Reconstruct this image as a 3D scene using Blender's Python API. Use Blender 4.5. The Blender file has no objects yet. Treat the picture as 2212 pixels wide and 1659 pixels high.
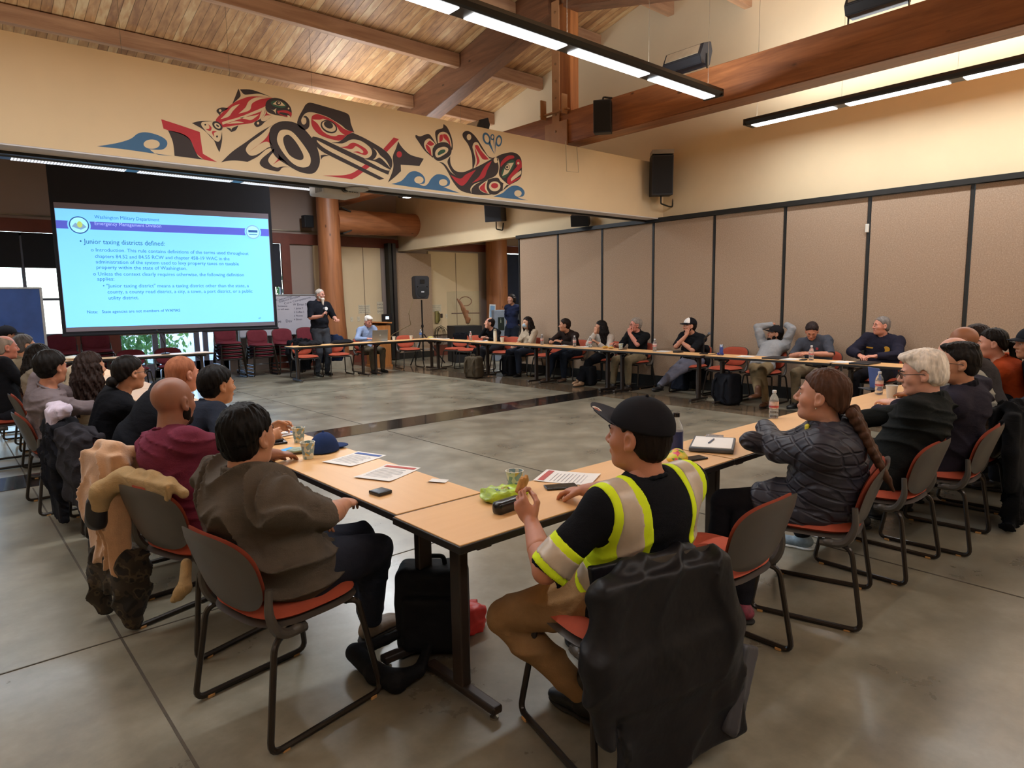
EXPO = 0.3
import bpy, bmesh, math, random
import numpy as np
import openvdb
from mathutils import Vector, Matrix, geometry
SC = bpy.context.scene
COL = SC.collection
PI = math.pi
def rad(a): return a*PI/180.0
# ------------------------------------------------------------------ camera model (2212 x 1659 photograph)
FPX = 1427.896; CX, CY, CAMH = 1106.0, 829.5, 1.6
_v1 = np.array([-155., 670.]); _v2 = np.array([2749., 623.])
_Y = np.array([_v1[0]-CX, _v1[1]-CY, FPX]); _Y /= np.linalg.norm(_Y)
_X = np.array([_v2[0]-CX, _v2[1]-CY, FPX]); _X -= _Y*_X.dot(_Y); _X /= np.linalg.norm(_X)
_Z = np.cross(_X, _Y)
CM = np.stack([_X, _Y, _Z], 1)
def ray(x, y): return CM.T @ np.array([(x-CX)/FPX, (y-CY)/FPX, 1.0])
def at_z(x, y, z):
    d = ray(x, y); return Vector(np.array([0, 0, CAMH]) + (z-CAMH)/d[2]*d)
def at_x(x, y, X):
    d = ray(x, y); return Vector(np.array([0, 0, CAMH]) + X/d[0]*d)
def at_y(x, y, Y):
    d = ray(x, y); return Vector(np.array([0, 0, CAMH]) + Y/d[1]*d)
def at_pl(x, y, P, n):
    d = Vector(ray(x, y)); o = Vector((0, 0, CAMH)); return o + d*((Vector(P)-o).dot(Vector(n))/d.dot(Vector(n)))
def make_camera():
    c = bpy.data.cameras.new('camera'); o = bpy.data.objects.new('camera', c); COL.objects.link(o)
    r = CM[0]; u = -CM[1]; b = -CM[2]
    m = Matrix(((r[0], u[0], b[0], 0), (r[1], u[1], b[1], 0), (r[2], u[2], b[2], CAMH), (0, 0, 0, 1)))
    o.matrix_world = m; c.sensor_width = 36; c.lens = FPX/2212*36; c.clip_start = 0.05; c.clip_end = 200
    SC.camera = o
# ------------------------------------------------------------------ colours and materials
def L(h):
    if isinstance(h, str):
        h = h.lstrip('#'); v = [int(h[i:i+2], 16)/255 for i in (0, 2, 4)]
    else: v = h
    return tuple((c/12.92 if c <= .04045 else ((c+.055)/1.055)**2.4) for c in v)
class NT:
    def __init__(s, name):
        s.m = bpy.data.materials.new(name); s.m.use_nodes = True; s.t = s.m.node_tree; s.t.nodes.clear()
        s.out = s.n('ShaderNodeOutputMaterial'); s.b = s.n('ShaderNodeBsdfPrincipled'); s.l(s.b, 0, s.out, 0)
    def n(s, t, **k):
        o = s.t.nodes.new(t)
        for a, v in k.items():
            if a in o.bl_rna.properties: setattr(o, a, v)
            else: o.inputs[a].default_value = v
        return o
    def l(s, a, i, b, j): s.t.links.new(a.outputs[i], b.inputs[j])
    def set(s, **k):
        for a, v in k.items(): s.b.inputs[a.replace('_', ' ')].default_value = v
    def ramp(s, fac, stops):
        r = s.n('ShaderNodeValToRGB'); e = r.color_ramp.elements
        while len(e) < len(stops): e.new(0.5)
        for q, (p, c) in zip(e, stops): q.position = p; q.color = (*c, 1) if len(c) == 3 else c
        s.l(fac[0], fac[1], r, 0); return r
    def coords(s, kind='Object', scale=(1, 1, 1), rot=(0, 0, 0)):
        c = s.n('ShaderNodeTexCoord'); m = s.n('ShaderNodeMapping'); m.inputs['Scale'].default_value = scale; m.inputs['Rotation'].default_value = rot
        s.t.links.new(c.outputs[kind], m.inputs[0]); return m
    def bump(s, src, i, strength=.3, dist=.01):
        b = s.n('ShaderNodeBump', Strength=strength, Distance=dist); s.l(src, i, b, 'Height'); s.l(b, 0, s.b, 'Normal'); return b
_MC = {}
def mul(c, k): return tuple(min(1, x*k) for x in c)
def pm(name, col, rough=.6, var=.12, scale=8, bump=.15, bscale=60, bdist=.003, metal=0, coat=0, spec=None, emit=None, estr=0, trans=0, alpha=1, stretch=(1, 1, 1), sss=0, sheen=0):
    """general procedural material: noise mottled colour with fine noise relief"""
    if name in _MC: return _MC[name]
    t = NT(name); c = L(col)
    mp = t.coords('Object', stretch)
    nz = t.n('ShaderNodeTexNoise', Scale=scale, Detail=4.0, Roughness=.6); t.l(mp, 0, nz, 'Vector')
    r = t.ramp((nz, 0), [(.3, mul(c, 1-var)), (.7, mul(c, 1+var))]); t.l(r, 0, t.b, 'Base Color')
    t.set(Roughness=rough, Metallic=metal)
    if coat: t.set(Coat_Weight=coat)
    if spec is not None: t.set(Specular_IOR_Level=spec)
    if sss: t.set(Subsurface_Weight=sss, Subsurface_Radius=(.02, .008, .004), Subsurface_Scale=.3)
    if sheen: t.set(Sheen_Weight=sheen)
    if emit: t.set(Emission_Color=(*L(emit), 1), Emission_Strength=estr)
    if trans: t.set(Transmission_Weight=trans, IOR=1.45)
    if alpha < 1: t.set(Alpha=alpha)
    if bump:
        n2 = t.n('ShaderNodeTexNoise', Scale=bscale, Detail=3.0); t.l(mp, 0, n2, 'Vector'); t.bump(n2, 0, bump, bdist)
    _MC[name] = t.m; return t.m
def fabric(name, col, rough=.9, weave=420, bump=.4, var=.12, crease=True):
    """woven cloth: crossed waves for the weave and broad noise for tone"""
    if name in _MC: return _MC[name]
    t = NT(name); c = L(col); mp = t.coords('Object')
    nz = t.n('ShaderNodeTexNoise', Scale=11.0, Detail=5.0, Roughness=.65); t.l(mp, 0, nz, 'Vector')
    r = t.ramp((nz, 0), [(.3, mul(c, 1-var)), (.7, mul(c, 1+var))]); t.l(r, 0, t.b, 'Base Color')
    n2 = t.n('ShaderNodeTexNoise', Scale=float(weave), Detail=1.0); t.l(mp, 0, n2, 'Vector')
    mc = t.coords('Object', (1, 1, 1.9), (.3, .5, .2)); n3 = t.n('ShaderNodeTexNoise', Scale=9.0, Detail=4.0, Distortion=.5, Roughness=.5); t.l(mc, 0, n3, 'Vector')
    a = t.n('ShaderNodeMath', operation='MULTIPLY_ADD'); a.inputs[1].default_value = 7.0 if crease else 1.0; t.l(n3, 0, a, 0); t.l(n2, 0, a, 2)
    t.bump(a, 0, bump, .006); t.set(Roughness=rough, Specular_IOR_Level=.12); _MC[name] = t.m; return t.m
def wood(name, c1, c2, axis='X', scale=1.0, rough=.5, knots=True, stretch=12):
    """straight grained timber: stretched noise along the grain with dark knots"""
    if name in _MC: return _MC[name]
    t = NT(name); sc = {'X': (1, stretch, stretch), 'Y': (stretch, 1, stretch), 'Z': (stretch, stretch, 1)}[axis]
    mp = t.coords('Object', tuple(scale*s for s in sc))
    nz = t.n('ShaderNodeTexNoise', Scale=1.3, Detail=8.0, Roughness=.6, Distortion=.6); t.l(mp, 0, nz, 'Vector')
    r = t.ramp((nz, 0), [(.28, L(c2)), (.5, tuple((a+b)/2 for a, b in zip(L(c1), L(c2)))), (.72, L(c1))]); src = r
    if knots:
        mq = t.coords('Object', tuple(scale*{1: 1.0}.get(s, 2.2) for s in sc))
        v = t.n('ShaderNodeTexVoronoi', Scale=2.4); t.l(mq, 0, v, 'Vector')
        k = t.ramp((v, 0), [(.05, (1, 1, 1)), (.1, (0, 0, 0))]); mx = t.n('ShaderNodeMix', data_type='RGBA'); t.l(k, 0, mx, 0)
        t.l(r, 0, mx, 6); mx.inputs[7].default_value = (*mul(L(c2), .45), 1); t.t.links.new(mx.outputs[2], t.b.inputs['Base Color'])
    else: t.l(r, 0, t.b, 'Base Color')
    t.set(Roughness=rough); t.bump(nz, 0, .12, .004); _MC[name] = t.m; return t.m
# ------------------------------------------------------------------ mesh builder
def rotm(rx=0, ry=0, rz=0): return Matrix.Rotation(rz, 3, 'Z') @ Matrix.Rotation(ry, 3, 'Y') @ Matrix.Rotation(rx, 3, 'X')
class MB:
    def __init__(s): s.v = []; s.f = []; s.m = []; s.mi = 0
    def add(s, vs, fs):
        o = len(s.v); s.v += [tuple(v) for v in vs]; s.f += [tuple(i+o for i in f) for f in fs]; s.m += [s.mi]*len(fs); return s
    def box(s, c, d, R=None):
        x, y, z = d[0]/2, d[1]/2, d[2]/2
        vs = [Vector((a*x, b*y, e*z)) for a in (-1, 1) for b in (-1, 1) for e in (-1, 1)]
        if R is not None: vs = [R @ v for v in vs]
        vs = [v+Vector(c) for v in vs]
        return s.add(vs, [(0, 1, 3, 2), (4, 6, 7, 5), (0, 4, 5, 1), (2, 3, 7, 6), (0, 2, 6, 4), (1, 5, 7, 3)])
    def rbox(s, c, d, r=.01, R=None, seg=3):
        """box with rounded edges"""
        bm = bmesh.new(); bmesh.ops.create_cube(bm, size=1)
        for v in bm.verts: v.co = Vector((v.co.x*d[0], v.co.y*d[1], v.co.z*d[2]))
        bmesh.ops.bevel(bm, geom=bm.edges[:], offset=min(r, .49*min(d)), segments=seg, profile=.5, affect='EDGES')
        vs = [(R @ v.co if R is not None else v.co.copy())+Vector(c) for v in bm.verts]; bm.verts.index_update()
        fs = [tuple(v.index for v in f.verts) for f in bm.faces]; bm.free(); return s.add(vs, fs)
    def tube(s, pts, r, seg=8, closed=False, caps=True):
        pts = [Vector(p) for p in pts]; n = len(pts); rr = r if isinstance(r, (list, tuple)) else [r]*n
        vs = []; up = None
        for i, p in enumerate(pts):
            a = pts[i-1] if (i > 0 or closed) else p; b = pts[(i+1) % n] if (i < n-1 or closed) else p
            t = (b-a).normalized() if (b-a).length > 1e-9 else Vector((0, 0, 1))
            if up is None: up = Vector((0, 0, 1)) if abs(t.z) < .9 else Vector((1, 0, 0))
            x = t.cross(up)
            if x.length < 1e-4: x = t.cross(Vector((1, 0, 0.3)))
            x.normalize(); y = x.cross(t).normalized(); up = y
            for k in range(seg):
                q = 2*PI*k/seg; vs.append(p+x*math.cos(q)*rr[i]+y*math.sin(q)*rr[i])
        fs = []
        for i in range(n if closed else n-1):
            j = (i+1) % n
            for k in range(seg): fs.append((i*seg+k, i*seg+(k+1) % seg, j*seg+(k+1) % seg, j*seg+k))
        if caps and not closed: fs.append(tuple(range(seg-1, -1, -1))); fs.append(tuple((n-1)*seg+k for k in range(seg)))
        return s.add(vs, fs)
    def lathe(s, c, prof, seg=20, R=None):
        vs = []; fs = []; n = len(prof)
        for r, z in prof:
            for k in range(seg):
                q = 2*PI*k/seg; v = Vector((r*math.cos(q), r*math.sin(q), z)); vs.append((R @ v if R is not None else v)+Vector(c))
        for i in range(n-1):
            for k in range(seg): fs.append((i*seg+k, i*seg+(k+1) % seg, (i+1)*seg+(k+1) % seg, (i+1)*seg+k))
        fs.append(tuple(range(seg-1, -1, -1))); fs.append(tuple((n-1)*seg+k for k in range(seg)))
        return s.add(vs, fs)
    def sph(s, c, r, seg=12, rings=8, R=None):
        r = (r, r, r) if not isinstance(r, (list, tuple)) else r
        prof = [(math.sin(PI*i/rings), -math.cos(PI*i/rings)) for i in range(rings+1)]
        vs = []; fs = []
        for a, z in prof:
            for k in range(seg):
                q = 2*PI*k/seg; v = Vector((a*math.cos(q)*r[0], a*math.sin(q)*r[1], z*r[2])); vs.append((R @ v if R is not None else v)+Vector(c))
        for i in range(rings):
            for k in range(seg): fs.append((i*seg+k, i*seg+(k+1) % seg, (i+1)*seg+(k+1) % seg, (i+1)*seg+k))
        return s.add(vs, fs)
    def poly(s, pts, th, n):
        """flat plate: outline pts (3D, any concave shape) thickened along n by th (front at pts+n*th)"""
        pts = [Vector(p) for p in pts]; n = Vector(n)
        tr = geometry.tessellate_polygon([pts]); k = len(pts); vs = [p+n*th for p in pts]+pts; fs = []
        for t in tr:
            a, b, c = t; nn = (pts[b]-pts[a]).cross(pts[c]-pts[a])
            if nn.dot(n) < 0: b, c = c, b
            fs.append((a, b, c)); fs.append((a+k, c+k, b+k))
        for i in range(k): j = (i+1) % k; fs.append((i, i+k, j+k, j))
        return s.add(vs, fs)
    def quad(s, a, b, c, d): return s.add([a, b, c, d], [(0, 1, 2, 3)])
    def build(s, name, mat, parent=None, smooth=False, bevel=0, bseg=2, loc=None):
        me = bpy.data.meshes.new(name); me.from_pydata(s.v, [], s.f)
        for m in (mat if isinstance(mat, (list, tuple)) else [mat]): me.materials.append(m)
        me.polygons.foreach_set('material_index', s.m)
        bm = bmesh.new(); bm.from_mesh(me); bmesh.ops.recalc_face_normals(bm, faces=bm.faces)
        if bevel: bmesh.ops.bevel(bm, geom=[e for e in bm.edges if len(e.link_faces) == 2 and e.calc_face_angle(0) > .6], offset=bevel, segments=bseg, affect='EDGES', clamp_overlap=True)
        if smooth:
            for f in bm.faces: f.smooth = True
            for e in bm.edges:
                if len(e.link_faces) == 2 and e.calc_face_angle(0) > .75: e.smooth = False
        bm.to_mesh(me); bm.free()
        o = bpy.data.objects.new(name, me); COL.objects.link(o)
        if parent: o.parent = parent
        if loc is not None: o.location = loc
        return o
def tag(o, label=None, cat=None, group=None, kind=None):
    if label: o['label'] = label
    if cat: o['category'] = cat
    if group: o['group'] = group
    if kind: o['kind'] = kind
    return o
def thing(name, label, cat, loc=(0, 0, 0), rz=0, group=None):
    o = bpy.data.objects.new(name, None); o.empty_display_size = .1; COL.objects.link(o); o.location = loc; o.rotation_euler = (0, 0, rz)
    return tag(o, label, cat, group)
def copy_tree(o, parent=None):
    c = o.copy(); COL.objects.link(c)
    if parent: c.parent = parent
    for ch in list(o.children): copy_tree(ch, c)
    return c
def struct(o): o['kind'] = 'structure'; return o
def rounded(path, r=.04, seg=5):
    """round the corners of a polyline"""
    P = [Vector(p) for p in path]; out = [P[0]]
    for i in range(1, len(P)-1):
        a = P[i-1]-P[i]; b = P[i+1]-P[i]; rr = min(r, a.length*.45, b.length*.45); p0 = P[i]+a.normalized()*rr; p1 = P[i]+b.normalized()*rr
        for k in range(seg+1):
            t = k/seg; out.append(p0*(1-t)**2+P[i]*2*t*(1-t)+p1*t*t)
    return out+[P[-1]]
def smooth_loop(pts, seg=5):
    """closed Catmull-Rom outline; a third value marks a sharp corner"""
    n = len(pts); P = [Vector(p[:2]) for p in pts]; cr = [len(p) > 2 for p in pts]; out = []
    for i in range(n):
        p1, p2 = P[i], P[(i+1) % n]; p0 = P[i-1]; p3 = P[(i+2) % n]
        m1 = (p2-p1)*.5 if cr[i] else (p2-p0)*.5; m2 = (p2-p1)*.5 if cr[(i+1) % n] else (p3-p1)*.5
        dl = (p2-p1).length
        for m in (m1, m2):
            if m.length > 1.3*dl: m *= 1.3*dl/m.length
        for k in range(seg):
            t = k/seg; out.append(p1*(2*t**3-3*t*t+1)+m1*(t**3-2*t*t+t)+p2*(-2*t**3+3*t*t)+m2*(t**3-t*t))
    return out
_FNT = {}
def text_mesh(body, name, mat, P, ux, uy, width=None, height=.05, th=.001, parent=None, align='LEFT'):
    """writing as a mesh: starts at P, runs along ux, rises along uy; letter height fixed, stretched to width"""
    cu = bpy.data.curves.new('lettering', 'FONT'); cu.body = body; cu.align_x = align; cu.resolution_u = 2
    o = bpy.data.objects.new('lettering', cu); COL.objects.link(o)
    dg = bpy.context.evaluated_depsgraph_get(); me = bpy.data.meshes.new_from_object(o.evaluated_get(dg)); bpy.data.objects.remove(o); bpy.data.curves.remove(cu)
    n = len(me.vertices)
    if n == 0: return None
    a = np.empty(n*3); me.vertices.foreach_get('co', a); a = a.reshape(-1, 3)
    s = height/.72; sx = s
    if width: sx = width/max(1e-6, a[:, 0].max()-min(0, a[:, 0].min()))
    P, ux, uy = np.array(P), np.array(Vector(ux).normalized()), np.array(Vector(uy).normalized()); nn = np.cross(ux, uy)
    b = P+a[:, :1]*sx*ux+a[:, 1:2]*s*uy+nn*th
    me.vertices.foreach_set('co', b.ravel()); me.materials.clear(); me.materials.append(mat); me.update()
    ob = bpy.data.objects.new(name, me); COL.objects.link(ob)
    if parent: ob.parent = parent
    return ob
def join_meshes(objs, name, parent=None):
    """merge same-material meshes into one part"""
    objs = [o for o in objs if o]; v = []; f = []; mats = []; mi = []
    for o in objs:
        k = len(v); v += [tuple(q.co) for q in o.data.vertices]
        for m in o.data.materials:
            if m not in mats: mats.append(m)
        for p in o.data.polygons: f.append(tuple(i+k for i in p.vertices)); mi.append(mats.index(o.data.materials[p.material_index]))
        bpy.data.objects.remove(o)
    me = bpy.data.meshes.new(name); me.from_pydata(v, [], f)
    for m in mats: me.materials.append(m)
    me.polygons.foreach_set('material_index', mi); o = bpy.data.objects.new(name, me); COL.objects.link(o)
    if parent: o.parent = parent
    return o
# ================================================================== the room
WX = 10.125          # right wall plane
FY = 16.4            # far wall plane
def soft_noise_paint(name, col, rough=.85, var=.035): return pm(name, col, rough, var, 1.2, .08, 220, .001)
PAINT = soft_noise_paint('tan wall paint', '#dcc7a3')
PAINT2 = soft_noise_paint('cream wall paint', '#d8c3a0')
PAINT3 = soft_noise_paint('grey beige wall paint', '#a08f86')
BLACKP = pm('black painted trim', '#15130f', .5, .1, 6, .05)
REDBR = pm('red brown window frame paint', '#6d3527', .5, .12, 5, .08)
STEEL = pm('dull galvanised steel', '#8d8577', .4, .1, 6, .05, metal=.8)
def floor_material():
    t = NT('polished mottled concrete'); mp = t.coords('Object')
    g = t.n('ShaderNodeTexCoord'); sp = t.n('ShaderNodeSeparateXYZ'); t.t.links.new(g.outputs['Object'], sp.inputs[0])
    n1 = t.n('ShaderNodeTexNoise', Scale=1.6, Detail=8.0, Roughness=.66); t.l(mp, 0, n1, 'Vector')
    r = t.ramp((n1, 0), [(.3, L('#655f52')), (.5, L('#7f7969')), (.7, L('#989180'))])
    n2 = t.n('ShaderNodeTexNoise', Scale=7.0, Detail=6.0, Roughness=.65); t.l(mp, 0, n2, 'Vector')
    r2 = t.ramp((n2, 0), [(.35, (.78, .77, .74)), (.62, (1, 1, 1))])
    m = t.n('ShaderNodeMix', data_type='RGBA', blend_type='MULTIPLY'); m.inputs[0].default_value = .5; t.t.links.new(r.outputs[0], m.inputs[6]); t.t.links.new(r2.outputs[0], m.inputs[7])
    t.t.links.new(m.outputs[2], t.b.inputs['Base Color'])
    rr = t.ramp((n1, 0), [(.3, (.25,)*3), (.75, (.4,)*3)]); t.l(rr, 0, t.b, 'Roughness'); t.set(Specular_IOR_Level=.5, Coat_Weight=.15, Coat_Roughness=.15)
    t.bump(n2, 0, .04, .002); return t.m
def band_material(name, c1, c2):
    t = NT(name); mp = t.coords('Object'); n1 = t.n('ShaderNodeTexNoise', Scale=3.0, Detail=8.0, Roughness=.7); t.l(mp, 0, n1, 'Vector')
    r = t.ramp((n1, 0), [(.3, L(c1)), (.7, L(c2))]); t.l(r, 0, t.b, 'Base Color'); t.set(Roughness=.16, Coat_Weight=.3); return t.m
def box_obj(name, c, d, m, parent=None, bevel=0): return MB().box(c, d).build(name, m, parent, bevel=bevel)
CONC = floor_material()
FX0, FX1, FY0, FY1 = -4.5, 17.0, -4.5, 16.4
fl = struct(MB().box(((FX0+FX1)/2, (FY0+FY1)/2, -.1), (FX1-FX0+.6, FY1-FY0+.6, .2)).build('floor', CONC))
struct(box_obj('trim_1', ((FX0+WX)/2, 7.54, .001), (WX-FX0, .58, .004), band_material('black stained concrete band', '#15120f', '#2b2420')))
struct(box_obj('trim_2', (8.62, 12.12, .0008), (.72, 8.56, .003), band_material('brown stained concrete', '#4e4032', '#6d5c49')))
struct(box_obj('trim_3', (8.62, 2.8, .0008), (.72, 8.9, .003), band_material('brown stained concrete border', '#5a4c3c', '#7a6a56')))
JT = pm('concrete saw joint', '#4a4237', .9, .2, 20, .2)
jb = MB()
for x in (.555, 4.2, -3.1): jb.box((x, 1.4, .0012), (.011, 11.6, .002)); jb.box((x, 12.1, .0012), (.011, 8.5, .002))
for y in (3.56, 0.0, 11.2): jb.box((2.0, y, .0012), (12.4, .009, .002))
struct(jb.build('trim_4', JT))
# ---- right wall: plaster above, folding partition below
w = MB(); w.box((WX+.1, 5.95, 5.0), (.2, 20.9, 3.94))
struct(w.build('wall_right', PAINT))
w = MB(); w.box((WX+.1, -1.0, 1.5), (.2, 7.0, 3.0)); struct(w.build('wall_right_rear', PAINT))
PANEL = NT('speckled beige panel cloth'); _mp = PANEL.coords('Object'); _n = PANEL.n('ShaderNodeTexNoise', Scale=70.0, Detail=3.0, Roughness=.8); PANEL.l(_mp, 0, _n, 'Vector')
_r = PANEL.ramp((_n, 0), [(.3, L('#957d66')), (.55, L('#a99079')), (.72, L('#bda791'))]); PANEL.l(_r, 0, PANEL.b, 'Base Color'); PANEL.set(Roughness=.95); PANEL.bump(_n, 0, .3, .003)
PANEL = PANEL.m
ys = [1.37, 2.594, 3.816, 5.036, 6.261, 7.509, 8.734, 9.95, 11.17]
part = thing('folding_partition', 'long beige fabric folding partition with black seams along the right wall', 'partition', (WX, 6.3, 0))
def loc_box(c, d): return MB().box((c[0]-WX, c[1]-6.3, c[2]), d)
for i in range(8):
    a, b = ys[i], ys[i+1]
    loc_box((WX-.045, (a+b)/2, 1.57), (.08, b-a-.05, 2.78)).build('panel', PANEL, part, bevel=.004)
for y in ys[1:]:
    loc_box((WX-.05, y, 1.56), (.085, .035, 2.8)).build('seam', BLACKP, part)
loc_box((WX-.06, 6.27, 3.0), (.16, 9.9, .07)).build('top_track', BLACKP, part)
loc_box((WX-.05, 6.27, .09), (.1, 9.85, .18)).build('bottom_seal', BLACKP, part)
MB().rbox((-.1, 3.83-6.3, 2.53), (.03, .05, .12), .01).build('latch', pm('white plastic latch', '#d8d4c8', .4), part)
# ---- far wall with windows, doors, posts
Y = FY
def wallbox(mb, x0, x1, z0, z1, y=Y, d=.2): mb.box(((x0+x1)/2, y+d/2, (z0+z1)/2), (x1-x0, d, z1-z0))
w = MB(); wallbox(w, -4.7, 17.2, 3.35, 7.6); wallbox(w, 2.2, 3.0, 0, 3.35); wallbox(w, 5.35, 6.3, 0, 3.35); wallbox(w, 6.82, 13.7, 0, 3.35); wallbox(w, 14.9, 17.2, 0, 3.35); wallbox(w, -4.7, -1.6, 0, 3.35)
struct(w.build('wall_far', PAINT3))
w = MB(); wallbox(w, -1.6, 2.2, 0, .18); wallbox(w, 6.3, 6.82, 0, .9); wallbox(w, 13.7, 14.9, 0, .9); struct(w.build('wall_far_sill', PAINT3))
w = MB(); wallbox(w, -4.6, 10.0, 3.1, 3.36, Y-.06, .05); wallbox(w, 10.0, 17.0, 3.12, 3.34, Y-.06, .05)
for x in (2.28, 2.95, 6.85): wallbox(w, x-.11, x+.11, 0, 3.1, Y-.06, .05)
struct(w.build('trim_5', REDBR))
w = MB(); wallbox(w, -4.6, 13.6, 3.42, 3.45, Y-.03, .02); struct(w.build('trim_6', STEEL))
w = MB(); wallbox(w, 6.3, 16.9, 0, .32, Y-.03, .025); struct(w.build('baseboard_far', REDBR))
GLASS = NT('window glass'); GLASS.set(Roughness=.0, Transmission_Weight=1.0, IOR=1.45); GLASS.set(Base_Color=(.85, .93, 1, 1))
_g = GLASS.n('ShaderNodeBsdfTransparent'); _g.inputs[0].default_value = (.9, .95, 1, 1); _gl = GLASS.n('ShaderNodeBsdfGlossy'); _gl.inputs['Roughness'].default_value = .02
_fr = GLASS.n('ShaderNodeFresnel'); _mx = GLASS.n('ShaderNodeMixShader'); GLASS.l(_fr, 0, _mx, 0); GLASS.l(_g, 0, _mx, 1); GLASS.l(_gl, 0, _mx, 2); GLASS.l(_mx, 0, GLASS.out, 0)
GLASS = GLASS.m
BLIND = pm('black roller blind cloth', '#14161c', .8, .15, 5, .1, 200)
BLIND2 = pm('dark blue roller blind cloth', '#1f2c47', .7, .2, 3, .1, 200)
ALU = pm('grey blue aluminium frame', '#6c7280', .45, .08, 5, .05, metal=.5)
def window(n, x0, x1, z0, z1, divs, hdivs, blind=None, bm_=BLIND, fm=ALU, label=None):
    t = bpy.data.objects.new('window_%d' % n, None); COL.objects.link(t); t['kind'] = 'structure'; t.location = ((x0+x1)/2, Y, 0)
    ox = (x0+x1)/2; f = MB()
    def fb(a, b, c, d, y=.08, dd=.07): f.box(((a+b)/2-ox, y, (c+d)/2), (b-a, dd, d-c))
    fb(x0, x1, z0, z0+.06); fb(x0, x1, z1-.06, z1)
    for x in divs: fb(x-.03, x+.03, z0, z1)
    for z in hdivs: fb(x0, x1, z-.025, z+.025)
    fb(x0, x0+.05, z0, z1); fb(x1-.05, x1, z0, z1)
    f.build('window_frame', fm, t)
    MB().box((0, .11, (z0+z1)/2), (x1-x0, .012, z1-z0)).build('pane', GLASS, t)
    if blind:
        xs = [x0]+list(divs)+[x1]
        for a, b in zip(xs[:-1], xs[1:]):
            MB().box(((a+b)/2-ox, .02, (z1+blind)/2), (b-a-.035, .008, z1-blind)).build('roller_blind', bm_, t)
            MB().box(((a+b)/2-ox, .02, blind), (b-a-.04, .02, .03)).build('blind_bar', BLACKP, t)
    return t
window(1, -1.6, 2.17, .18, 3.1, (-.4, .9, 1.5), (1.05, 1.78), 2.42)
window(2, 6.3, 6.75, .9, 3.1, (), (), 2.05, pm('charcoal roller blind', '#2b2d38', .8))
window(3, 13.7, 14.9, .9, 3.1, (14.1, 14.72), (1.55,), 1.5, BLIND2)
# glazed doors below the screen
dt = bpy.data.objects.new('door_1', None); COL.objects.link(dt); dt['kind'] = 'structure'; dt.location = (4.2, Y, 0)
DOORP = pm('grey mauve door paint', '#5d5a68', .5, .08, 5, .05)
for k, x in enumerate((3.4, 4.28, 5.05)):
    wd = .83 if k < 2 else .55
    f = MB(); xx = x-4.2
    f.box((xx-wd/2+.055, .06, 1.2), (.11, .06, 2.4)); f.box((xx+wd/2-.055, .06, 1.2), (.11, .06, 2.4)); f.box((xx, .06, .16), (wd, .06, .32)); f.box((xx, .06, 2.45), (wd, .06, .16))
    f.build('door_leaf', DOORP, dt); MB().box((xx, .06, 1.37), (wd-.2, .012, 2.1)).build('pane', GLASS, dt)
    MB().box((xx, .02, 1.0), (wd-.16, .03, .045)).build('push_bar', STEEL, dt)
w = MB(); wallbox(w, 3.0, 5.35, 2.52, 3.1); struct(w.build('wall_far_transom', PAINT3))
# ---- other walls
struct(box_obj('wall_left', (FX0-.1, 6, 3.5), (.2, 21.5, 8.4), PAINT)); struct(box_obj('wall_rear', (6, FY0-.1, 3.5), (22, .2, 8.4), PAINT))
struct(box_obj('wall_side_room', (17.1, 13.6, 3.0), (.2, 6.2, 6.4), PAINT2)); struct(box_obj('wall_side_room_near', (13.7, 11.05, 3.0), (6.9, .2, 6.4), PAINT2))
struct(box_obj('ceiling_side_room', (13.7, 13.7, 3.9), (6.9, 5.4, .1), PAINT2))
# bits on the cream part of the far wall
struct(box_obj('wall_panel_cream', ((11.12+12.97)/2, Y-.03, 1.85), (1.85, .06, 2.44), PAINT2))
struct(box_obj('wall_panel_cream_second', (8.55, Y-.03, 1.72), (1.95, .06, 2.75), PAINT2))
struct(box_obj('trim_7', (8.99, Y-.064, 1.72), (.012, .01, 2.75), pm('panel seam', '#6f5a48', .8)))
struct(box_obj('trim_8', (12.1, Y-.064, 1.85), (.012, .01, 2.4), pm('panel seam', '#6f5a48', .8)))
WHT = pm('white board surface', '#d9d4d6', .35, .03, 4, 0)
# ---- soffit with the mural
SY = 7.368
sf = struct(MB().box(((FX0+WX)/2, SY+.19, 3.5), (WX-FX0, .38, .944)).build('wall_soffit', PAINT))
struct(box_obj('trim_9', ((FX0+WX)/2, SY+.19, 3.022), (WX-FX0, .375, .014), pm('window lit soffit underside', '#d6d5da', .6, .04)))  # window light on the underside is put into this pale grey
struct(MB().box((2.5, SY+.30, 3.004), (15.0, .07, .03)).build('trim_10', BLACKP))
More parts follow.
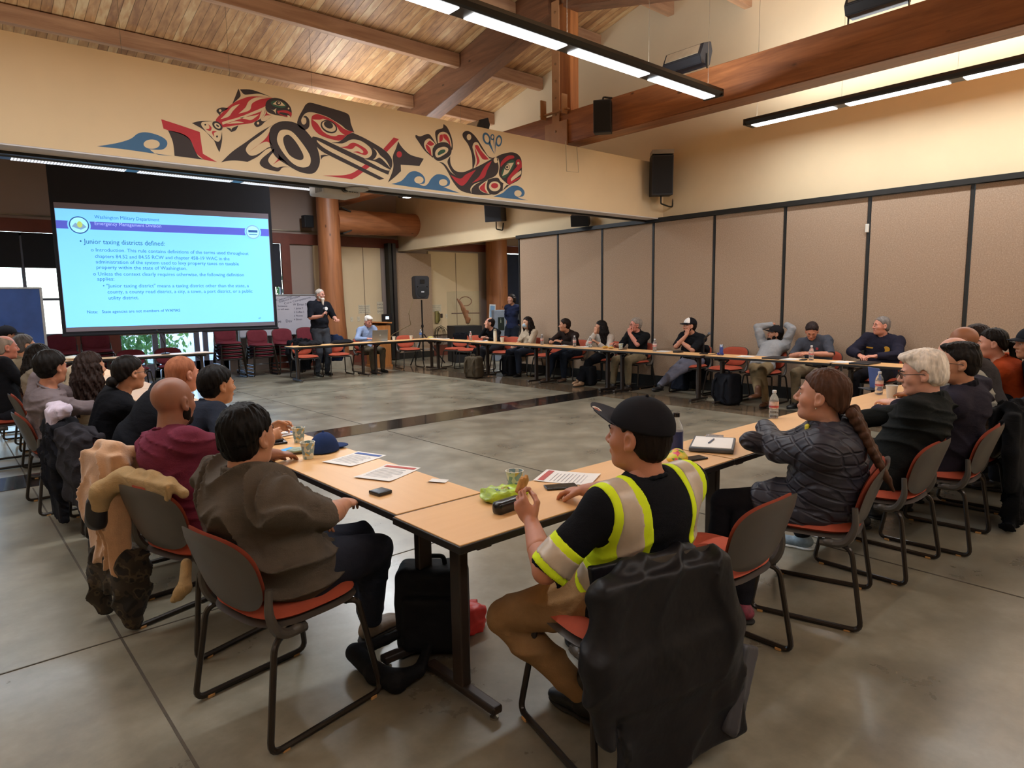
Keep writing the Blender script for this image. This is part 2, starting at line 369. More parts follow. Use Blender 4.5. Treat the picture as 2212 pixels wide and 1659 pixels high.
# ---- gabled timber ceiling
RZ, RY, SL = 6.84, 7.9, .236
def deck(name, col1, col2):
    t = NT(name); mp = t.coords('Object'); s = t.n('ShaderNodeSeparateXYZ'); t.l(mp, 0, s, 0)
    m = t.n('ShaderNodeMath', operation='DIVIDE'); t.l(s, 0, m, 0); m.inputs[1].default_value = .135
    fr = t.n('ShaderNodeMath', operation='FRACT'); t.l(m, 0, fr, 0); fo = t.n('ShaderNodeMath', operation='FLOOR'); t.l(m, 0, fo, 0)
    wn = t.n('ShaderNodeTexWhiteNoise', noise_dimensions='1D'); t.l(fo, 0, wn, 'W')
    mp2 = t.coords('Object', (9, .8, 9)); nz = t.n('ShaderNodeTexNoise', Scale=1.5, Detail=7.0, Distortion=.5); t.l(mp2, 0, nz, 'Vector')
    ad = t.n('ShaderNodeMath', operation='MULTIPLY_ADD'); t.l(wn, 0, ad, 0); ad.inputs[1].default_value = .42; t.l(nz, 0, ad, 2)
    r = t.ramp((ad, 0), [(.4, L(col2)), (.75, L(col1)), (1.0, L('#cdab7c'))])
    g = t.ramp((fr, 0), [(0, (0, 0, 0)), (.045, (1, 1, 1)), (.955, (1, 1, 1)), (1, (0, 0, 0))])
    mx = t.n('ShaderNodeMix', data_type='RGBA', blend_type='MULTIPLY'); mx.inputs[0].default_value = .75; t.t.links.new(r.outputs[0], mx.inputs[6]); t.t.links.new(g.outputs[0], mx.inputs[7])
    t.t.links.new(mx.outputs[2], t.b.inputs['Base Color']); t.set(Roughness=.5); t.bump(g, 0, .5, .006); return t.m
DECK = deck('tongue and groove cedar decking', '#b98b5c', '#8d6342')
for nm, y0, y1 in (('ceiling', RY, 17.0), ('ceiling_near', FY0-.3, RY)):
    z0 = RZ-SL*abs(y0-RY); z1 = RZ-SL*abs(y1-RY)
    m = MB(); m.add([(FX0-.2, y0, z0), (17.2, y0, z0), (17.2, y1, z1), (FX0-.2, y1, z1), (FX0-.2, y0, z0+.15), (17.2, y0, z0+.15), (17.2, y1, z1+.15), (FX0-.2, y1, z1+.15)],
                    [(0, 1, 2, 3), (4, 7, 6, 5), (0, 4, 5, 1), (2, 6, 7, 3), (1, 5, 6, 2), (0, 3, 7, 4)])
    struct(m.build(nm, DECK))
PURL = wood('pale fir purlin', '#bd9470', '#91664a', 'X', .6, .55)
GLU = wood('red brown glulam', '#aa6c42', '#74462a', 'Y', .8, .42)
RAFT = wood('shaded glulam rafter', '#80553a', '#593a26', 'Y', .8, .5)  # shadow on the rafter sides is put into this darker wood colour
for i, y in enumerate((4.2, 5.8, 7.25, 8.9, 10.5, 12.1, 13.7, 15.3)):
    zc = RZ-SL*abs(y-RY)
    for x0, x1 in ((FX0-.1, 7.95), (8.3, WX)):
        o = MB().box(((x0+x1)/2, 0, 0), (x1-x0, .13, .24)).build('purlin', PURL, bevel=.006); o.location = (0, y, zc-.13)
        tag(o, 'square timber purlin under the sloping board ceiling', 'beam', 'purlins under the board ceiling')
# truss: bottom chord beam, king post, rafters
o = MB().box((8.125, 5.9, 4.335), (.35, 20.4, .49)).build('glulam_beam', GLU, bevel=.012); tag(o, 'long reddish glulam beam running along the room above the right side', 'beam')
for s, y1 in ((1, 16.3), (-1, -4.0)):
    m = MB(); x0, x1 = 7.955, 8.295; y0 = RY+s*.16
    za, zb = RZ-SL*abs(y0-RY)-.004, RZ-SL*abs(y1-RY)-.004
    yb = RY+s*7.6 if s > 0 else y1; zbb = RZ-SL*abs(yb-RY)-.004; d = .62
    m.add([(x0, y0, za), (x1, y0, za), (x1, yb, zbb), (x0, yb, zbb), (x0, y0, za-d), (x1, y0, za-d), (x1, yb, zbb-d), (x0, yb, zbb-d)], [(0, 3, 2, 1), (4, 5, 6, 7), (0, 1, 5, 4), (2, 3, 7, 6), (1, 2, 6, 5), (0, 4, 7, 3)])
    o = m.build('rafter', RAFT if s > 0 else RAFT, bevel=.008)
    tag(o, 'dark sloping glulam rafter rising to the king post from the far side' if s > 0 else 'sloping glulam rafter on the camera side of the king post', 'beam')
kp = thing('king_post', 'upright timber king post with bolted tan steel plates on the beam', 'post', (8.125, RY-.02, 4.1))
MB().box((.08, 0, 1.35), (.2, .3, 1.74)).build('post', wood('fir post', '#c07a42', '#8a4f28', 'Z', .8, .5), kp, bevel=.006)
PLATE = pm('tan painted steel plate', '#a5774f', .55, .08, 5, .06)
m = MB(); m.box((-.195, 0, .9), (.02, .16, 2.6)); m.box((-.195, 0, .1), (.022, .5, .5)); m.box((-.23, 0, .5), (.06, .62, .02)); m.build('steel_plate', PLATE, kp)
m = MB(); m.box((-.25, -.24, .58), (.12, .02, .3)); m.box((-.25, .24, .58), (.12, .02, .3)); m.build('steel_seat', PLATE, kp)
m = MB()
for k in range(9):
    m.lathe((-.2, 0, -.05+.26*k), [(.022, 0), (.02, .012), (.001, .018)], 8, rotm(0, -PI/2, 0))
m.build('bolts', pm('bolt heads', '#8f6a48', .4, metal=.3), kp)
# ---- round log columns and the log beam
LOG = wood('peeled cedar log', '#ad7048', '#82502f', 'Z', .8, .45)
def column(x, y, label, r0=.37, r1=.27, h=4.6, plinth=True):
    t = thing('log_column', label, 'column', (x, y, 0))
    prof = []; 
    for i in range(13):
        z = .3+(h-.3)*i/12; prof.append((r1+(r0-r1)*math.exp(-(z-.3)*1.1)*1.0, z))
    MB().lathe((0, 0, 0), prof, 28).build('shaft', LOG, t, True)
    if plinth: MB().lathe((0, 0, 0), [(.44, 0), (.44, .27), (.42, .3), (.1, .3)], 24).build('plinth', pm('cast concrete plinth', '#9a8f7c', .85, .12, 8, .2, 40), t, True)
    return t
column(7.62, 15.5, 'thick peeled log column on a concrete plinth behind the speaker')
column(13.35, 15.9, 'peeled log column beside the blue window at the far end', .36, .33, 3.75)
o = MB().tube([(7.8+.2*i, 15.5, 3.62+.004*i) for i in range(13)], [.27, .3, .31, .3, .31, .3, .3, .31, .3, .29, .3, .3, .3], 24).build('log_beam', wood('peeled cedar log lying', '#ad7048', '#82502f', 'X', .8, .45), None, True)
tag(o, 'horizontal peeled log running from the log column to the right wall', 'beam')
m = MB()
for z in (3.9, 3.36): m.box((8.0, 15.5, z), (.25, .5, .03), rotm(0, .35 if z > 3.6 else -.35, 0))
m.build('log_bracket', BLACKP); tag(bpy.data.objects['log_bracket'], 'black steel bracket joining the log beam to the column', 'bracket')
# ---- outside: ground, planting, bright sky through the glass
gr = struct(MB().box((3, 32, -.2), (60, 31, .1)).build('ground_outside', pm('pale outdoor paving', '#b9bcc0', .9, .15, 2)))
LEAF = pm('green leaves', '#5d8a3c', .7, .35, 3, .2, 20)
rnd = random.Random(5)
for k in range(9):
    x = [-1.4, .2, 1.6, 3.6, 4.7, 5.8, 7.6, 14.5, 16.0][k]; m = MB(); yy = 19.2+(k % 3)*2.6; h = 1.2+rnd.random()*1.3
    for j in range(260):
        a = rnd.random()*2*PI; r = rnd.random()**.5*.95; z = .15+rnd.random()*h; rr = r*(1-.5*abs(z/h-.4)); s = .07+.08*rnd.random()
        R = rotm(rnd.random()*PI, rnd.random()*PI, rnd.random()*PI); c = Vector((rr*math.cos(a), rr*math.sin(a), z))
        m.add([c+R@Vector((-s, 0, 0)), c+R@Vector((0, s*.5, .01)), c+R@Vector((s, 0, 0)), c+R@Vector((0, -s*.5, .01))], [(0, 1, 2, 3)])
    m.tube([(0, 0, 0), (.05, 0, h*.5), (0, .05, h*.9)], [.03, .02, .01], 6)
    o = m.build('shrub', LEAF); o.location = (x, yy, -.15); tag(o, 'leafy green garden shrub outside beyond the far glazing', 'shrub', 'garden shrubs outside the far wall')
# ================================================================== chairs and tables
RED = fabric('terracotta red seat cloth', '#a8503c', .85, 500, .15, .08)
MAROON = fabric('maroon seat cloth', '#6d2f38', .9, 500, .15, .08)
SHELL = pm('dark grey moulded plastic', '#4a4540', .45, .05, 10, .12, 260, .0015)
FRAME = pm('dark bronze powder coated tube', '#2a231e', .3, .06, 10, .03, 200, .001, metal=.3)
GLIDE = pm('amber plastic glide', '#b98b55', .4)
def pad(mb, w, d, t, fn, nu=14, nv=14, pw=3.2, tw=1.0):
    """cushion: superellipse outline w x d, pillow thickness t, laid on surface fn(x, y) -> point, normal"""
    g = []
    for s in (1, -1):
        for j in range(nv+1):
            for i in range(nu+1):
                a, b = -1+2*i/nu, -1+2*j/nv
                m = max(abs(a), abs(b)); l = (abs(a)**pw+abs(b)**pw)**(1/pw) or 1; k = m/l if l else 0
                x, y = a*k, b*k; e = m; th = t*.5*(max(0, 1-e**6))**.5
                P, N = fn(x*w/2*(1-(1-tw)*(y*.5+.5)), y*d/2); g.append(P+N*th*s)
    n = (nu+1)*(nv+1); f = []
    for s in (0, 1):
        for j in range(nv):
            for i in range(nu):
                q = [s*n+j*(nu+1)+i, s*n+j*(nu+1)+i+1, s*n+(j+1)*(nu+1)+i+1, s*n+(j+1)*(nu+1)+i]; f.append(tuple(q if s == 0 else q[::-1]))
    mb.add(g, f)
def seat_fn(x, y): # curved slightly, front edge rolls down
    z = .455+.012*math.cos(x*6)-.9*max(0, y-.12)**2-.02*(1-abs(y)*2)*0; return Vector((x, y+.01, z-.03*(x/.24)**2*-.25)), Vector((0, 0, 1))
def back_fn(x, y): # y runs up the back; leans and wraps forward at the edges
    u = y+.165; yy = -.205-.14*u-.12*u*u+.6*x*x; return Vector((x, yy, .495+u*.95)), Vector((0, .97, .2)).normalized()
def make_chair(cloth=RED, label='', group='chairs around the tables', frame=True):
    t = thing('sled_chair', label, 'chair', group=group)
    m = MB(); pad(m, .475, .46, .06, lambda x, y: seat_fn(x, y)); m.build('seat', cloth, t, True)
    m = MB(); pad(m, .49, .47, .03, lambda x, y: (seat_fn(x, y)[0]-Vector((0, 0, .03)), Vector((0, 0, 1)))); m.build('seat_pan', SHELL, t, True)
    m = MB(); pad(m, .46, .32, .035, lambda x, y: back_fn(x*(1+.06*(y/.16)), y), pw=3.0); m.build('backrest', cloth, t, True)
    m = MB(); pad(m, .485, .34, .022, lambda x, y: (back_fn(x*(1+.06*(y/.16)), y)[0]-Vector((0, .022, .004)), Vector((0, 1, .2)).normalized()), pw=2.9); m.build('back_shell', SHELL, t, True)
    for s in (-1, 1):
        m = MB(); pts = rounded([(s*.238, -.205, .60), (s*.243, -.215, .50), (s*.235, -.17, .41), (s*.225, -.06, .405)], .05)
        m.tube(pts, [.014+.006*min(1, i/6) for i in range(len(pts))], 8); m.sph((s*.232, -.1, .41), (.02, .035, .022), 10, 6)
        m.build('back_bracket', SHELL, t, True)
        m = MB(); m.tube(rounded([(s*.19, .15, .415), (s*.225, .185, .415), (s*.27, .25, .014), (s*.275, -.26, .014), (s*.245, -.2, .40), (s*.19, -.08, .412)], .045), .0125, 8)
        m.build('sled_leg', FRAME, t, True)
        for y in (.2, -.2): MB().rbox((s*.2725, y+.0, .006), (.026, .03, .013), .003).build('glide', GLIDE, t)
    MB().tube([(-.2, .15, .413), (.2, .15, .413)], .011, 8).build('cross_bar', FRAME, t, True)
    return t
CH0 = [make_chair()]; CH0M = [make_chair(MAROON)]
_used = {id(CH0): False, id(CH0M): False}
def chair(x, y, head, label, group='occupied chairs around the tables', src=None):
    """head = direction faced in degrees (0 = +X)"""
    s = src or CH0
    o = s[0] if not _used[id(s)] else copy_tree(s[0]); _used[id(s)] = True
    o.location = (x, y, 0); o.rotation_euler = (0, 0, rad(head-90)); o['label'] = label; o['group'] = group; o['category'] = 'chair'; return o
LAM = wood('pale maple laminate', '#e3b57e', '#d9a76e', 'Y', .5, .42, False)
LAMX = wood('pale maple laminate lengthwise', '#e3b57e', '#d9a76e', 'X', .5, .42, False)
EDGE = pm('black rubber table edge', '#1a1715', .5, .08, 10, .05)
TFR = pm('dark bronze table frame', '#332a25', .38, .06, 10, .03, metal=.2)
def make_table(Ln=1.83):
    t = thing('folding_table', '', 'table'); W = .457
    MB().rbox((0, 0, .7315), (Ln-.012, W-.012, .017), .002).build('tabletop', LAMX, t)
    m = MB(); m.rbox((0, 0, .7205), (Ln, W, .03), .004); m.build('edge_band', EDGE, t)
    for s in (-1, 1):
        x = s*(Ln/2-.16)
        g = MB(); g.rbox((x, 0, .37), (.045, .07, .66), .008); g.box((x, 0, .69), (.07, .34, .035)); g.box((x-s*.05, 0, .63), (.13, .05, .012), rotm(0, s*.7, 0)); g.build('leg', TFR, t, bevel=.002)
        g = MB(); g.rbox((x, 0, .042), (.05, .46, .035), .01); g.build('foot', TFR, t)
        for q in (-1, 1): MB().lathe((x, q*.205, 0), [(.018, 0), (.018, .008), (.008, .012), (.008, .026)], 10).build('levelling_pad', STEEL, t, True)
        MB().tube(rounded([(x, .1, .66), (x-s*.1, .13, .675), (x-s*.19, .15, .69)], .03), .01, 6).build('latch_lever', TFR, t, True)
    MB().box((0, -.09, .692), (Ln-.5, .03, .026)).build('rail', TFR, t)
    return t
T0 = make_table(); _tu = False
def table(x, y, head, label, sx=1):
    global _tu
    o = T0 if not _tu else copy_tree(T0); _tu = True
    o.location = (x, y, 0); o.rotation_euler = (0, 0, rad(head)); o['label'] = label; o['group'] = 'narrow maple tables of the hollow square'; return o
# near arm, along X (rear of the square)
for i, l in enumerate(['nearest maple table, at the corner in front of the hi-vis shirt person', 'maple table with the white clipboard, in front of the quilted jacket person', 'maple table in front of the white-haired person', 'maple table of the near row closest to the right wall']):
    table(1.336+.915+1.835*i, 2.052, 0, l)
for i, l in enumerate(['maple table with two printed sheets, beside the person in the grey-brown shirt', 'second maple table along the left side, before the large person in black', 'third maple table along the left side, before the low-bun person', 'maple table in front of the person in mauve-grey shirt', 'left side maple table reaching the far left corner']):
    table(1.585, 2.285+.915+1.835*i, 90, l)
RJ = [12.9, 11.07, 9.24, 7.41, 5.50, 3.67, 2.3]
for i, l in enumerate(['wall side maple table at the far corner with the blue-capped bottle', 'wall side maple table before the masked person', 'wall side maple table before the person in the white pullover', 'wall side maple table before the person with chin on hand in the trucker cap', 'wall side maple table with the microphone end, before the leaning person', 'wall side maple table before the dark jacketed person with yellow badge']):
    table(8.86, RJ[i]-.915 if i < 5 else RJ[i]-.93, 90, l)
table(6.37, 13.15, 0, 'front maple table with jackets on it, before the standing presenter')
table(8.2, 13.15, 0, 'front maple table with the open laptop, under the seated person in blue')
table(3.0, 13.1, 0, 'far left front maple table with a gooseneck microphone below the screen')
table(1.17, 13.1, 0, 'far left front maple table nearest the bluish rolling board')
# ================================================================== implicit-surface modelling
VV = lambda *a: np.array(a if len(a) > 1 else a[0], np.float32)
class SDF:
    def __init__(s): s.p = []; s.d = []
    def cap(s, a, b, ra, rb=None, k=.02, op='u'):
        s.p.append(('c', VV(a), VV(b), float(ra), float(rb if rb is not None else ra), k, op)); return s
    def path(s, pts, rr, k=.02):
        for i in range(len(pts)-1): s.cap(pts[i], pts[i+1], rr[i], rr[i+1], k)
        return s
    def ell(s, c, r, R=None, k=.02, op='u'):
        s.p.append(('e', VV(c), VV(r), None if R is None else np.array(R, np.float32), 0, k, op)); return s
    def box(s, c, h, R=None, rnd=.01, k=.01, op='u'):
        s.p.append(('b', VV(c), VV(h), None if R is None else np.array(R, np.float32), rnd, k, op)); return s
    def half(s, n, d, k=.004):
        """keep the side where dot(n, p) > d"""
        s.p.append(('h', VV(n), float(d), None, 0, k, 'i')); return s
    def disp(s, fn, amp): s.d.append((fn, amp)); return s
    def bounds(s):
        lo = np.full(3, 9e9); hi = -lo
        for q in s.p:
            if q[6] != 'u': continue
            if q[0] == 'c': r = max(q[3], q[4]); l, h = np.minimum(q[1], q[2])-r, np.maximum(q[1], q[2])+r
            else: r = q[2].max() if q[0] == 'e' else np.linalg.norm(q[2])+q[4]; l, h = q[1]-r, q[1]+r
            lo = np.minimum(lo, l); hi = np.maximum(hi, h)
        return lo, hi
    def grid(s, vox, lo=None, hi=None):
        l, h = s.bounds(); m = 3*vox+sum(abs(a) for _, a in s.d)
        lo = l-m if lo is None else np.maximum(l-m, VV(lo)); hi = h+m if hi is None else np.minimum(h+m, VV(hi))
        n = np.maximum(np.ceil((hi-lo)/vox).astype(int)+1, 4)
        ax = [(lo[i]+np.arange(n[i])*vox).astype(np.float32) for i in range(3)]
        D = np.full(tuple(n), .15, np.float32)
        for q in s.p:
            op = q[6]; k = max(q[5], 1e-4)
            if q[0] == 'h':
                X, Y, Z = np.meshgrid(*ax, indexing='ij', sparse=True); d = q[2]-(q[1][0]*X+q[1][1]*Y+q[1][2]*Z)
                hh = np.maximum(k-np.abs(D-d), 0)/k; D = np.maximum(D, d)+hh*hh*k*.25; continue
            if q[0] == 'c': r = max(q[3], q[4]); l, h = np.minimum(q[1], q[2])-r, np.maximum(q[1], q[2])+r
            else: r = q[2].max() if q[0] == 'e' else float(np.linalg.norm(q[2]))+q[4]; l, h = q[1]-r, q[1]+r
            mg = k+3*vox+.01
            i0 = np.clip(np.floor((l-mg-lo)/vox).astype(int), 0, n); i1 = np.clip(np.ceil((h+mg-lo)/vox).astype(int)+1, 0, n)
            if (i1 <= i0).any(): continue
            sl = tuple(slice(i0[i], i1[i]) for i in range(3))
            X, Y, Z = np.meshgrid(ax[0][sl[0]], ax[1][sl[1]], ax[2][sl[2]], indexing='ij', sparse=True)
            if q[0] == 'c':
                a, b = q[1], q[2]; ab = b-a; L2 = float(ab@ab)+1e-9; x, y, z = X-a[0], Y-a[1], Z-a[2]
                t = np.clip((x*ab[0]+y*ab[1]+z*ab[2])/L2, 0, 1); d = np.sqrt((x-t*ab[0])**2+(y-t*ab[1])**2+(z-t*ab[2])**2)-(q[3]+(q[4]-q[3])*t)
            else:
                x, y, z = X-q[1][0], Y-q[1][1], Z-q[1][2]; R = q[3]
                if R is not None: x, y, z = R[0, 0]*x+R[1, 0]*y+R[2, 0]*z, R[0, 1]*x+R[1, 1]*y+R[2, 1]*z, R[0, 2]*x+R[1, 2]*y+R[2, 2]*z
                if q[0] == 'e':
                    r = q[2]; u, v, w = x/r[0], y/r[1], z/r[2]; k0 = np.sqrt(u*u+v*v+w*w); k1 = np.sqrt((u/r[0])**2+(v/r[1])**2+(w/r[2])**2)+1e-6
                    d = k0*(k0-1)/k1
                    d = np.where(k0 < .3, -r.min()*.7, d)
                else:
                    r = q[2]; u, v, w = np.abs(x)-r[0], np.abs(y)-r[1], np.abs(z)-r[2]
                    d = np.sqrt(np.maximum(u, 0)**2+np.maximum(v, 0)**2+np.maximum(w, 0)**2)+np.minimum(np.maximum(u, np.maximum(v, w)), 0)-q[4]
            S = D[sl]
            if op == 'u': hh = np.maximum(k-np.abs(S-d), 0)/k; D[sl] = np.minimum(S, d)-hh*hh*k*.25
            elif op == 's': hh = np.maximum(k-np.abs(S+d), 0)/k; D[sl] = np.maximum(S, -d)+hh*hh*k*.25
        if s.d:
            X, Y, Z = np.meshgrid(*ax, indexing='ij', sparse=True)
            for fn, a in s.d: D += (fn(X, Y, Z)*a).astype(np.float32)
        return D, lo, ax
    def mesh(s, vox, lo=None, hi=None, extra=None):
        D, l, ax = s.grid(vox, lo, hi)
        if extra is not None: D = extra(D, ax)
        D[0] = D[-1] = .1; D[:, 0] = D[:, -1] = .1; D[:, :, 0] = D[:, :, -1] = .1
        g = openvdb.FloatGrid(.2); g.copyFromArray(np.ascontiguousarray(D)); r = g.convertToQuads(0.0)
        P, Q = r[0], r[1]
        return P*vox+l, Q
def npmesh(name, parts, mat, parent=None, lap=1):
    """one mesh object out of (points, quads) pieces"""
    P = np.concatenate([p for p, q in parts]).astype(np.float32); o = 0; Q = []
    for p, q in parts: Q.append(q[:, ::-1].astype(np.int64)+o); o += len(p)
    Q = np.concatenate(Q)
    if lap:  # light Laplacian smoothing takes the voxel stair-steps away
        for _ in range(lap):
            A = np.zeros_like(P); c = np.zeros(len(P), np.float32)
            for k in range(4):
                a, b = Q[:, k], Q[:, (k+1) % 4]
                np.add.at(A, a, P[b]); np.add.at(c, a, 1); np.add.at(A, b, P[a]); np.add.at(c, b, 1)
            P = np.where(c[:, None] > 0, P*.5+.5*A/np.maximum(c, 1)[:, None], P).astype(np.float32)
    me = bpy.data.meshes.new(name); n = len(Q)
    me.vertices.add(len(P)); me.vertices.foreach_set('co', P.ravel()); me.loops.add(n*4); me.loops.foreach_set('vertex_index', Q.ravel().astype(np.int32))
    me.polygons.add(n); me.polygons.foreach_set('loop_start', np.arange(0, n*4, 4, dtype=np.int32)); me.polygons.foreach_set('use_smooth', np.ones(n, bool))
    me.update(calc_edges=True); me.materials.append(mat)
    ob = bpy.data.objects.new(name, me); COL.objects.link(ob)
    if parent: ob.parent = parent
    return ob
def folds(seed, f=14, dirn=(1, .3, .2)):
    r = np.random.RandomState(seed); a = r.rand(6)*6.28; d = np.array(dirn)/np.linalg.norm(dirn)
    e = r.randn(3, 3)
    def fn(X, Y, Z):
        wv = np.sin(e[0, 0]*4*X+e[0, 1]*4*Y+e[0, 2]*5*Z+a[0])*1.5+np.sin(e[1, 0]*9*X+e[1, 1]*9*Y+e[1, 2]*9*Z+a[1])*.8
        s = 1-np.abs(np.sin(f*(d[0]*X+d[1]*Y+d[2]*Z)*1.5+wv*1.5+a[2])); s2 = 1-np.abs(np.sin(f*1.9*(.6*d[2]*X+.6*d[0]*Y+.7*d[2]*Z)+wv*1.9+a[3]))
        m1 = .5+.5*np.sin(e[2, 0]*5*X+e[2, 1]*5*Y+e[2, 2]*6*Z+a[4]); m2 = .5+.5*np.sin(e[1, 0]*7*X+e[2, 1]*6*Y-e[0, 2]*7*Z+a[5])
        return .55-(s*s*1.5*m1+s2*s2*1.1*m2)
    return fn
def ik(a, t, l1, l2, pole):
    a, t, pole = Vector(a), Vector(t), Vector(pole); d = t-a; L_ = d.length
    if L_ > (l1+l2)*.995: t = a+d*((l1+l2)*.995/L_); d = t-a; L_ = d.length
    u = d.normalized(); x = (l1*l1-l2*l2+L_*L_)/(2*L_); h = math.sqrt(max(1e-6, l1*l1-x*x))
    p = pole-u*pole.dot(u)
    if p.length < 1e-4: p = Vector((0, 0, -1))
    return a+u*x+p.normalized()*h, t
def frame_from(f, u):
    """rotation with local y = f, z close to u"""
    y = Vector(f).normalized(); x = y.cross(Vector(u)).normalized(); z = x.cross(y); return Matrix((x, y, z)).transposed()
# ---- materials for people
def skin(col): return pm('skin '+col, col, .5, .06, 18, .12, 180, .0012, sss=.12)
def hairm(col, rough=.5): return pm('hair '+col, col, max(rough, .5), .35, 30, .5, 130, .003, stretch=(1, 1, .25), spec=.12)
LIPM = pm('lips', '#a05a50', .45); EYEW = pm('eye white', '#d9d2c8', .25, .02); EYED = pm('dark iris', '#20130c', .2, .05)
SHOEB = pm('black shoe leather', '#14120f', .4, .1, 12, .1); SOLE = pm('dark rubber sole', '#1c1916', .8)
def head_sdf(S, T, f=None):
    """T: function local head coords -> body coords; R its rotation"""
    P, R, k = T; f = f or {}
    w = f.get('w', 1.0)
    def c(x, y, z): return np.array(P)+R@np.array([x*w, y, z])*k
    e = lambda x, y, z, a, b, d, kk=.015, op='u': S.ell(c(x, y, z), (a*k*w, b*k, d*k), R, kk, op)
    e(0, -.012, .03, .077, .097, .087, .02); e(0, .02, -.03, .062, .07, .088, .03); e(0, .034, -.088, .046, .046, .034, .03); e(0, .066, -.1, .022, .018, .018, .02)
    S.cap(c(-.03, .083, .016), c(.03, .083, .016), .011*k, .011*k, .015)
    e(.038, .058, -.028, .024, .026, .026, .02); e(-.038, .058, -.028, .024, .026, .026, .02)
    e(.03, .1, -.002, .016, .014, .009, .014, 's'); e(-.03, .1, -.002, .016, .014, .009, .014, 's')
    for q in (-1, 1): e(q*.03, .0775, .0045, .0155, .0125, .0085, .004)
    S.cap(c(0, .086, .012), c(0, .108, -.03), .0075*k, .012*k, .012); e(.013, .096, -.036, .009, .011, .008, .008); e(-.013, .096, -.036, .009, .011, .008, .008)
    S.cap(c(-.02, .083, -.064), c(.02, .083, -.064), .009*k, .009*k, .012); e(0, .1, -.0655, .024, .012, .0022, .005, 's')
    for s in (-1, 1):
        e(s*.079, -.006, -.008, .011, .021, .033, .008); e(s*.087, .0, -.006, .007, .011, .017, .006, 's'); e(s*.076, .004, -.034, .009, .01, .01, .008)
    return c
def hand_sdf(S, w, d, n, side, curl=.5, k=1.0, thumb=.6, spread=.12):
    """w wrist, d pointing dir, n palm normal (palm side), side +1 = thumb towards d x n"""
    w, d, n = Vector(w), Vector(d).normalized(), Vector(n).normalized(); n = (n-d*n.dot(d)).normalized(); s = d.cross(n)*side
    R = Matrix((s, d, n)).transposed(); Rn = np.array(R)
    C = lambda x, y, z: w+(s*x+d*y+n*z)*k
    S.ell(C(0, .048, 0), (.04*k, .052*k, .0165*k), Rn, .012); S.cap(C(-.02, .08, 0), C(.026, .082, 0), .0135*k, .0135*k, .01)
    for i, (x, L_, r) in enumerate(((.031, .072, .0088), (.0105, .08, .009), (-.0105, .074, .0087), (-.031, .058, .0078))):
        a = Vector((x, .088-.004*abs(i-1), 0)); ang = curl*(.45+.05*i); dr = x*spread*10/3; p = a
        q = [.45, .3, .25]
        for j in range(3):
            dv = Vector((math.sin(dr*.35), math.cos(ang), math.sin(ang))); b = p+dv*L_*q[j]; S.cap(C(*p), C(*b), r*k*(1-.06*j), r*k*(1-.06*(j+1)), .004); p = b; ang += curl*(.75 if j == 0 else .6)
    a = Vector((.03, .022, .004)); b = Vector((.052, .05, .012+.01*curl)); c_ = Vector((.052-.012*thumb, .08, .02+.016*curl)); e = Vector((.045-.022*thumb, .103, .026+.02*curl))
    S.cap(C(*a), C(*b), .0135*k, .011*k, .01); S.cap(C(*b), C(*c_), .0108*k, .0098*k, .004); S.cap(C(*c_), C(*e), .0098*k, .0085*k, .004)
def npv(v): return np.array(v, float)
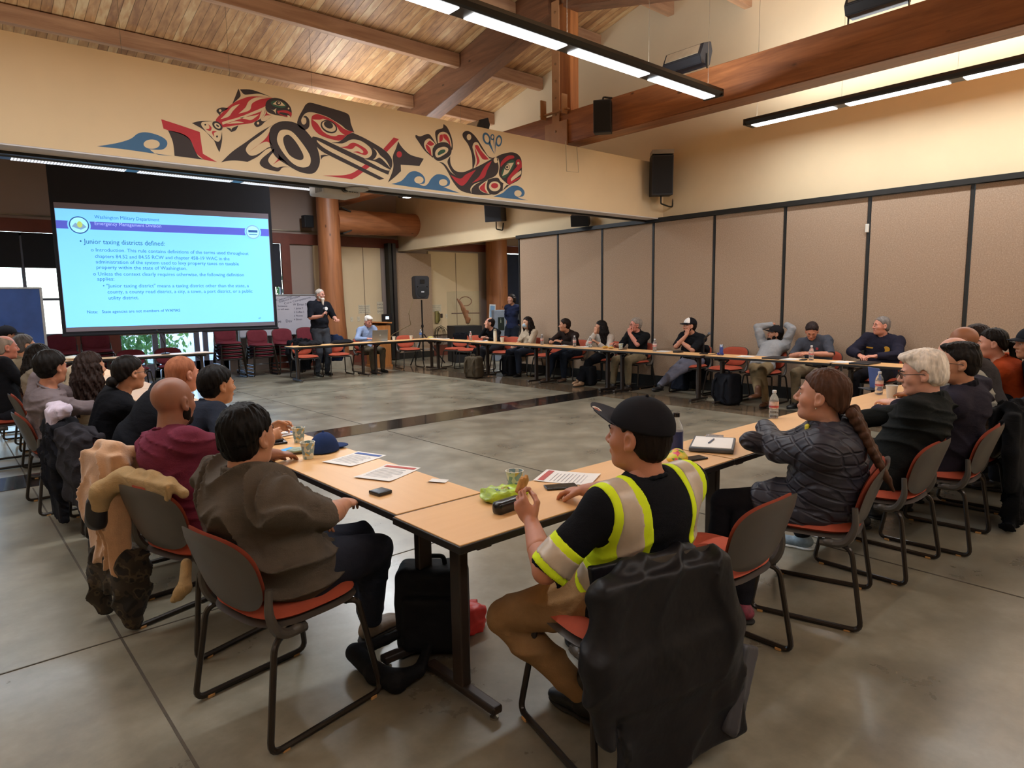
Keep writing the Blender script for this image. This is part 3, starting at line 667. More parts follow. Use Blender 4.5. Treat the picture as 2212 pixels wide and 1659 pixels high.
class Person:
    def __init__(s, name_label, loc, face, headtop=None, **k):
        s.k = k; g = k.get
        s.t = thing('person', name_label, 'person', (loc[0], loc[1], 0), rad(face-90)); s.heading = face
        M = Matrix.Rotation(rad(face-90), 3, 'Z'); s.M = M; s.loc = Vector((loc[0], loc[1], 0)); s.Mi = M.inverted()
        s.vox = g('vox', .011); s.hv = g('hvox', .0055); s.sc = g('scale', 1.0); sc = s.sc; b = g('bulk', 1.0); s.b = b; fem = g('fem', False)
        s.sit = g('sit', True)
        # head
        hy, hp, hr = rad(g('hyaw', 0)), rad(g('hpitch', 0)), rad(g('hroll', 0))
        s.hk = g('headk', 1.0)*1.02; HR = Matrix.Rotation(hy, 3, 'Z') @ Matrix.Rotation(hp, 3, 'X') @ Matrix.Rotation(hr, 3, 'Y'); s.HR = npv(HR)
        htl = s.L3(headtop) if headtop is not None else Vector((0, 0, 1.77*sc))
        up = HR @ Vector((0, -.012, .117*s.hk)); s.hc = htl-up-(HR@Vector((0, 0, g('hatpad', .008))))
        zb = g('hipz', .555 if s.sit else .93*sc); s.pel = Vector((g('hipx', 0), g('hipy', -.05 if s.sit else 0), zb))
        neck0 = s.hc+HR@Vector((0, -.03, -.09))*s.hk  # under the skull
        u = (neck0-s.pel).normalized(); s.N = neck0-(u*.75+Vector((0, .0, .25))).normalized()*.065*sc
        s.N += Vector((0, g('neckback', -.02), 0)); s.neck0 = neck0
        u = (s.N-s.pel).normalized(); s.U = u; s.TL = (s.N-s.pel).length
        tw = rad(g('twist', 0)); lat = Vector((math.cos(tw), math.sin(tw), 0)); lat = (lat-u*lat.dot(u)).normalized(); s.lat = lat
        s.fw = u.cross(lat).normalized(); bow = g('bow', .035 if s.sit else .01)
        s.B = lambda tt, x=0, f=0: s.pel+u*s.TL*tt+lat*x+s.fw*(f-bow*math.sin(PI*min(1, tt)))
        sw = (.155 if fem else .178)*sc*g('shw', 1.0)*(.85+.15*b)
        s.sh = {q: s.B(.9, sg*sw, .0)+Vector((0, 0, g('shr', 0))) for q, sg in (('R', 1), ('L', -1))}
        la, lf = .285*sc, .255*sc; s.el = {}; s.wr = {}; s.hd = {}
        for q, sg in (('R', 1), ('L', -1)):
            tg = g('hand'+q, (sg*.16, .3, .62)); tg = s.L3(tg[1]) if tg[0] == 'w' else Vector(tg)
            po = g('elbow'+q, (sg*.6, -.3, -1)); e, w = ik(s.sh[q], tg, la, lf, po); s.el[q] = e; s.wr[q] = w
            hd = g('hd'+q, None); s.hd[q] = Vector(hd).normalized() if hd else (w-e).normalized()
        s.hip = {}; s.kn = {}; s.an = {}
        for q, sg in (('R', 1), ('L', -1)):
            s.hip[q] = s.pel+Vector((sg*.092*sc, .02, -.015))
            ft = g('foot'+q, (sg*.14, .38, .09) if s.sit else (sg*.12, .02, .09)); ft = s.L3(ft[1]) if ft[0] == 'w' else Vector(ft)
            kn, an = ik(s.hip[q], ft, .44*sc, .42*sc, g('knee'+q, (sg*.12, 1, 1) if s.sit else (0, 1, 0))); s.kn[q] = kn; s.an[q] = an
            s.hip[q] = s.hip[q]
        s.mats()
    def L3(s, w): return s.Mi @ (Vector(w)-s.loc)
    def mats(s):
        g = s.k.get; s.SK = skin(g('skin', '#b98468'))
    def torso(s, S, o=0.0, low=False):
        b, sc = s.b, s.sc; R = npv(Matrix((s.lat, s.fw, s.U)).transposed()); g = s.k.get; be = g('belly', 1.0); fem = g('fem', False)
        S.ell(s.pel+Vector((0, 0, .0)), (.168*sc*(.6+.4*b)+o, .125*sc*b**.5+o, .115*sc+o), R, .05)
        S.ell(s.B(.3, 0, .012*be), (.142*sc*b+o, .108*sc*b*be+o, .17*sc+o), R, .06)
        S.ell(s.B(.68, 0, .01), (.158*sc*(.4+.6*b)*(1 if not fem else .93)+o, .112*sc*(.5+.5*b)+o, .175*sc+o), R, .06)
        S.ell(s.B(.84, 0, -.012), (.15*sc*(.6+.4*b)+o, .085*sc*(.6+.4*b)+o, .09*sc+o), R, .05)
        if fem:
            for q in (-1, 1): S.ell(s.B(.62, q*.07*sc, .085*sc), (.055+o, .055+o, .055+o), R, .03)
        for q in ('R', 'L'):
            S.cap(s.B(.9, 0, -.01), s.sh[q], .05*sc+o, .05*sc*(.7+.3*b)+o, .035)
            S.cap(s.N+(s.neck0-s.N)*.25, s.sh[q]*.75+s.N*.25+s.U*.0, .035*sc+o, .04*sc+o, .04)
    def arm(s, S, q, o=0.0, f0=0.0, f1=2.0, flare=0):
        """f 0..1 upper arm, 1..2 forearm"""
        b = .75+.25*s.b; sc = s.sc; R = [.05*b, .047*b, .041*b, .039*b, .027]; a, e, w = s.sh[q], s.el[q], s.wr[q]
        pts = [(0, a, R[0]), (.5, a.lerp(e, .5), R[1]), (1, e, R[2]), (1.35, e.lerp(w, .35), R[3]), (2, w, R[4])]
        def at(f):
            for (fa, pa, ra), (fb, pb, rb) in zip(pts[:-1], pts[1:]):
                if f <= fb: t = (f-fa)/(fb-fa); return pa.lerp(pb, t), (ra+(rb-ra)*t)*sc
            return pts[-1][1], pts[-1][2]*sc
        fs = sorted({f0, f1, *[p[0] for p in pts if f0 < p[0] < f1]})
        for u, v in zip(fs[:-1], fs[1:]):
            (p0, r0), (p1, r1) = at(u), at(v); S.cap(p0, p1, r0+o+flare*(u/f1), r1+o+flare*(v/f1), .06 if u == 0 else .006)
        return at(f1)
    def leg(s, S, q, o=0.0, end=1.0):
        b = .75+.25*s.b; sc = s.sc; h, k, a = s.hip[q], s.kn[q], s.an[q]
        S.cap(h, h.lerp(k, .5), .092*b*sc+o, .078*b*sc+o, .04); S.cap(h.lerp(k, .5), k, .078*b*sc+o, .061*sc+o, .006)
        m = k.lerp(a, .35); back = Vector((0, -.012, 0)); S.cap(k, m+back, .06*sc+o, .055*sc+o, .006); e = m.lerp(a, max(.05, (end-.35)/.65)); S.cap(m+back, e, .056*sc+o, .04*sc+o*1.25, .006)
    def body(s):
        S = SDF(); s.torso(S, -.012); S.cap(s.N-s.U*.02, s.neck0, .053*s.sc*(.8+.2*s.b), .05*s.sc*(.8+.2*s.b), .03)
        for q in ('R', 'L'): s.arm(S, q, -.005, 0, 1); s.arm(S, q, -.001, .8, 2); s.leg(S, q, -.004)
        H = SDF(); T = (s.hc, s.HR, s.hk); head_sdf(H, T, {'w': s.k.get('facew', 1.0)}); H.cap(s.N, s.neck0+Vector((0, 0, .01)), .053*s.sc*(.8+.2*s.b), .05*s.sc*(.8+.2*s.b), .03)
        H.cap(s.N-s.U*.03, s.N, .06, .055, .02)
        parts = [S.mesh(max(s.vox, .012)), H.mesh(s.hv)]
        for q, sg in (('R', 1), ('L', -1)):
            if s.k.get('nohand'+q): continue
            F = SDF(); n = s.k.get('pn'+q, (0, -.3, -1)); F.cap(s.el[q].lerp(s.wr[q], .45), s.wr[q]+s.hd[q]*.01, .039*s.sc*(.75+.25*s.b), .026*s.sc, .015)
            hand_sdf(F, s.wr[q], s.hd[q], n, sg*s.k.get('ts'+q, -1)*-1, s.k.get('curl'+q, .55), s.sc*s.k.get('handk', 1.0)); parts.append(F.mesh(s.k.get('handvox', .0055)))
        s.bo = npmesh('body', parts, s.SK, s.t); return s
    def HC(s, x, y, z): return np.array(s.hc)+s.HR@np.array([x, y, z])*s.hk
    def face(s):
        g = s.k.get; hk = s.hk; R = Matrix(s.HR.tolist())
        if g('noface'): return s
        for q in (-1, 1):
            m = MB(); m2 = MB(); m.sph(s.HC(q*.030, .0765, -.003), (.0125*hk, .0115*hk, .0095*hk), 12, 8); m2.sph(s.HC(q*.030, .0845, -.0032), (.0055*hk, .0045*hk, .0052*hk), 8, 6)
            o = m.build('eye', EYEW, s.t, True); m2.build('iris', EYED, o, True)
        m = MB(); c = [s.HC(x, .0905-abs(x)*abs(x)*12, -.0635-abs(x)*.05) for x in (-.021, -.01, 0, .01, .021)]; m.tube(c, [.002, .0052, .0058, .0052, .002], 8); m.build('lips', LIPM, s.t, True)
        if g('brow', g('haircol', '#1d1512')):
            for q in (-1, 1): m = MB(); m.tube([s.HC(q*x, y, z) for x, y, z in ((.014, .0965, .017), (.028, .095, .022), (.044, .084, .017))], [.0035, .0042, .002], 6); m.build('eyebrow', hairm(g('brow', g('haircol', '#1d1512'))), s.t, True)
        return s
    def shirt(s, col, sleeve=1.0, off=.012, mat=None, collar=True, amp=.008, seed=None, name='shirt', open_=False, hem=True, ff=11, dirn=(.3, .2, 1), cc=None):
        S = SDF(); seed = seed if seed is not None else (hash(s.t['label']) % 1000 if False else len(s.t['label'])*7+int(s.loc.x*10)); s.torso(S, off)
        ends = {}
        for q in ('R', 'L'): ends[q] = s.arm(S, q, off, 0, sleeve, .008 if sleeve < 1.2 else 0)
        for q, sg in (('R', 1), ('L', -1)) if sleeve < 2 else ():  # cut the sleeve flat
            p, r = ends[q]; d = (s.el[q]-s.sh[q]) if sleeve <= 1 else (s.wr[q]-s.el[q]); d = d.normalized()
            S.ell(p+d*(r+.05+off), (r+.055+off,)*3, None, .004, 's')
        hem = s.k.get('hem', -.06 if s.sit else .06); hn = s.U if s.sit else Vector((0, 0, 1)); S.ell(s.pel+hn*.0, (.168*s.sc*(.6+.4*s.b)+off, .128*s.sc*s.b**.5+off, .16*s.sc), None, .04); S.half(hn, hn.dot(s.pel+hn*hem), .006)
        S.cap(s.N+(s.neck0-s.N)*.1+s.fw*.012, s.neck0+s.U*.12, .055*s.sc*(.8+.2*s.b), .075*s.sc, .006, 's')
        S.disp(folds(seed, ff, dirn), amp); m = mat or fabric('cloth '+col, col)
        s.so = npmesh(name, [S.mesh(s.vox)], m, s.t); s.SS = S
        if collar:
            c = SDF(); n = 14; ax = (s.neck0-s.N).normalized(); x = ax.cross(Vector((0, 1, 0))).normalized(); y = x.cross(ax); pr = None; ctr = s.N+(s.neck0-s.N)*.2; r = .061*s.sc*(.8+.2*s.b)
            for i in range(n+1):
                a = -PI/2+2*PI*i/n+.0; p = ctr+x*math.cos(a)*r-y*math.sin(a)*r*1.05+ax*(.012*-math.sin(a)*-1)
                if pr is not None:
                    c.cap(pr, p, .009 if collar != 'crew' else .0065, None, .01)
                    if collar == 'stand': c.cap(pr+ax*.02, p+ax*.02, .008, None, .012)
                pr = p
            npmesh('collar', [c.mesh(.005)], fabric('cloth '+(cc or col), cc or col) if not mat or cc else m, s.t)
        return s
    def trousers(s, col, end=.95, off=.013, mat=None, name='trousers', amp=.005, seed=3):
        S = SDF(); b, sc = s.b, s.sc; R = npv(Matrix((s.lat, s.fw, s.U)).transposed())
        S.ell(s.pel+Vector((0, 0, -.005)), (.172*sc*(.6+.4*b)+off*.6, .125*sc*b**.5+off*.6, .11*sc+off*.5), None, .05)
        for q in ('R', 'L'): s.leg(S, q, off, end)
        S.disp(folds(seed+int(s.loc.y*10), 16, (1, .4, .6)), amp); s.tr = npmesh(name, [S.mesh(max(.0085, s.vox))], mat or fabric('cloth '+col, col), s.t); return s
    def shoes(s, col=None, mat=None, sole=None, yaw=None, boot=False):
        for q, sg in (('R', 1), ('L', -1)):
            a = s.an[q]; sh = (a-s.kn[q]).normalized(); f = Vector((sg*.15, 1, 0)); y = s.k.get('footyaw'+q)
            if y is not None: f = Vector((math.sin(rad(y)), math.cos(rad(y)), 0))
            pit = s.k.get('footpitch'+q, 0); f = Vector((f.x*math.cos(rad(pit)), f.y*math.cos(rad(pit)), math.sin(rad(pit)))).normalized(); u = Vector((0, 0, 1)); Rm = frame_from(f, u); R = npv(Rm); C = lambda x, yy, z: a+Rm@Vector((x, yy, z))
            S = SDF(); S.ell(C(0, -.02, -.04), (.038, .05, .04), R, .02); S.ell(C(0, .07, -.055), (.042, .085, .03), R, .03); S.ell(C(0, .13, -.062), (.042, .055, .024), R, .02); S.cap(C(0, 0, .0 if not boot else .06), C(0, .0, -.03), .042, .044, .02)
            S.half(Rm@Vector((0, 0, 1)), (Rm@Vector((0, 0, 1))).dot(C(0, 0, -.077)))
            o = npmesh('shoe', [S.mesh(.007)], mat or pm('shoe leather '+(col or '#1a1714'), col or '#1a1714', .5, .15, 20, .15), s.t)
            S = SDF(); S.ell(C(0, .09, -.08), (.046, .095, .03), R, .03); S.ell(C(0, -.02, -.08), (.042, .055, .03), R, .03); n = Rm@Vector((0, 0, 1)); S.half(n, n.dot(C(0, 0, -.09))); S.half(-n, (-n).dot(C(0, 0, -.074)))
            npmesh('sole', [S.mesh(.006)], sole or SOLE, o)
        return s
    # ---- hair
    def hair(s, style='short', col='#1d1512', n=1, amp=.003, rough=.45, thick=.011):
        S = SDF(); hk = s.hk; w = s.k.get('facew', 1.0); R = s.HR; H = s.HC; t = thick; m = hairm(col, rough); v = min(s.hv, .006)
        up = R@np.array([0, 0, 1]); fd = R@np.array([0, 1, 0]); rt = R@np.array([1, 0, 0])
        e = lambda x, y, z, a, b, c, k=.02, op='u': S.ell(H(x*w, y, z), (a*hk*w, b*hk, c*hk), R, k, op)
        def keep(ny, nz, y, z, kk=.01): nrm = fd*ny+up*nz; nrm = nrm/np.linalg.norm(nrm); S.half(nrm, float(nrm@H(0, y, z)), kk)
        e(0, -.014, .032, .077+t, .097+t, .087+t*1.1)
        if style in ('short', 'fade', 'balding', 'combed', 'quiff'):
            e(0, -.045, -.03, .068+t*.6, .062+t*.5, .06, .03)
            keep(-.78, .62, .07, .066); keep(-.12, 1, 0, -.078)
            for q in (-1, 1): e(q*.08, .002, -.012, .03, .024, .04, .006, 's')
            if style == 'balding': e(0, .03, .1, .062, .085, .06, .012, 's')
            if style == 'combed': e(0, .045, .095, .07, .06, .03); e(0, -.04, .08, .08, .08, .05); e(.0, -.095, .0, .06, .035, .07, .03)
            if style == 'quiff': e(0, .05, .1, .055, .05, .022); e(0, -.03, .105, .065, .07, .025)
        elif style in ('long', 'pony', 'bun', 'braid', 'bob'):
            e(0, -.05, -.03, .068+t*.6, .06+t*.5, .06, .03); keep(-.6, .8, .07, .06)
            if style in ('pony', 'bun', 'braid'):
                keep(-.25, 1, 0, -.065)
                for q in (-1, 1): e(q*.086, .008, -.012, .028, .022, .034, .006, 's')
        lowcut = style in ('short', 'fade', 'balding', 'quiff', 'combed')
        if lowcut:
            T_ = SDF(); T_.p = [tuple(q) for q in S.p]; tt = .0035+.25*t
            T_.p[0] = ('e', VV(H(0, -.014, .032)), VV(((.077+tt)*hk*w, (.097+tt)*hk, (.087+tt)*hk)), T_.p[0][3], 0, T_.p[0][5], 'u'); T_.p[1] = ('e', VV(H(0, -.045, -.03)), VV(((.068+tt*.5)*hk*w, (.062+tt*.4)*hk, .058*hk)), T_.p[0][3], 0, .03, 'u')
            T_.p = [q for i_, q in enumerate(T_.p) if i_ < 2 or q[6] != 'u']
            keep(-.42, 1, 0, .0 if style != 'combed' else -.055, .035)
        S.disp(s.strands(), amp); parts = [S.mesh(v)]
        if lowcut: T_.disp(s.strands(), amp*.4); parts.append(T_.mesh(v))
        Z = Vector((0, 0, 1)); Hv = lambda *a: Vector(H(*a))
        if style == 'long':
            L_ = s.k.get('hairlen', .34); S2 = SDF(); r_ = Vector(rt.tolist()); f_ = Vector(fd.tolist())
            for i in range(11):
                a = rad(-105+21*i); st = Hv(math.sin(a)*.075*w, -.015-math.cos(a)*.082, .01); bk = max(0, math.cos(a)); mid = Hv(math.sin(a)*.092*w, -.02-math.cos(a)*.098, -.11)
                en = mid+Vector((r_.x, r_.y, 0))*math.sin(a)*.025+Vector((f_.x, f_.y, 0))*(-.02-.03*bk)-Z*(L_-.12)*(.82+.18*math.cos(a*3)); S2.cap(st, mid, .03, .034, .03); S2.cap(mid, en, .034, .018, .03)
            S2.disp(s.strands(), amp*1.8); parts.append(S2.mesh(max(v, .007)))
        if style == 'bob':
            S2 = SDF()
            for i in range(11):
                a = rad(-95+19*i); st = Hv(math.sin(a)*.075*w, -.015-math.cos(a)*.085, .02); en = Hv(math.sin(a)*.078*w, -.015-math.cos(a)*.078, -.055-.02*math.cos(a)); S2.cap(st, en, .026, .017, .03)
            S2.disp(s.strands(), amp); parts.append(S2.mesh(v))
        if style == 'bun': S2 = SDF(); S2.ell(H(0, -.125, -.055), (.045, .038, .04), R, .02); S2.disp(s.strands(), amp); parts.append(S2.mesh(v))
        if style == 'pony':
            S2 = SDF(); p0 = Hv(0, -.105, .01); p1 = Hv(0, -.15, -.02); L_ = s.k.get('hairlen', .25); S2.cap(p0, p1, .022, .03, .02); S2.cap(p1, p1-Z*L_*.5+Vector((0, -.025, 0)), .032, .038, .02); S2.cap(p1-Z*L_*.5+Vector((0, -.025, 0)), p1-Z*L_, .038, .012, .02)
            S2.disp(s.strands(), amp*1.6); parts.append(S2.mesh(v))
        if style == 'braid':
            S2 = SDF(); p = Hv(0, -.135, -.045); q = p.copy(); N_ = 9; L_ = s.k.get('hairlen', .34); bd = s.k.get('braiddir', (0, -.35, -1)); bd = Vector(bd).normalized(); sd = bd.cross(Vector((0, 1, 0))).normalized()
            for i in range(N_):
                r = .044*(1-.05*i); c0 = p+bd*L_*i/N_
                for z in (-1, 1): S2.cap(c0+sd*z*r*.75, c0+bd*L_/N_*1.1+sd*z*r*.1, r*.62, r*.5, .006)
            S2.cap(p+bd*L_, p+bd*(L_+.06), .017, .008, .01); S2.disp(s.strands(), amp); parts.append(S2.mesh(v))
            k = MB(); k.lathe(p, [(.026, -.008), (.031, 0), (.026, .008)], 14); 
        s.ho = npmesh('hair', parts, m, s.t); return s
    def strands(s):
        c = np.array(s.hc)
        def fn(X, Y, Z):
            a = np.arctan2(Y-c[1]+.02, X-c[0]); return np.sin(a*38+np.sin(Z*40)*1.5)*.5+np.sin(a*17+Z*55+np.sin(Y*30))*.5+np.sin(X*150+Z*60+2*np.sin(Y*70))*np.sin(Y*140+2*np.sin(X*60+Z*50))*.7
        return fn
    def cap(s, col='#1c1b20', visor=None, white_front=False, lift=0, curl=.018, reach=.075):
        """baseball cap with curved visor"""
        hk = s.hk; w = s.k.get('facew', 1.0); H = s.HC; R = s.HR; m = fabric('cap cloth '+col, col, .85, 700, .1)
        S = SDF(); S.ell(H(0, -.012, .035), (.091*hk*w, .111*hk, .1*hk), R, .02); up = R@np.array([0, -.1, .995]); S.half(up, float(up@H(0, 0, .03)), .004)
        S.ell(H(0, -.012, .025), (.082*hk*w, .102*hk, .09*hk), R, .002, 's')
        o = npmesh('cap', [S.mesh(.0045)], m, s.t)
        vm = fabric('cap cloth '+(visor or col), visor or col, .8, 700, .1); V = MB(); n = 12; rows = 5; vs = []; fs = []
        for sgn in (0, 1):
            for j in range(rows+1):
                for i in range(n+1):
                    a = rad(-62+124*i/n); r0 = .1; x = math.sin(a)*(.088*w+.0*j); y = -.012+math.cos(a)*.108; ext = reach*(j/rows)*max(0, math.cos(a*1.28))**.6
                    vs.append(tuple(H(x*(1+.12*j/rows*0), y+ext, .043-curl*(x/.08)**2-.012*(j/rows)+lift*ext+(.0025 if sgn else -.0015))))
        k = (n+1)*(rows+1)
        for sgn in (0, 1):
            for j in range(rows):
                for i in range(n):
                    q = (sgn*k+j*(n+1)+i, sgn*k+j*(n+1)+i+1, sgn*k+(j+1)*(n+1)+i+1, sgn*k+(j+1)*(n+1)+i); fs.append(q if sgn else q[::-1])
        for i in range(n): fs.append((rows*(n+1)+i, rows*(n+1)+i+1, k+rows*(n+1)+i+1, k+rows*(n+1)+i))
        V.add(vs, fs); V.build('visor', vm, o, True)
        MB().sph(H(0, -.02, .136), .006*hk, 8, 5).build('cap_button', m, o, True)
        if white_front:
            S2 = SDF(); S2.ell(H(0, -.012, .035), (.0925*hk*w, .1125*hk, .1015*hk), R, .02); S2.half(up, float(up@H(0, 0, .036)), .004); fdn = R@np.array([0, 1, .2]); S2.half(fdn, float(fdn@H(0, .035, .04)), .003)
            npmesh('front_panel', [S2.mesh(.0045)], fabric('white cap front', '#e6e2dd'), o)
        s.co = o; return s
    def beard(s, col='#1d1512', length=.0, full=True):
        S = SDF(); hk = s.hk; R = s.HR; e = lambda x, y, z, a, b, c, k=.015, op='u': S.ell(s.HC(x, y, z), (a*hk, b*hk, c*hk), R, k, op)
        e(0, .04, -.086, .052, .052, .04); e(0, .068, -.1, .03, .024, .026)
        if full: e(.05, .02, -.05, .018, .03, .04); e(-.05, .02, -.05, .018, .03, .04)
        S.cap(s.HC(-.025, .086, -.05), s.HC(.025, .086, -.05), .006, .006, .008)
        if length: S.cap(s.HC(0, .06, -.1), s.HC(0, .06, -.11-length), .035, .014, .02)
        e(0, .1, -.066, .02, .03, .006, .006, 's'); S.disp(s.strands(), .002); npmesh('beard', [S.mesh(.005)], hairm(col, .7), s.t); return s
    def glasses(s, col='#14120f'):
        m = MB(); H = s.HC
        for q in (-1, 1):
            m.tube([H(q*.031+.021*math.cos(a), .1015-.12*abs(q*.031+.021*math.cos(a))**2*8, -.004+.016*math.sin(a)) for a in [2*PI*i/14 for i in range(14)]], .0018*s.hk, 6, closed=True)
            m.tube([H(q*.052, .098, .003), H(q*.077, .07, .004), H(q*.083, .0, .0), H(q*.08, -.02, -.018)], .0018*s.hk, 6)
        m.tube([H(-.01, .107, .0), H(0, .109, .002), H(.01, .107, .0)], .0016*s.hk, 6); m.build('glasses', pm('spectacle frame '+col, col, .3), s.t, True); return s
    def mask(s):
        S = SDF(); R = s.HR; S.ell(s.HC(0, .055, -.055), (.054, .062, .056), R, .01); S.ell(s.HC(0, .09, -.05), (.025, .03, .035), R, .02); n = R@np.array([0, 1, .0]); S.half(n, float(n@s.HC(0, .035, 0))); npmesh('face_mask', [S.mesh(.005)], pm('light blue mask cloth', '#a9c4d6', .8), s.t); return s
def surf_badge(pr, P, r, col, name='chest_badge', n=None, th=.004):
    """small round emblem lying on the chest"""
    n = Vector(n) if n is not None else pr.fw; R = frame_from(pr.U, n); m = MB(); m.lathe(P, [(r, 0), (r, th), (r*.96, th+.001)], 20, R@rotm(0, 0, 0)); return m.build(name, pm('emblem '+col, col, .6), pr.t)
# ================================================================== the people
GA = 'red upholstered sled chairs under seated people'
def seat(x, y, head, who, **k): return chair(x, y, head, 'red and grey sled chair under the '+who, GA, **k)
def W(px, py, z): return ('w', at_z(px, py, z))
# ---- left arm, facing the hollow square
p = Person('person in a grey-brown button shirt seen from behind at the nearest left table', (.99, 2.52), 8, at_z(524, 872, 1.235), bulk=1.7, belly=.95, hipy=.0, vox=.0075, hvox=.0045, hyaw=18, hpitch=2, hem=-.14,
    shw=1.22, handR=(.0, .28, .74), handL=(-.1, .12, .68), elbowR=(1, .1, -.9), elbowL=(-1, -.6, -.3), footR=W(800, 1340, .09), footL=(-.15, .5, .09), skin='#b57f62', footyawR=-6)
p.body().face().shirt('#564e45', sleeve=.98, off=.02, amp=.028, collar='stand', ff=16, dirn=(.25, .1, 1)).trousers('#272a35').shoes('#6b5a48', boot=True).hair('short', '#0e0b0a', thick=.0105, amp=.004)
c_ = seat(.97, 2.52, 10, 'person in the grey-brown shirt')
for o in c_.children:
    if o.name.startswith('back'):
        if 'bracket' in o.name: continue
        pv = Vector((0, -.19, .47)); Rx = Matrix.Rotation(rad(7), 4, 'X'); o.matrix_local = Matrix.Translation(pv) @ Rx @ Matrix.Translation(-pv) @ o.matrix_local
p = Person('bald person with a dark beard in a maroon crew-neck shirt, left side', (.95, 3.42), 14, at_z(366, 812, 1.265), bulk=1.3, vox=.0085, hvox=.005, hyaw=14, handR=(.05, .42, .79), handL=(-.12, .4, .78), skin='#8f5f49', curlR=.4)
p.body().face().shirt('#6c2b3e', sleeve=.75, amp=.013, collar='crew').trousers('#3a3a44').shoes().beard('#17110f')
seat(.93, 3.4, 17, 'person in the maroon shirt')
p = Person('person with short black hair in a navy polo leaning with clasped hands on the table', (1.0, 4.3), 4, at_z(463, 790, 1.215), bulk=1.1, hyaw=5, hvox=.005, handR=W(578, 945, .79), handL=W(585, 925, .79), elbowR=(1, -.2, -.6), curlR=.9, curlL=.9, hdR=(-.25, 1, .1), hdL=(.35, 1, .1), pnR=(-1, 0, -.3), pnL=(1, 0, -.3), handvox=.0045, skin='#b9835f')
p.body().face().shirt('#222733', sleeve=.85).trousers('#23252c').shoes().hair('short', '#120f0e', thick=.015)
seat(.95, 4.22, 5, 'person in the navy polo')
p = Person('large person with cropped reddish hair in a black shirt, left side', (.98, 5.02), 6, at_z(388, 768, 1.27), bulk=1.42, hyaw=12, hvox=.005, handR=(.05, .42, .78), handL=(-.1, .42, .78), skin='#c98a72', brow='#8a5238')
p.body().face().shirt('#15171d', sleeve=1.0, amp=.006).trousers('#1c1d22').shoes().hair('short', '#9a6248', thick=.004, amp=.001, rough=.8)
seat(.95, 5.0, 4, 'large person in black')
p = Person('person with black hair tied in a low bun and glasses in black, left side', (.95, 5.66), 2, at_z(273, 768, 1.245), fem=True, bulk=1.12, hyaw=12, handR=(.08, .38, .78), handL=(-.08, .38, .78), skin='#b17d61')
p.body().face().shirt('#111217', sleeve=1.9, amp=.006).trousers('#17181c').shoes().hair('bun', '#15110f').glasses()
seat(.92, 5.64, 0, 'person with the low bun')
p = Person('broad person with thick black hair in a mauve-grey short-sleeved shirt, left side', (.74, 6.38), 4, at_z(105, 758, 1.275), bulk=1.45, hyaw=28, handR=(.1, .42, .76), handL=(-.1, .36, .76), elbowR=(1, -.1, -.6), skin='#b3775c')
p.body().face().shirt('#74696c', sleeve=1.0, amp=.018).trousers('#6f6a58').shoes().hair('short', '#15110f', thick=.02, amp=.003)
seat(.74, 6.42, 3, 'person in the mauve-grey shirt')
p = Person('person with long wavy dark hair in a cream top, left side', (.98, 7.08), 4, at_z(190, 760, 1.235), fem=True, hyaw=15, hairlen=.42, handR=(.08, .36, .78), handL=(-.08, .36, .78), skin='#c08d6f')
p.body().face().shirt('#b9a88f', sleeve=1.9, amp=.008).trousers('#2a2b33').shoes().hair('long', '#2b1f1b', amp=.005)
seat(.95, 7.1, 0, 'person in the cream top')
p = Person('person with long straight black hair in a khaki top, far left side', (.84, 7.85), 4, at_z(80, 742, 1.258), fem=True, hyaw=15, hairlen=.36, vox=.012, handR=(.08, .36, .78), handL=(-.08, .36, .78), skin='#b98566')
p.body().face().shirt('#8c8170', sleeve=1.9).trousers('#2a2b33').shoes().hair('long', '#17120f', amp=.004)
seat(.82, 7.85, 0, 'person in the khaki top')
p = Person('balding red-faced person in black at the left edge of the photo', (.56, 8.5), 4, at_z(6, 724, 1.33), hyaw=5, vox=.012, bulk=1.2, handR=(.08, .36, .78), handL=(-.08, .36, .78), skin='#bd7660')
p.body().face().shirt('#16161a', sleeve=1.9).trousers('#2a2b33').shoes().hair('balding', '#8d7d70', thick=.004, amp=.001)
seat(.55, 8.52, 0, 'balding person at the left edge')
p = Person('person with grey hair in a tan jacket, far left side', (.9, 9.35), 4, at_y(48, 722, 9.2), hyaw=10, vox=.012, handR=(.08, .36, .78), handL=(-.08, .36, .78), skin='#b98566')
p.body().face().shirt('#8b7c66', sleeve=1.9, collar='stand').trousers('#2a2b33').shoes().hair('short', '#55504d')
seat(.88, 9.35, 0, 'grey-haired person in tan')
p = Person('person in a black cap and dark top, farthest on the left side', (.8, 10.35), 4, at_y(12, 702, 10.4), hyaw=4, vox=.012, hatpad=.022, handR=(.08, .36, .78), handL=(-.08, .36, .78), skin='#a8745a')
p.body().face().shirt('#1b1c22', sleeve=1.9).trousers('#2a2b33').shoes().hair('short', '#17120f').cap('#15151a')
seat(.8, 10.35, 0, 'person in the black cap')
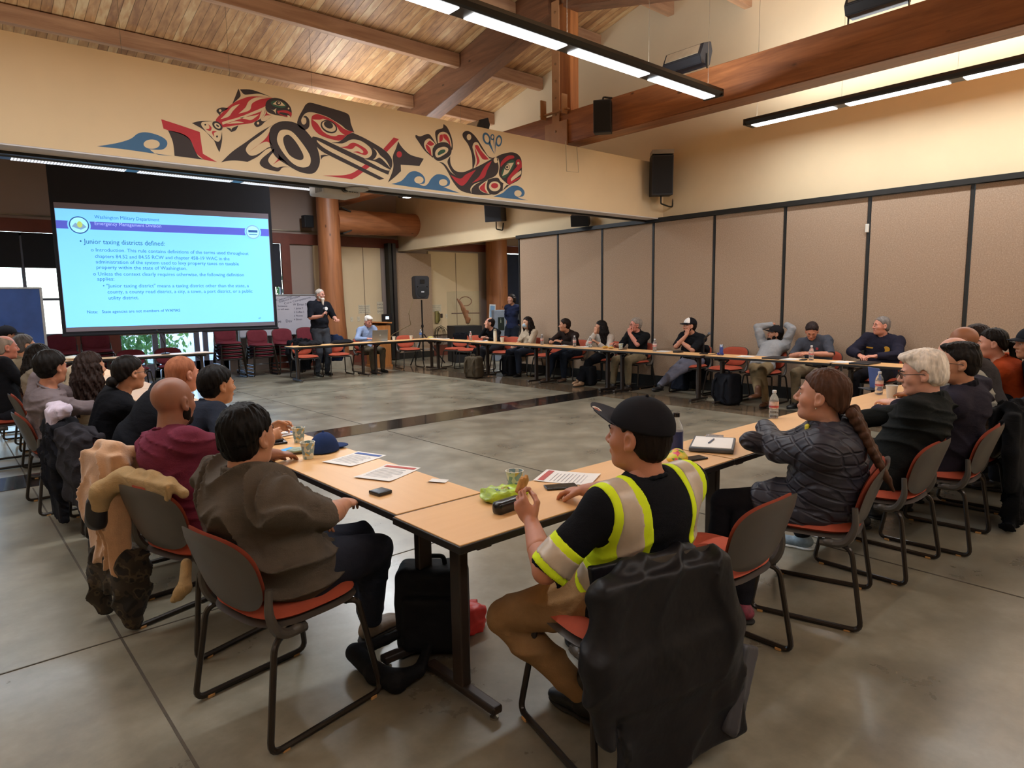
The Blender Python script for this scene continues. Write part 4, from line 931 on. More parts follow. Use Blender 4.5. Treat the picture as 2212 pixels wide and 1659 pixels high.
# ---- near row, backs to the viewer
def hivis(p):
    lime = fabric('fluorescent lime tape', '#d6ee2a', .7, 300, .1, .04); sil = pm('silver grey reflective tape', '#b9aa97', .35, .06, 30, .1, 300, .001, spec=.7)
    S = p.SS; lat, fw, U, N = [np.array(v, float) for v in (p.lat, p.fw, p.U, p.N)]; pel = np.array(p.pel, float)
    base, lo, ax = S.grid(p.vox); X, Y, Z = np.meshgrid(*ax, indexing='ij', sparse=True)
    dot = lambda n, c: n[0]*(X-c[0])+n[1]*(Y-c[1])+n[2]*(Z-c[2])
    x = dot(lat, pel); h = dot(U, pel); q = []
    sR, eR = {}, {}
    am = {k: (np.array(p.sh[k], float), np.array(p.el[k], float)) for k in 'RL'}
    def armd(k):
        a, b = am[k]; ab = b-a; t = ((X-a[0])*ab[0]+(Y-a[1])*ab[1]+(Z-a[2])*ab[2])/(ab@ab); d = np.sqrt((X-a[0]-t*ab[0])**2+(Y-a[1]-t*ab[1])**2+(Z-a[2]-t*ab[2])**2)
        return t, d
    TL = p.TL; arms = {k: armd(k) for k in 'RL'}
    onarm = np.minimum(*[np.where((arms[k][0] > .25), arms[k][1]-.085, 1) for k in 'RL'])   # negative on the sleeves
    def band(dist, w): return np.abs(dist)-w
    vert = np.minimum(*[np.abs(x-s_*.15) for s_ in (-1, 1)])
    offarm = np.maximum(-onarm, 0*onarm-9)
    def emit(region, mat, name, up):
        def ex(D, a): return np.maximum(D-up, region)
        D = np.maximum(base-up, region).astype(np.float32); D[0] = D[-1] = .1; D[:, 0] = D[:, -1] = .1; D[:, :, 0] = D[:, :, -1] = .1
        g = openvdb.FloatGrid(.2); g.copyFromArray(np.ascontiguousarray(D)); r = g.convertToQuads(0.0); npmesh(name, [(r[0]*p.vox+lo, r[1])], mat, p.t)
    body = -onarm
    for s_, nm in ((-1, 'left'), (1, 'right')):
        v = np.abs(x-s_*.15)
        emit(np.maximum(np.maximum(v-.062, .10*TL*3.2-h), body), lime, 'lime_strap', .0035); emit(np.maximum(np.maximum(v-.034, .10*TL*3.2-h), body), sil, 'silver_strap', .006)
    hb = np.abs(h-.24*TL); emit(np.maximum(hb-.075, body), lime, 'lime_waistband', .0045); emit(np.maximum(hb-.045, body), sil, 'silver_waistband', .0068)
    for k in 'RL':
        t, d = arms[k]; tb = (np.abs(t-.78))*.285
        emit(np.maximum(tb-.058, d-.12), lime, 'lime_armband', .004); emit(np.maximum(tb-.033, d-.12), sil, 'silver_armband', .0065)
p = Person('person in black shirt with lime and silver reflective bands and dark cap, holding a biscuit', (1.84, 1.52), 82, at_z(1393, 852, 1.28), bulk=1.42, vox=.0065, hvox=.0042, handvox=.004, hyaw=22, hpitch=4, hatpad=.024,
    handL=W(1150, 1130, .80), hdL=(-.12, .5, .55), pnL=(1, .2, -.1), curlL=1.0, elbowL=(-.9, -.5, -.9), handR=(.12, .42, .78), elbowR=(.9, -.1, -.5), footL=W(1262, 1500, .1), footR=(.2, .42, .09), kneeL=(-.8, 1, .8), skin='#b5785c')
p.body().face().shirt('#14151a', sleeve=.98, amp=.011, collar='crew', ff=9).trousers('#94734f', amp=.013).shoes('#14120f', boot=True).hair('short', '#1c1512', thick=.004).cap('#1b1b20', visor='#32333a', lift=.62, curl=.008, reach=.085); hivis(p)
m = MB(); c0 = Vector(p.HC(-.03, .145, .0685)); R = Matrix(p.HR.tolist()); m.lathe(c0, [(.02, 0), (.02, .0015)], 18, R@rotm(.5, 0, 0)); m.build('sticker', pm('white round sticker', '#d8d0c2', .5), p.co); m = MB(); m.lathe(c0+R@Vector((0, 0, .0018)), [(.011, 0), (.011, .0008)], 16, R@rotm(.5, 0, 0)); m.build('sticker_mark', pm('orange brown emblem', '#9a4a2c', .5), p.co)
HV = p
seat(1.8, 1.5, 77, 'person in the reflective banded shirt')
def quilt(p, f=1.0):
    c = np.array(p.pel)
    def fn(X, Y, Z):
        a = (X-c[0])+(Y-c[1])*.6; u = (a*.55+(Z-c[2]))/.065; v = (-a*.25+(Z-c[2])*1.0)/.075
        return 1-np.minimum(1, 3.2*np.minimum(np.abs(u-np.round(u)), .8*np.abs(v-np.round(v))))
    return fn
class _Q:  # quilted jacket: the seams are pressed into the surface
    pass
QT = NT('dark blue-grey quilted nylon'); _m = QT.coords('Object'); QT.set(Base_Color=(*L('#33323b'), 1), Roughness=.5, Specular_IOR_Level=.3)
_a = QT.n('ShaderNodeTexWave', Scale=5.2, Distortion=.5); _b = QT.n('ShaderNodeTexWave', Scale=5.2, Distortion=.5); _m1 = QT.coords('Object', (1, 1, 1), (0, rad(35), 0)); _m2 = QT.coords('Object', (1, 1, 1), (0, rad(100), rad(20)))
QT.l(_m1, 0, _a, 'Vector'); QT.l(_m2, 0, _b, 'Vector'); _x = QT.n('ShaderNodeMath', operation='MINIMUM')
for _i, _w in enumerate((_a, _b)): _p = QT.ramp((_w, 1), [(0, (0, 0, 0)), (.22, (1, 1, 1))]); QT.l(_p, 0, _x, _i)
QT.bump(_x, 0, .9, .008); QM = QT.m
p = Person('person with a long brown braid in a dark quilted jacket with crossed arms', (3.38, 1.5), 104, at_z(1793, 797, 1.245), fem=True, bulk=1.42, belly=1.1, vox=.0065, hvox=.0042, hyaw=0, hpitch=8, hairlen=.36, braiddir=(.1, -.5, -1),
    handR=(-.1, .3, .84), handL=(.1, .27, .88), elbowR=(.8, .7, -.9), elbowL=(-.8, .7, -.9), hem=-.12, footR=W(1600, 1302, .09), footL=(-.2, .45, .09), skin='#c08a72', nohandR=True, nohandL=True, headk=1.07)
_sh = SDF.disp
p.body().face(); p.k['hem'] = -.14
def _mesh_q(s, vox, lo=None, hi=None, extra=None):
    s.d.append((quilt(p), .0055)); return _m0(s, vox, lo, hi, extra)
_m0 = SDF.mesh; SDF.mesh = _mesh_q; p.shirt('#3c3b44', sleeve=2.0, off=.028, mat=QM, amp=.006, collar=False, name='quilted_jacket'); SDF.mesh = _m0
p.shirt  # jacket body done
S = SDF()
for q in 'RL': S.cap(p.pel+Vector(((.09 if q == 'R' else -.09), .02, .0)), p.hip[q].lerp(p.kn[q], .5)+Vector((0, 0, .01)), .135, .115, .05)
S.cap(p.pel+Vector((-.16, -.02, -.03)), p.hip['L'].lerp(p.kn['L'], .45)+Vector((-.06, 0, -.06)), .075, .05, .05); S.disp(folds(5, 12), .008); npmesh('jacket_skirt', [S.mesh(.007)], QM, p.t)
c = SDF(); ax = (p.neck0-p.N).normalized()
for i in range(12):
    a, b_ = 2*PI*i/12, 2*PI*(i+1)/12; f = lambda t: p.N+ax*.03+Vector((math.cos(t)*.07, math.sin(t)*.075, 0)); c.cap(f(a), f(b_), .015, None, .01)
npmesh('jacket_collar', [c.mesh(.006)], QM, p.t)
p.trousers('#1c1c22').shoes('#2a2024', mat=pm('dark pink and black running shoe', '#7e3446', .6, .5, 30)).hair('braid', '#4a3226', amp=.0025, thick=.009)
m = MB(); b0 = p.sh['L'].lerp(p.pel, .93)+Vector((-.085, .1, -.1)); m.tube([b0+Vector((0, 0, .0)), b0+Vector((.0, .02, .19))], .005, 6); m.build('pocket_zip', pm('silver zip', '#b8b4ae', .4, metal=.5), p.t)
MB().sph(p.HC(-.081, .002, -.05), .004, 8, 6).build('earring', pm('silver earring', '#d8d4cc', .2, metal=1), p.t)
MB().rbox(p.N+Vector((-.06, .09, .01)), (.035, .02, .03), .008).build('yellow_pin', pm('yellow pin', '#e6dc4a', .5), p.t)
seat(3.38, 1.48, 106, 'person in the quilted jacket')
p = Person('white-haired person with black glasses in a black fleece jacket', (4.2, 1.47), 90, at_z(1992, 757, 1.285), bulk=1.35, vox=.0075, hvox=.0045, handvox=.0045, hyaw=26, hpitch=-6, handL=W(1935, 872, .80), hdL=(-.75, .6, -.05), handR=(.0, .42, .78), elbowL=(-.9, 0, -.8), curlL=.5, skin='#d39c86')
p.body().face().shirt('#1d2020', sleeve=1.92, off=.02, amp=.016, collar='stand', name='fleece_jacket', cc='#1d2020').trousers('#1d1e22').shoes('#8d9aa5', mat=pm('grey blue trainer', '#7f93a3', .7, .3, 25), sole=pm('white rubber sole', '#d9dde0', .6)).hair('combed', '#e0d5c8', thick=.016, amp=.003, rough=.5).glasses()
seat(4.17, 1.45, 90, 'white-haired person')
p = Person('person with swept black hair and glasses in a dark purple-black jacket', (4.88, 1.38), 92, at_z(2078, 740, 1.3), bulk=1.3, vox=.0085, hvox=.005, hyaw=26, handL=(-.1, .4, .79), handR=(.1, .4, .78), skin='#b98365')
p.body().face().shirt('#2b2833', sleeve=1.9, off=.02, amp=.014, collar='stand', name='jacket', cc='#1b1a20').trousers('#4a4d55').shoes('#2b2c30').hair('quiff', '#1a1614', thick=.01, amp=.003).glasses()
seat(4.88, 1.35, 93, 'person with swept black hair')
p = Person('bald pink-skinned person in a pale grey shirt leaning forward', (5.5, 1.32), 92, at_z(2064, 727, 1.295), bulk=1.2, hyaw=22, handL=(-.1, .5, .79), handR=(.1, .5, .78), skin='#dba792', brow='#9a7a66')
p.body().face().shirt('#8b897f', sleeve=1.0, amp=.01, collar='stand').trousers('#4a4d55').shoes('#2b2c30')
seat(5.43, 1.38, 92, 'bald person in pale grey')
p = Person('bald brown-skinned bearded person in a charcoal shirt', (6.1, 1.4), 92, at_z(2085, 704, 1.34), bulk=1.25, hyaw=20, handL=(-.1, .5, .79), handR=(.1, .5, .78), skin='#9a6545', brow='#1c1512')
p.body().face().shirt('#353233', sleeve=1.9, amp=.008).trousers('#2a2d35').shoes('#2b2c30').beard('#1c1512')
seat(6.08, 1.36, 92, 'person in charcoal')
p = Person('person with a black ponytail in an orange long-sleeved top', (6.98, 1.38), 92, at_z(2148, 709, 1.3), fem=True, bulk=1.15, hyaw=22, handL=(-.1, .4, .79), handR=(.1, .4, .78), skin='#c9917a')
p.body().face().shirt('#a5441f', sleeve=1.9, amp=.008).trousers('#2a2d35').shoes('#2b2c30').hair('pony', '#17120f')
seat(6.95, 1.35, 92, 'person in orange')
p = Person('dark-haired person mostly hidden behind the orange-clad person', (7.75, 1.6), 92, at_z(2112, 700, 1.33), hyaw=22, vox=.013, handL=(-.1, .4, .79), handR=(.1, .4, .78), skin='#b98365')
p.body().face().shirt('#3b3f4a', sleeve=1.9).trousers('#2a2d35').shoes('#2b2c30').hair('short', '#2a1d17')
seat(7.75, 1.55, 92, 'hidden dark-haired person')
q = at_z(2232, 704, 1.33)
p = Person('person in a dark cap and black jacket cut by the right edge of the photo', (q.x+.05, q.y-.15), 120, q, hyaw=10, vox=.012, hatpad=.022, bulk=1.2, handL=(-.1, .35, .7), handR=(.1, .35, .7), skin='#b98365')
p.body().face().shirt('#1d2128', sleeve=1.9, off=.02, name='jacket').trousers('#2a2d35').shoes('#2b2c30').hair('short', '#2a1d17').cap('#23272e')
seat(q.x+.03, q.y-.2, 120, 'capped person at the right edge')
# ---- along the partition, facing the square
def wallp(px, py, X, dx, label, who, **k):
    r = ray(px, py); h = Vector((X, r[1]/r[0]*X, CAMH+r[2]/r[0]*X)); k.setdefault('hyaw', -32); k.setdefault('vox', .0105); k.setdefault('hvox', .0055)
    p = Person(label, (min(9.64, X+dx), h.y+k.pop('dy', .05)), 180, h, **k); seat(min(9.62, X+dx), p.loc.y, 180+k.get('crot', 0), who); return p
p = wallp(1060, 686, 9.5, .25, 'balding person in a black sweater resting the face on one hand', 'balding person in black', hyaw=-30, hpitch=8, handR=(-.06, .27, 1.02), elbowR=(.4, .8, -1), hdR=(0, .1, 1), pnR=(0, -1, 0), handL=(-.3, .45, .79), skin='#c58f78', curlR=.4, footR=(.2, .25, .09), footL=(-.05, .55, .09))
p.body().face().shirt('#15161a', sleeve=1.95, amp=.008).trousers('#2c2d33').shoes('#14120f').hair('balding', '#1d1512', thick=.009)
p = wallp(1140, 684, 9.62, .2, 'person with a light blue face mask and long dark wavy hair in a beige top', 'person with the face mask', fem=True, hyaw=-8, hairlen=.45, handR=(.05, .32, .66), handL=(-.05, .32, .66), skin='#c99b80')
p.body().face().mask().shirt('#b3a38d', sleeve=.9, amp=.007).trousers('#2d3340').shoes('#14120f').hair('long', '#1f1613', amp=.005)
p = wallp(1221, 688, 9.4, .3, 'dark-haired person in a brown sweater leaning on the table in profile', 'person in the brown sweater', bulk=1.1, hyaw=-42, handR=(.1, .5, .79), handL=(-.1, .42, .79), elbowR=(1, 0, -.6), elbowL=(-1, 0, -.6), skin='#b37f63', footR=(.14, .55, .09))
p.body().face().shirt('#2b211e', sleeve=1.95, amp=.009, collar='stand').trousers('#1f2530').shoes('#5a4232').hair('short', '#221713', thick=.012)
p = wallp(1299, 692, 9.5, .25, 'person with long straight black hair in a white pullover, hand at the chin', 'person in the white pullover', fem=True, hyaw=-38, hairlen=.4, handR=(-.03, .28, .98), elbowR=(.5, .6, -1), hdR=(0, -.1, 1), pnR=(0, -1, 0), handL=(-.15, .35, .79), skin='#c08b6e', footR=(0, .65, .09), footL=(.1, .62, .12), curlR=1.2)
p.body().face().shirt('#c3b9ae', sleeve=1.95, off=.02, amp=.011, name='pullover').trousers('#14151a').shoes('#8a6a50', mat=pm('tan canvas shoe', '#957558', .8)).hair('long', '#14100f', amp=.003)
p = wallp(1375, 686, 9.6, .2, 'grey-haired person with glasses in black leaning the head on a fist', 'grey-haired person with glasses', bulk=1.25, hyaw=-25, hroll=-6, handL=(-.05, .24, .98), elbowL=(-.5, .8, -1), hdL=(.1, 0, 1), pnL=(0, -1, 0), curlL=1.6, handR=(.2, .36, .79), skin='#cc8672', footR=(.15, .45, .09))
p.body().face().shirt('#17181a', sleeve=.95, amp=.009, collar='stand').trousers('#7a6d55').shoes('#2a2522').hair('short', '#8e857c', thick=.012).glasses('#5a4a3c')
p = wallp(1492, 685, 9.5, .2, 'bearded person in a white-fronted cap with chin on hand and tattooed forearms', 'person in the white-fronted cap', bulk=1.12, hyaw=-32, hatpad=.024, hpitch=2, handR=(-.05, .25, .98), elbowR=(.6, .6, -1), hdR=(-.1, -.1, 1), pnR=(0, -1, .1), handL=(.03, .27, .87), elbowL=(-.7, .5, -.8), hdL=(1, -.2, .1), skin='#b98066', footR=(.1, .95, .1), footL=(.2, .88, .09))
p.body().face().shirt('#16181c', sleeve=.95, amp=.009, collar='stand').trousers('#6c6d7c').shoes('#14151a').hair('short', '#1a1411').beard('#1a1411').cap('#16161a', white_front=True)
text_mesh('D', 'front_mark', pm('red cap lettering', '#9a3428', .6), p.HC(-.02, .09, .075), p.HR@np.array([1, 0, 0]), p.HR@np.array([0, -.3, 1]), None, .022, .018, p.co)
surf_badge(p, p.el['L'].lerp(p.sh['L'], .4)+Vector((-.05, .02, 0)), .008, '#c9c9c4', 'sleeve_tag', Vector((-1, .3, 0)))
p = wallp(1681, 702, 9.78, -.3, 'person in a grey hooded sweatshirt and black cap leaning back with hands behind the head', 'person in the grey hooded sweatshirt', hyaw=-46, hatpad=.022, hpitch=12, handR=(.08, -.42, 1.17), handL=(-.12, -.42, 1.17), elbowR=(1, .6, .6), elbowL=(-1, .6, .6), nohandR=True, nohandL=True, hipy=.05, skin='#a87459', footR=W(1640, 885, .09), footL=(-.25, .4, .09), shr=.01, bow=.0)
p.body().face().shirt('#8f9092', sleeve=1.95, off=.02, amp=.01, name='sweatshirt', collar='stand').trousers('#7d6c51').shoes('#5b3a26', boot=True).hair('short', '#17120f').beard('#1a1310').cap('#1d1b1d')
HH = p
p = wallp(1754, 698, 9.42, .25, 'person in a slate polo with a red emblem looking down at a phone', 'person in the slate polo', bulk=1.25, hyaw=22, hpitch=-34, handR=(.05, .34, .79), handL=(-.05, .36, .79), elbowR=(1, .1, -.6), elbowL=(-1, .1, -.6), skin='#bf8166', dy=-.02)
p.body().face().shirt('#43464f', sleeve=.98, amp=.008, collar='stand').trousers('#80715a').shoes('#1c1917').hair('short', '#2b2120', thick=.009)
surf_badge(p, p.B(.72, -.075, .13), .02, '#a33b3e', 'red_chest_emblem'); text_mesh('JAMIE', 'name_stitching', pm('white stitching', '#c9c9cc', .7), p.B(.68, .05, .14), -p.lat, p.U, .07, .014, .001, p.t) if False else None
p = wallp(1908, 683, 9.6, .25, 'broad grey-haired person in a dark jacket with a yellow badge', 'person in the dark jacket with the yellow badge', bulk=1.42, hyaw=-38, hpitch=4, handR=(.1, .36, .8), handL=(-.1, .36, .8), elbowR=(1, .2, -.5), elbowL=(-1, .2, -.5), skin='#c98a74')
p.body().face().shirt('#232230', sleeve=1.98, off=.024, amp=.01, collar='stand', name='jacket').trousers('#1c1b20').shoes('#14120f').hair('short', '#77716d', thick=.006)
surf_badge(p, p.B(.72, -.1, .145), .045, '#d6a02c', 'yellow_badge'); MB().rbox(p.B(.72, .1, .15), (.1, .008, .02), .003, frame_from(p.fw, p.U)).build('yellow_name_strip', pm('yellow stitching', '#b98a2c', .7), p.t)
# ---- standing people and the front table
p = Person('standing presenter with a long white beard and glasses in a black polo, holding a microphone', (at_y(690, 700, 13.95).x, 13.95), 275, at_y(690, 624, 13.95), sit=False, scale=1.09, bulk=1.28, hyaw=20, vox=.011, hvox=.0055, hem=.05, handR=(.09, .29, 1.33), hdR=(-.2, .5, .7), curlR=1.4, handL=(-.24, .30, 1.24), pnR=(-.5, 0, -.4), elbowR=(.7, -.4, -1), elbowL=(-.8, -.4, -1), hdL=(.2, 1, .1), skin='#c08a78', curlL=1.0)
p.body().face().shirt('#16181f', sleeve=.98, amp=.008, collar='stand').trousers('#3a3d44').shoes('#14120f').hair('short', '#a89e96', thick=.006).beard('#ddd3c8', .13).glasses('#6d2f28')
surf_badge(p, p.B(.76, -.085, .16), .04, '#d9dadb', 'round_white_badge')
PRES = p
p = Person('white-haired person in a light blue shirt sitting at the open laptop', (7.66, 13.85), 270, at_y(797, 683, 13.72), bulk=1.15, hyaw=-5, hpitch=-20, vox=.0105, hvox=.0055, handR=(.17, .3, .79), handL=(-.02, .3, .66), elbowR=(1, 0, -.7), skin='#c98d7c', footR=(.12, .4, .09))
p.body().face().shirt('#8a9bbd', sleeve=1.95, amp=.008, collar='stand').trousers('#5d5344').shoes('#17150f').hair('combed', '#cfc9c3', thick=.008)
seat(7.66, 13.9, 270, 'person at the open laptop')
hp = at_y(1105, 635, 12.6)
p = Person('standing person with short dark hair in a navy sweater beyond the end of the partition', (hp.x+.03, 12.62), 205, hp, sit=False, fem=True, bulk=.98, hyaw=-28, scale=.99, hem=-.02, handR=(.1, -.16, 1.0), handL=(-.1, -.16, 1.0), elbowR=(1, -.6, 0), elbowL=(-1, -.6, 0), skin='#c69480')
p.body().face().shirt('#232a45', sleeve=1.95, amp=.006, collar='crew').trousers('#1d222d').shoes('#1c1917').hair('bob', '#231b19')
# ================================================================== projection screen, projector, mural
A0 = Vector((1.73, 13.6, 0)); B0 = Vector((5.197, 13.1, 0)); sx = (B0-A0).normalized(); sn = Vector((sx.y, -sx.x, 0)); up = Vector((0, 0, 1))
SW_ = (B0-A0).length; ZT, ZB = 3.39, 1.165
scr = thing('projection_screen', 'large projection screen showing a blue-lit slide about junior taxing districts', 'screen', A0, math.atan2(sx.y, sx.x))
def sp(u, z, d=0): return Vector((u, -d, z))
BLKS = pm('matt black screen cloth', '#14151d', .9, .06, 8, .05)
MB().box((SW_/2, .012, (ZB+4.6)/2-.03), (SW_+.08, .01, 4.6-ZB+.02)).build('black_border', BLKS, scr)
MB().box((SW_/2, 0, (ZT+ZB)/2), (SW_-.03, .006, ZT-ZB-.05)).build('screen_surface', pm('unlit matt white screen', '#7c7480', .9, .02), scr)
MB().tube([(0-.05, 0, ZB-.035), (SW_+.05, 0, ZB-.035)], .022, 8).build('weight_bar', BLKS, scr, True)
MB().rbox((SW_/2, .02, 4.66), (SW_+.3, .14, .16), .03).build('roller_case', BLKS, scr)
def glow(name, col, st):
    t = NT(name); mp = t.coords('Object'); n = t.n('ShaderNodeTexNoise', Scale=.35); t.l(mp, 0, n, 'Vector'); c = L(col); r = t.ramp((n, 0), [(.3, mul(c, .94)), (.7, mul(c, 1.04))]); t.l(r, 0, t.b, 'Emission Color')
    t.set(Emission_Strength=st, Base_Color=(*c, 1), Roughness=.9); return t.m
def s_at(px, py):  # local point on the screen
    w_ = at_pl(px, py, A0, sn); d = w_-A0; return Vector((d.dot(sx), 0, w_.z))
SL_ = glow('projected pale blue light', '#74c2f5', .86)
c1, c2, c3, c4 = s_at(118, 445), s_at(579, 477), s_at(592, 697), s_at(142, 705)
mx0, mx1 = (c1.x+c4.x)/2, (c2.x+c3.x)/2; mz1, mz0 = (c1.z+c2.z)/2, (c3.z+c4.z)/2
sl = MB().box(((mx0+mx1)/2, -.006, (mz0+mz1)/2), (mx1-mx0, .003, mz1-mz0)).build('slide', SL_, scr)
PUR = glow('projected purple bar', '#5059bd', .75); TXT = glow('projected dark text', '#2b6a9c', .75); TXD = glow('projected dark title text', '#235a85', .75); PAL = glow('projected pale text', '#9fb0ec', .9)
za, zb = s_at(350, 500).z, s_at(350, 480).z
q0 = s_at(118, 470).z; q1 = s_at(118, 486).z; r0 = s_at(578, 500).z; r1 = s_at(578, 516).z
zt_, zb_ = (q0+r0)/2, (q1+r1)/2
MB().box(((mx0+mx1)/2, -.009, (zt_+zb_)/2), (mx1-mx0, .003, zt_-zb_)).build('purple_bar', PUR, sl)
def disc(px, py, r, name, mats, sub=None):
    c = s_at(px, py); o = None
    for i, (k, m) in enumerate(mats):
        m_ = MB().lathe((c.x, -.011-.0015*i, (zt_+zb_)/2 if sub is None else c.z), [(r*k, 0), (r*k, .0012)], 28, rotm(PI/2)); o2 = m_.build(name if i == 0 else name+'_ring', m, sl); o = o2
    return Vector((c.x, -.02, (zt_+zb_)/2))
NAVY = glow('projected navy ring', '#2c4f86', .8); YEL = glow('projected yellow green', '#a9bf6a', .8); GRY = glow('projected grey blue', '#7296b8', .85)
c = disc(170, 478, .145, 'round_seal', [(1.16, SL_), (1, NAVY), (.88, GLOWW := glow('projected near white', '#8fd2f6', 1.0))])
m = MB(); m.poly([c+Vector(v) for v in ((-.11, 0, -.03), (-.05, 0, .04), (-.01, 0, 0), (.03, 0, .05), (.11, 0, -.03), (.02, 0, -.08))], .001, (0, -1, 0)); m.build('seal_mountains', GRY, sl)
m = MB(); m.sph(c+Vector((.01, -.004, .01)), (.04, .002, .055), 12, 6); m.build('seal_figure', YEL, sl)
c = disc(546, 502, .13, 'emblem_disc', [(1.16, SL_), (1, GRY), (.86, GLOWW)])
m = MB(); m.box(c+Vector((0, 0, .015)), (.17, .002, .045)); m.box(c+Vector((0, 0, -.045)), (.15, .002, .015)); m.build('emblem_bars', NAVY, sl)
def line(body, px0, py0, px1, h, mat, parent=sl, d=.0125, name='text_line'):
    a, b = s_at(px0, py0), s_at(px1, py0+(px1-px0)*.03)
    return text_mesh(body, name, mat, (a.x, -d, a.z), (1, 0, 0), (0, 0, 1), max(.05, b.x-a.x), h, .0, parent)
H1, H2 = .085, .062
zz_ = [(204, 472, 344, 'Washington Military Department', H2, TXT), (204, 486, 348, 'Emergency Management Division', H2*.95, PAL),
 (172, 526, 356, '\u2022 Junior taxing districts defined:', H1, TXD), (196, 543, 537, 'o Introduction. This rule contains definitions of the terms used throughout', H2, TXT), (205, 557, 496, 'chapters 84.52 and 84.55 RCW and chapter 458-19 WAC in the', H2, TXT),
 (207, 569, 516, 'administration of the system used to levy property taxes on taxable', H2, TXT), (208, 581, 404, 'property within the state of Washington.', H2, TXT), (201, 595, 527, 'o Unless the context clearly requires otherwise, the following definition', H2, TXT), (210, 606, 247, 'applies:', H2, TXT),
 (222, 621, 538, '\u2022 "Junior taxing district" means a taxing district other than the state, a', H2, TXT), (232, 634, 546, 'county, a county road district, a city, a town, a port district, or a public', H2, TXT), (234, 647, 300, 'utility district.', H2, TXT), (188, 677, 390, 'Note:   State agencies are not members of WAMAS', H2*.85, TXD), (558, 689, 563, '47', .03, TXT)]
for x0, y0, x1, b_, h_, m_ in zz_: line(b_, x0, y0, x1, h_, m_)
# projector hung behind the soffit
pj = at_z(728, 420, 2.95); pt = thing('projector', 'white ceiling projector hanging just behind the soffit', 'projector', (pj.x, pj.y+.05, pj.z), rad(5))
PW = pm('off white projector plastic', '#b9b4ac', .4, .04, 8, .03)
MB().rbox((0, 0, .06), (.52, .36, .17), .03).build('body', PW, pt, True)
m = MB(); [m.box((-.262, -.12+.02*i, .06), (.004, .008, .12)) for i in range(8)]; m.build('vent_grille', pm('grey grille', '#77736e', .5), pt)
m = MB(); m.lathe((.02, -.185, .06), [(.05, 0), (.05, .02), (.035, .022)], 16, rotm(PI/2)); m.build('lens', pm('dark glass lens', '#16171c', .1), pt, True)
m = MB(); [m.box((.1+.035*(i % 4), -.181, .03+.035*(i//4)), (.02, .006, .015)) for i in range(8)]; m.build('ports', BLACKP, pt)
MB().tube([(0, 0, .14), (0, 0, 1.0)], .02, 8).build('ceiling_pole', STEEL, pt, True)
ap = at_z(771, 409, 3.0); t = thing('access_point', 'round white ceiling access point beside the projector', 'network device', (ap.x, ap.y, 2.98))
MB().lathe((0, 0, 0), [(.11, 0), (.14, .012), (.14, .03)], 24).build('cover', PW, t, True); MB().lathe((0, 0, .03), [(.1, 0), (.09, .035)], 16).build('base', BLACKP, t, True)
# ------------------------------------------------------------------ mural on the soffit
MK, MR, MBL, MG, MC_ = [pm(n, c, .6, .05, 14, .05) for n, c in (('mural black paint', '#2a1c1a'), ('mural red paint', '#b3212c'), ('mural blue paint', '#34648c'), ('mural green paint', '#24523a'), ('mural bare tan', '#dcc7a3'))]
MC_ = PAINT; MCOL = {'k': MK, 'r': MR, 'b': MBL, 'g': MG, 'c': MC_}
TR = {'A': (640, 190, 7.628), 'B': (200, 160, 2.2571), 'Z': (330, 180, 6.703), 'W': (0, 0, 4.366), 'O': (880, 250, 7.9)}
def mural(label, name, items):
    """items: (frame, colour, level, points) outlines read off the painting; every colour is its own part"""
    first = at_y(TR[items[0][0]][0]+items[0][3][0][0]/TR[items[0][0]][2], TR[items[0][0]][1]+items[0][3][0][1]/TR[items[0][0]][2], SY)
    t = thing(name, label, 'mural', (first.x, SY-.001, first.z)); M_ = {}
    for fr, c, lv, pts in items:
        ox, oy, k = TR[fr]; lp = smooth_loop(pts, 5); w3 = []
        for p in lp:
            v = at_y(ox+p.x/k, oy+p.y/k, SY); w3.append(Vector((v.x-first.x, 0, v.z-first.z)))
        M_.setdefault((c), MB()).poly(w3, .0008*(lv+1), (0, -1, 0))
    for c, m in M_.items(): m.build({'k': 'black_paint', 'r': 'red_paint', 'b': 'blue_paint', 'g': 'green_paint', 'c': 'bare_wall_shape'}[c], MCOL[c], t)
def el(cx, cy, a, b, rot=0, n=14): return [(cx+a*math.cos(q)*math.cos(rad(rot))-b*math.sin(q)*math.sin(rad(rot)), cy+a*math.cos(q)*math.sin(rad(rot))+b*math.sin(q)*math.cos(rad(rot))) for q in [2*PI*i/n for i in range(n)]]
mural('painted blue wave at the left end of the soffit mural', 'wave_painting', [('W', 'b', 0, [(915, 1380, 1), (1100, 1350), (1230, 1310), (1300, 1260), (1380, 1248), (1490, 1275), (1565, 1320), (1575, 1370), (1530, 1410), (1410, 1408, 1), (1480, 1455), (1620, 1470, 1), (1400, 1440), (1150, 1405)]), ('W', 'c', 1, el(1430, 1360, 76, 44))])
mural('painted red and black canoe stern beside the left wave', 'canoe_painting', [('Z', 'r', 0, [(122, 520, 1), (400, 610), (680, 705, 1), (700, 850), (725, 1020, 1), (930, 1140, 1), (740, 1105, 1), (620, 1000), (560, 850), (440, 750), (220, 680, 1), (155, 655, 1)]), ('Z', 'k', 0, [(220, 680, 1), (400, 720), (530, 800), (600, 950), (660, 1060), (740, 1105, 1), (315, 1050, 1), (290, 850)])])
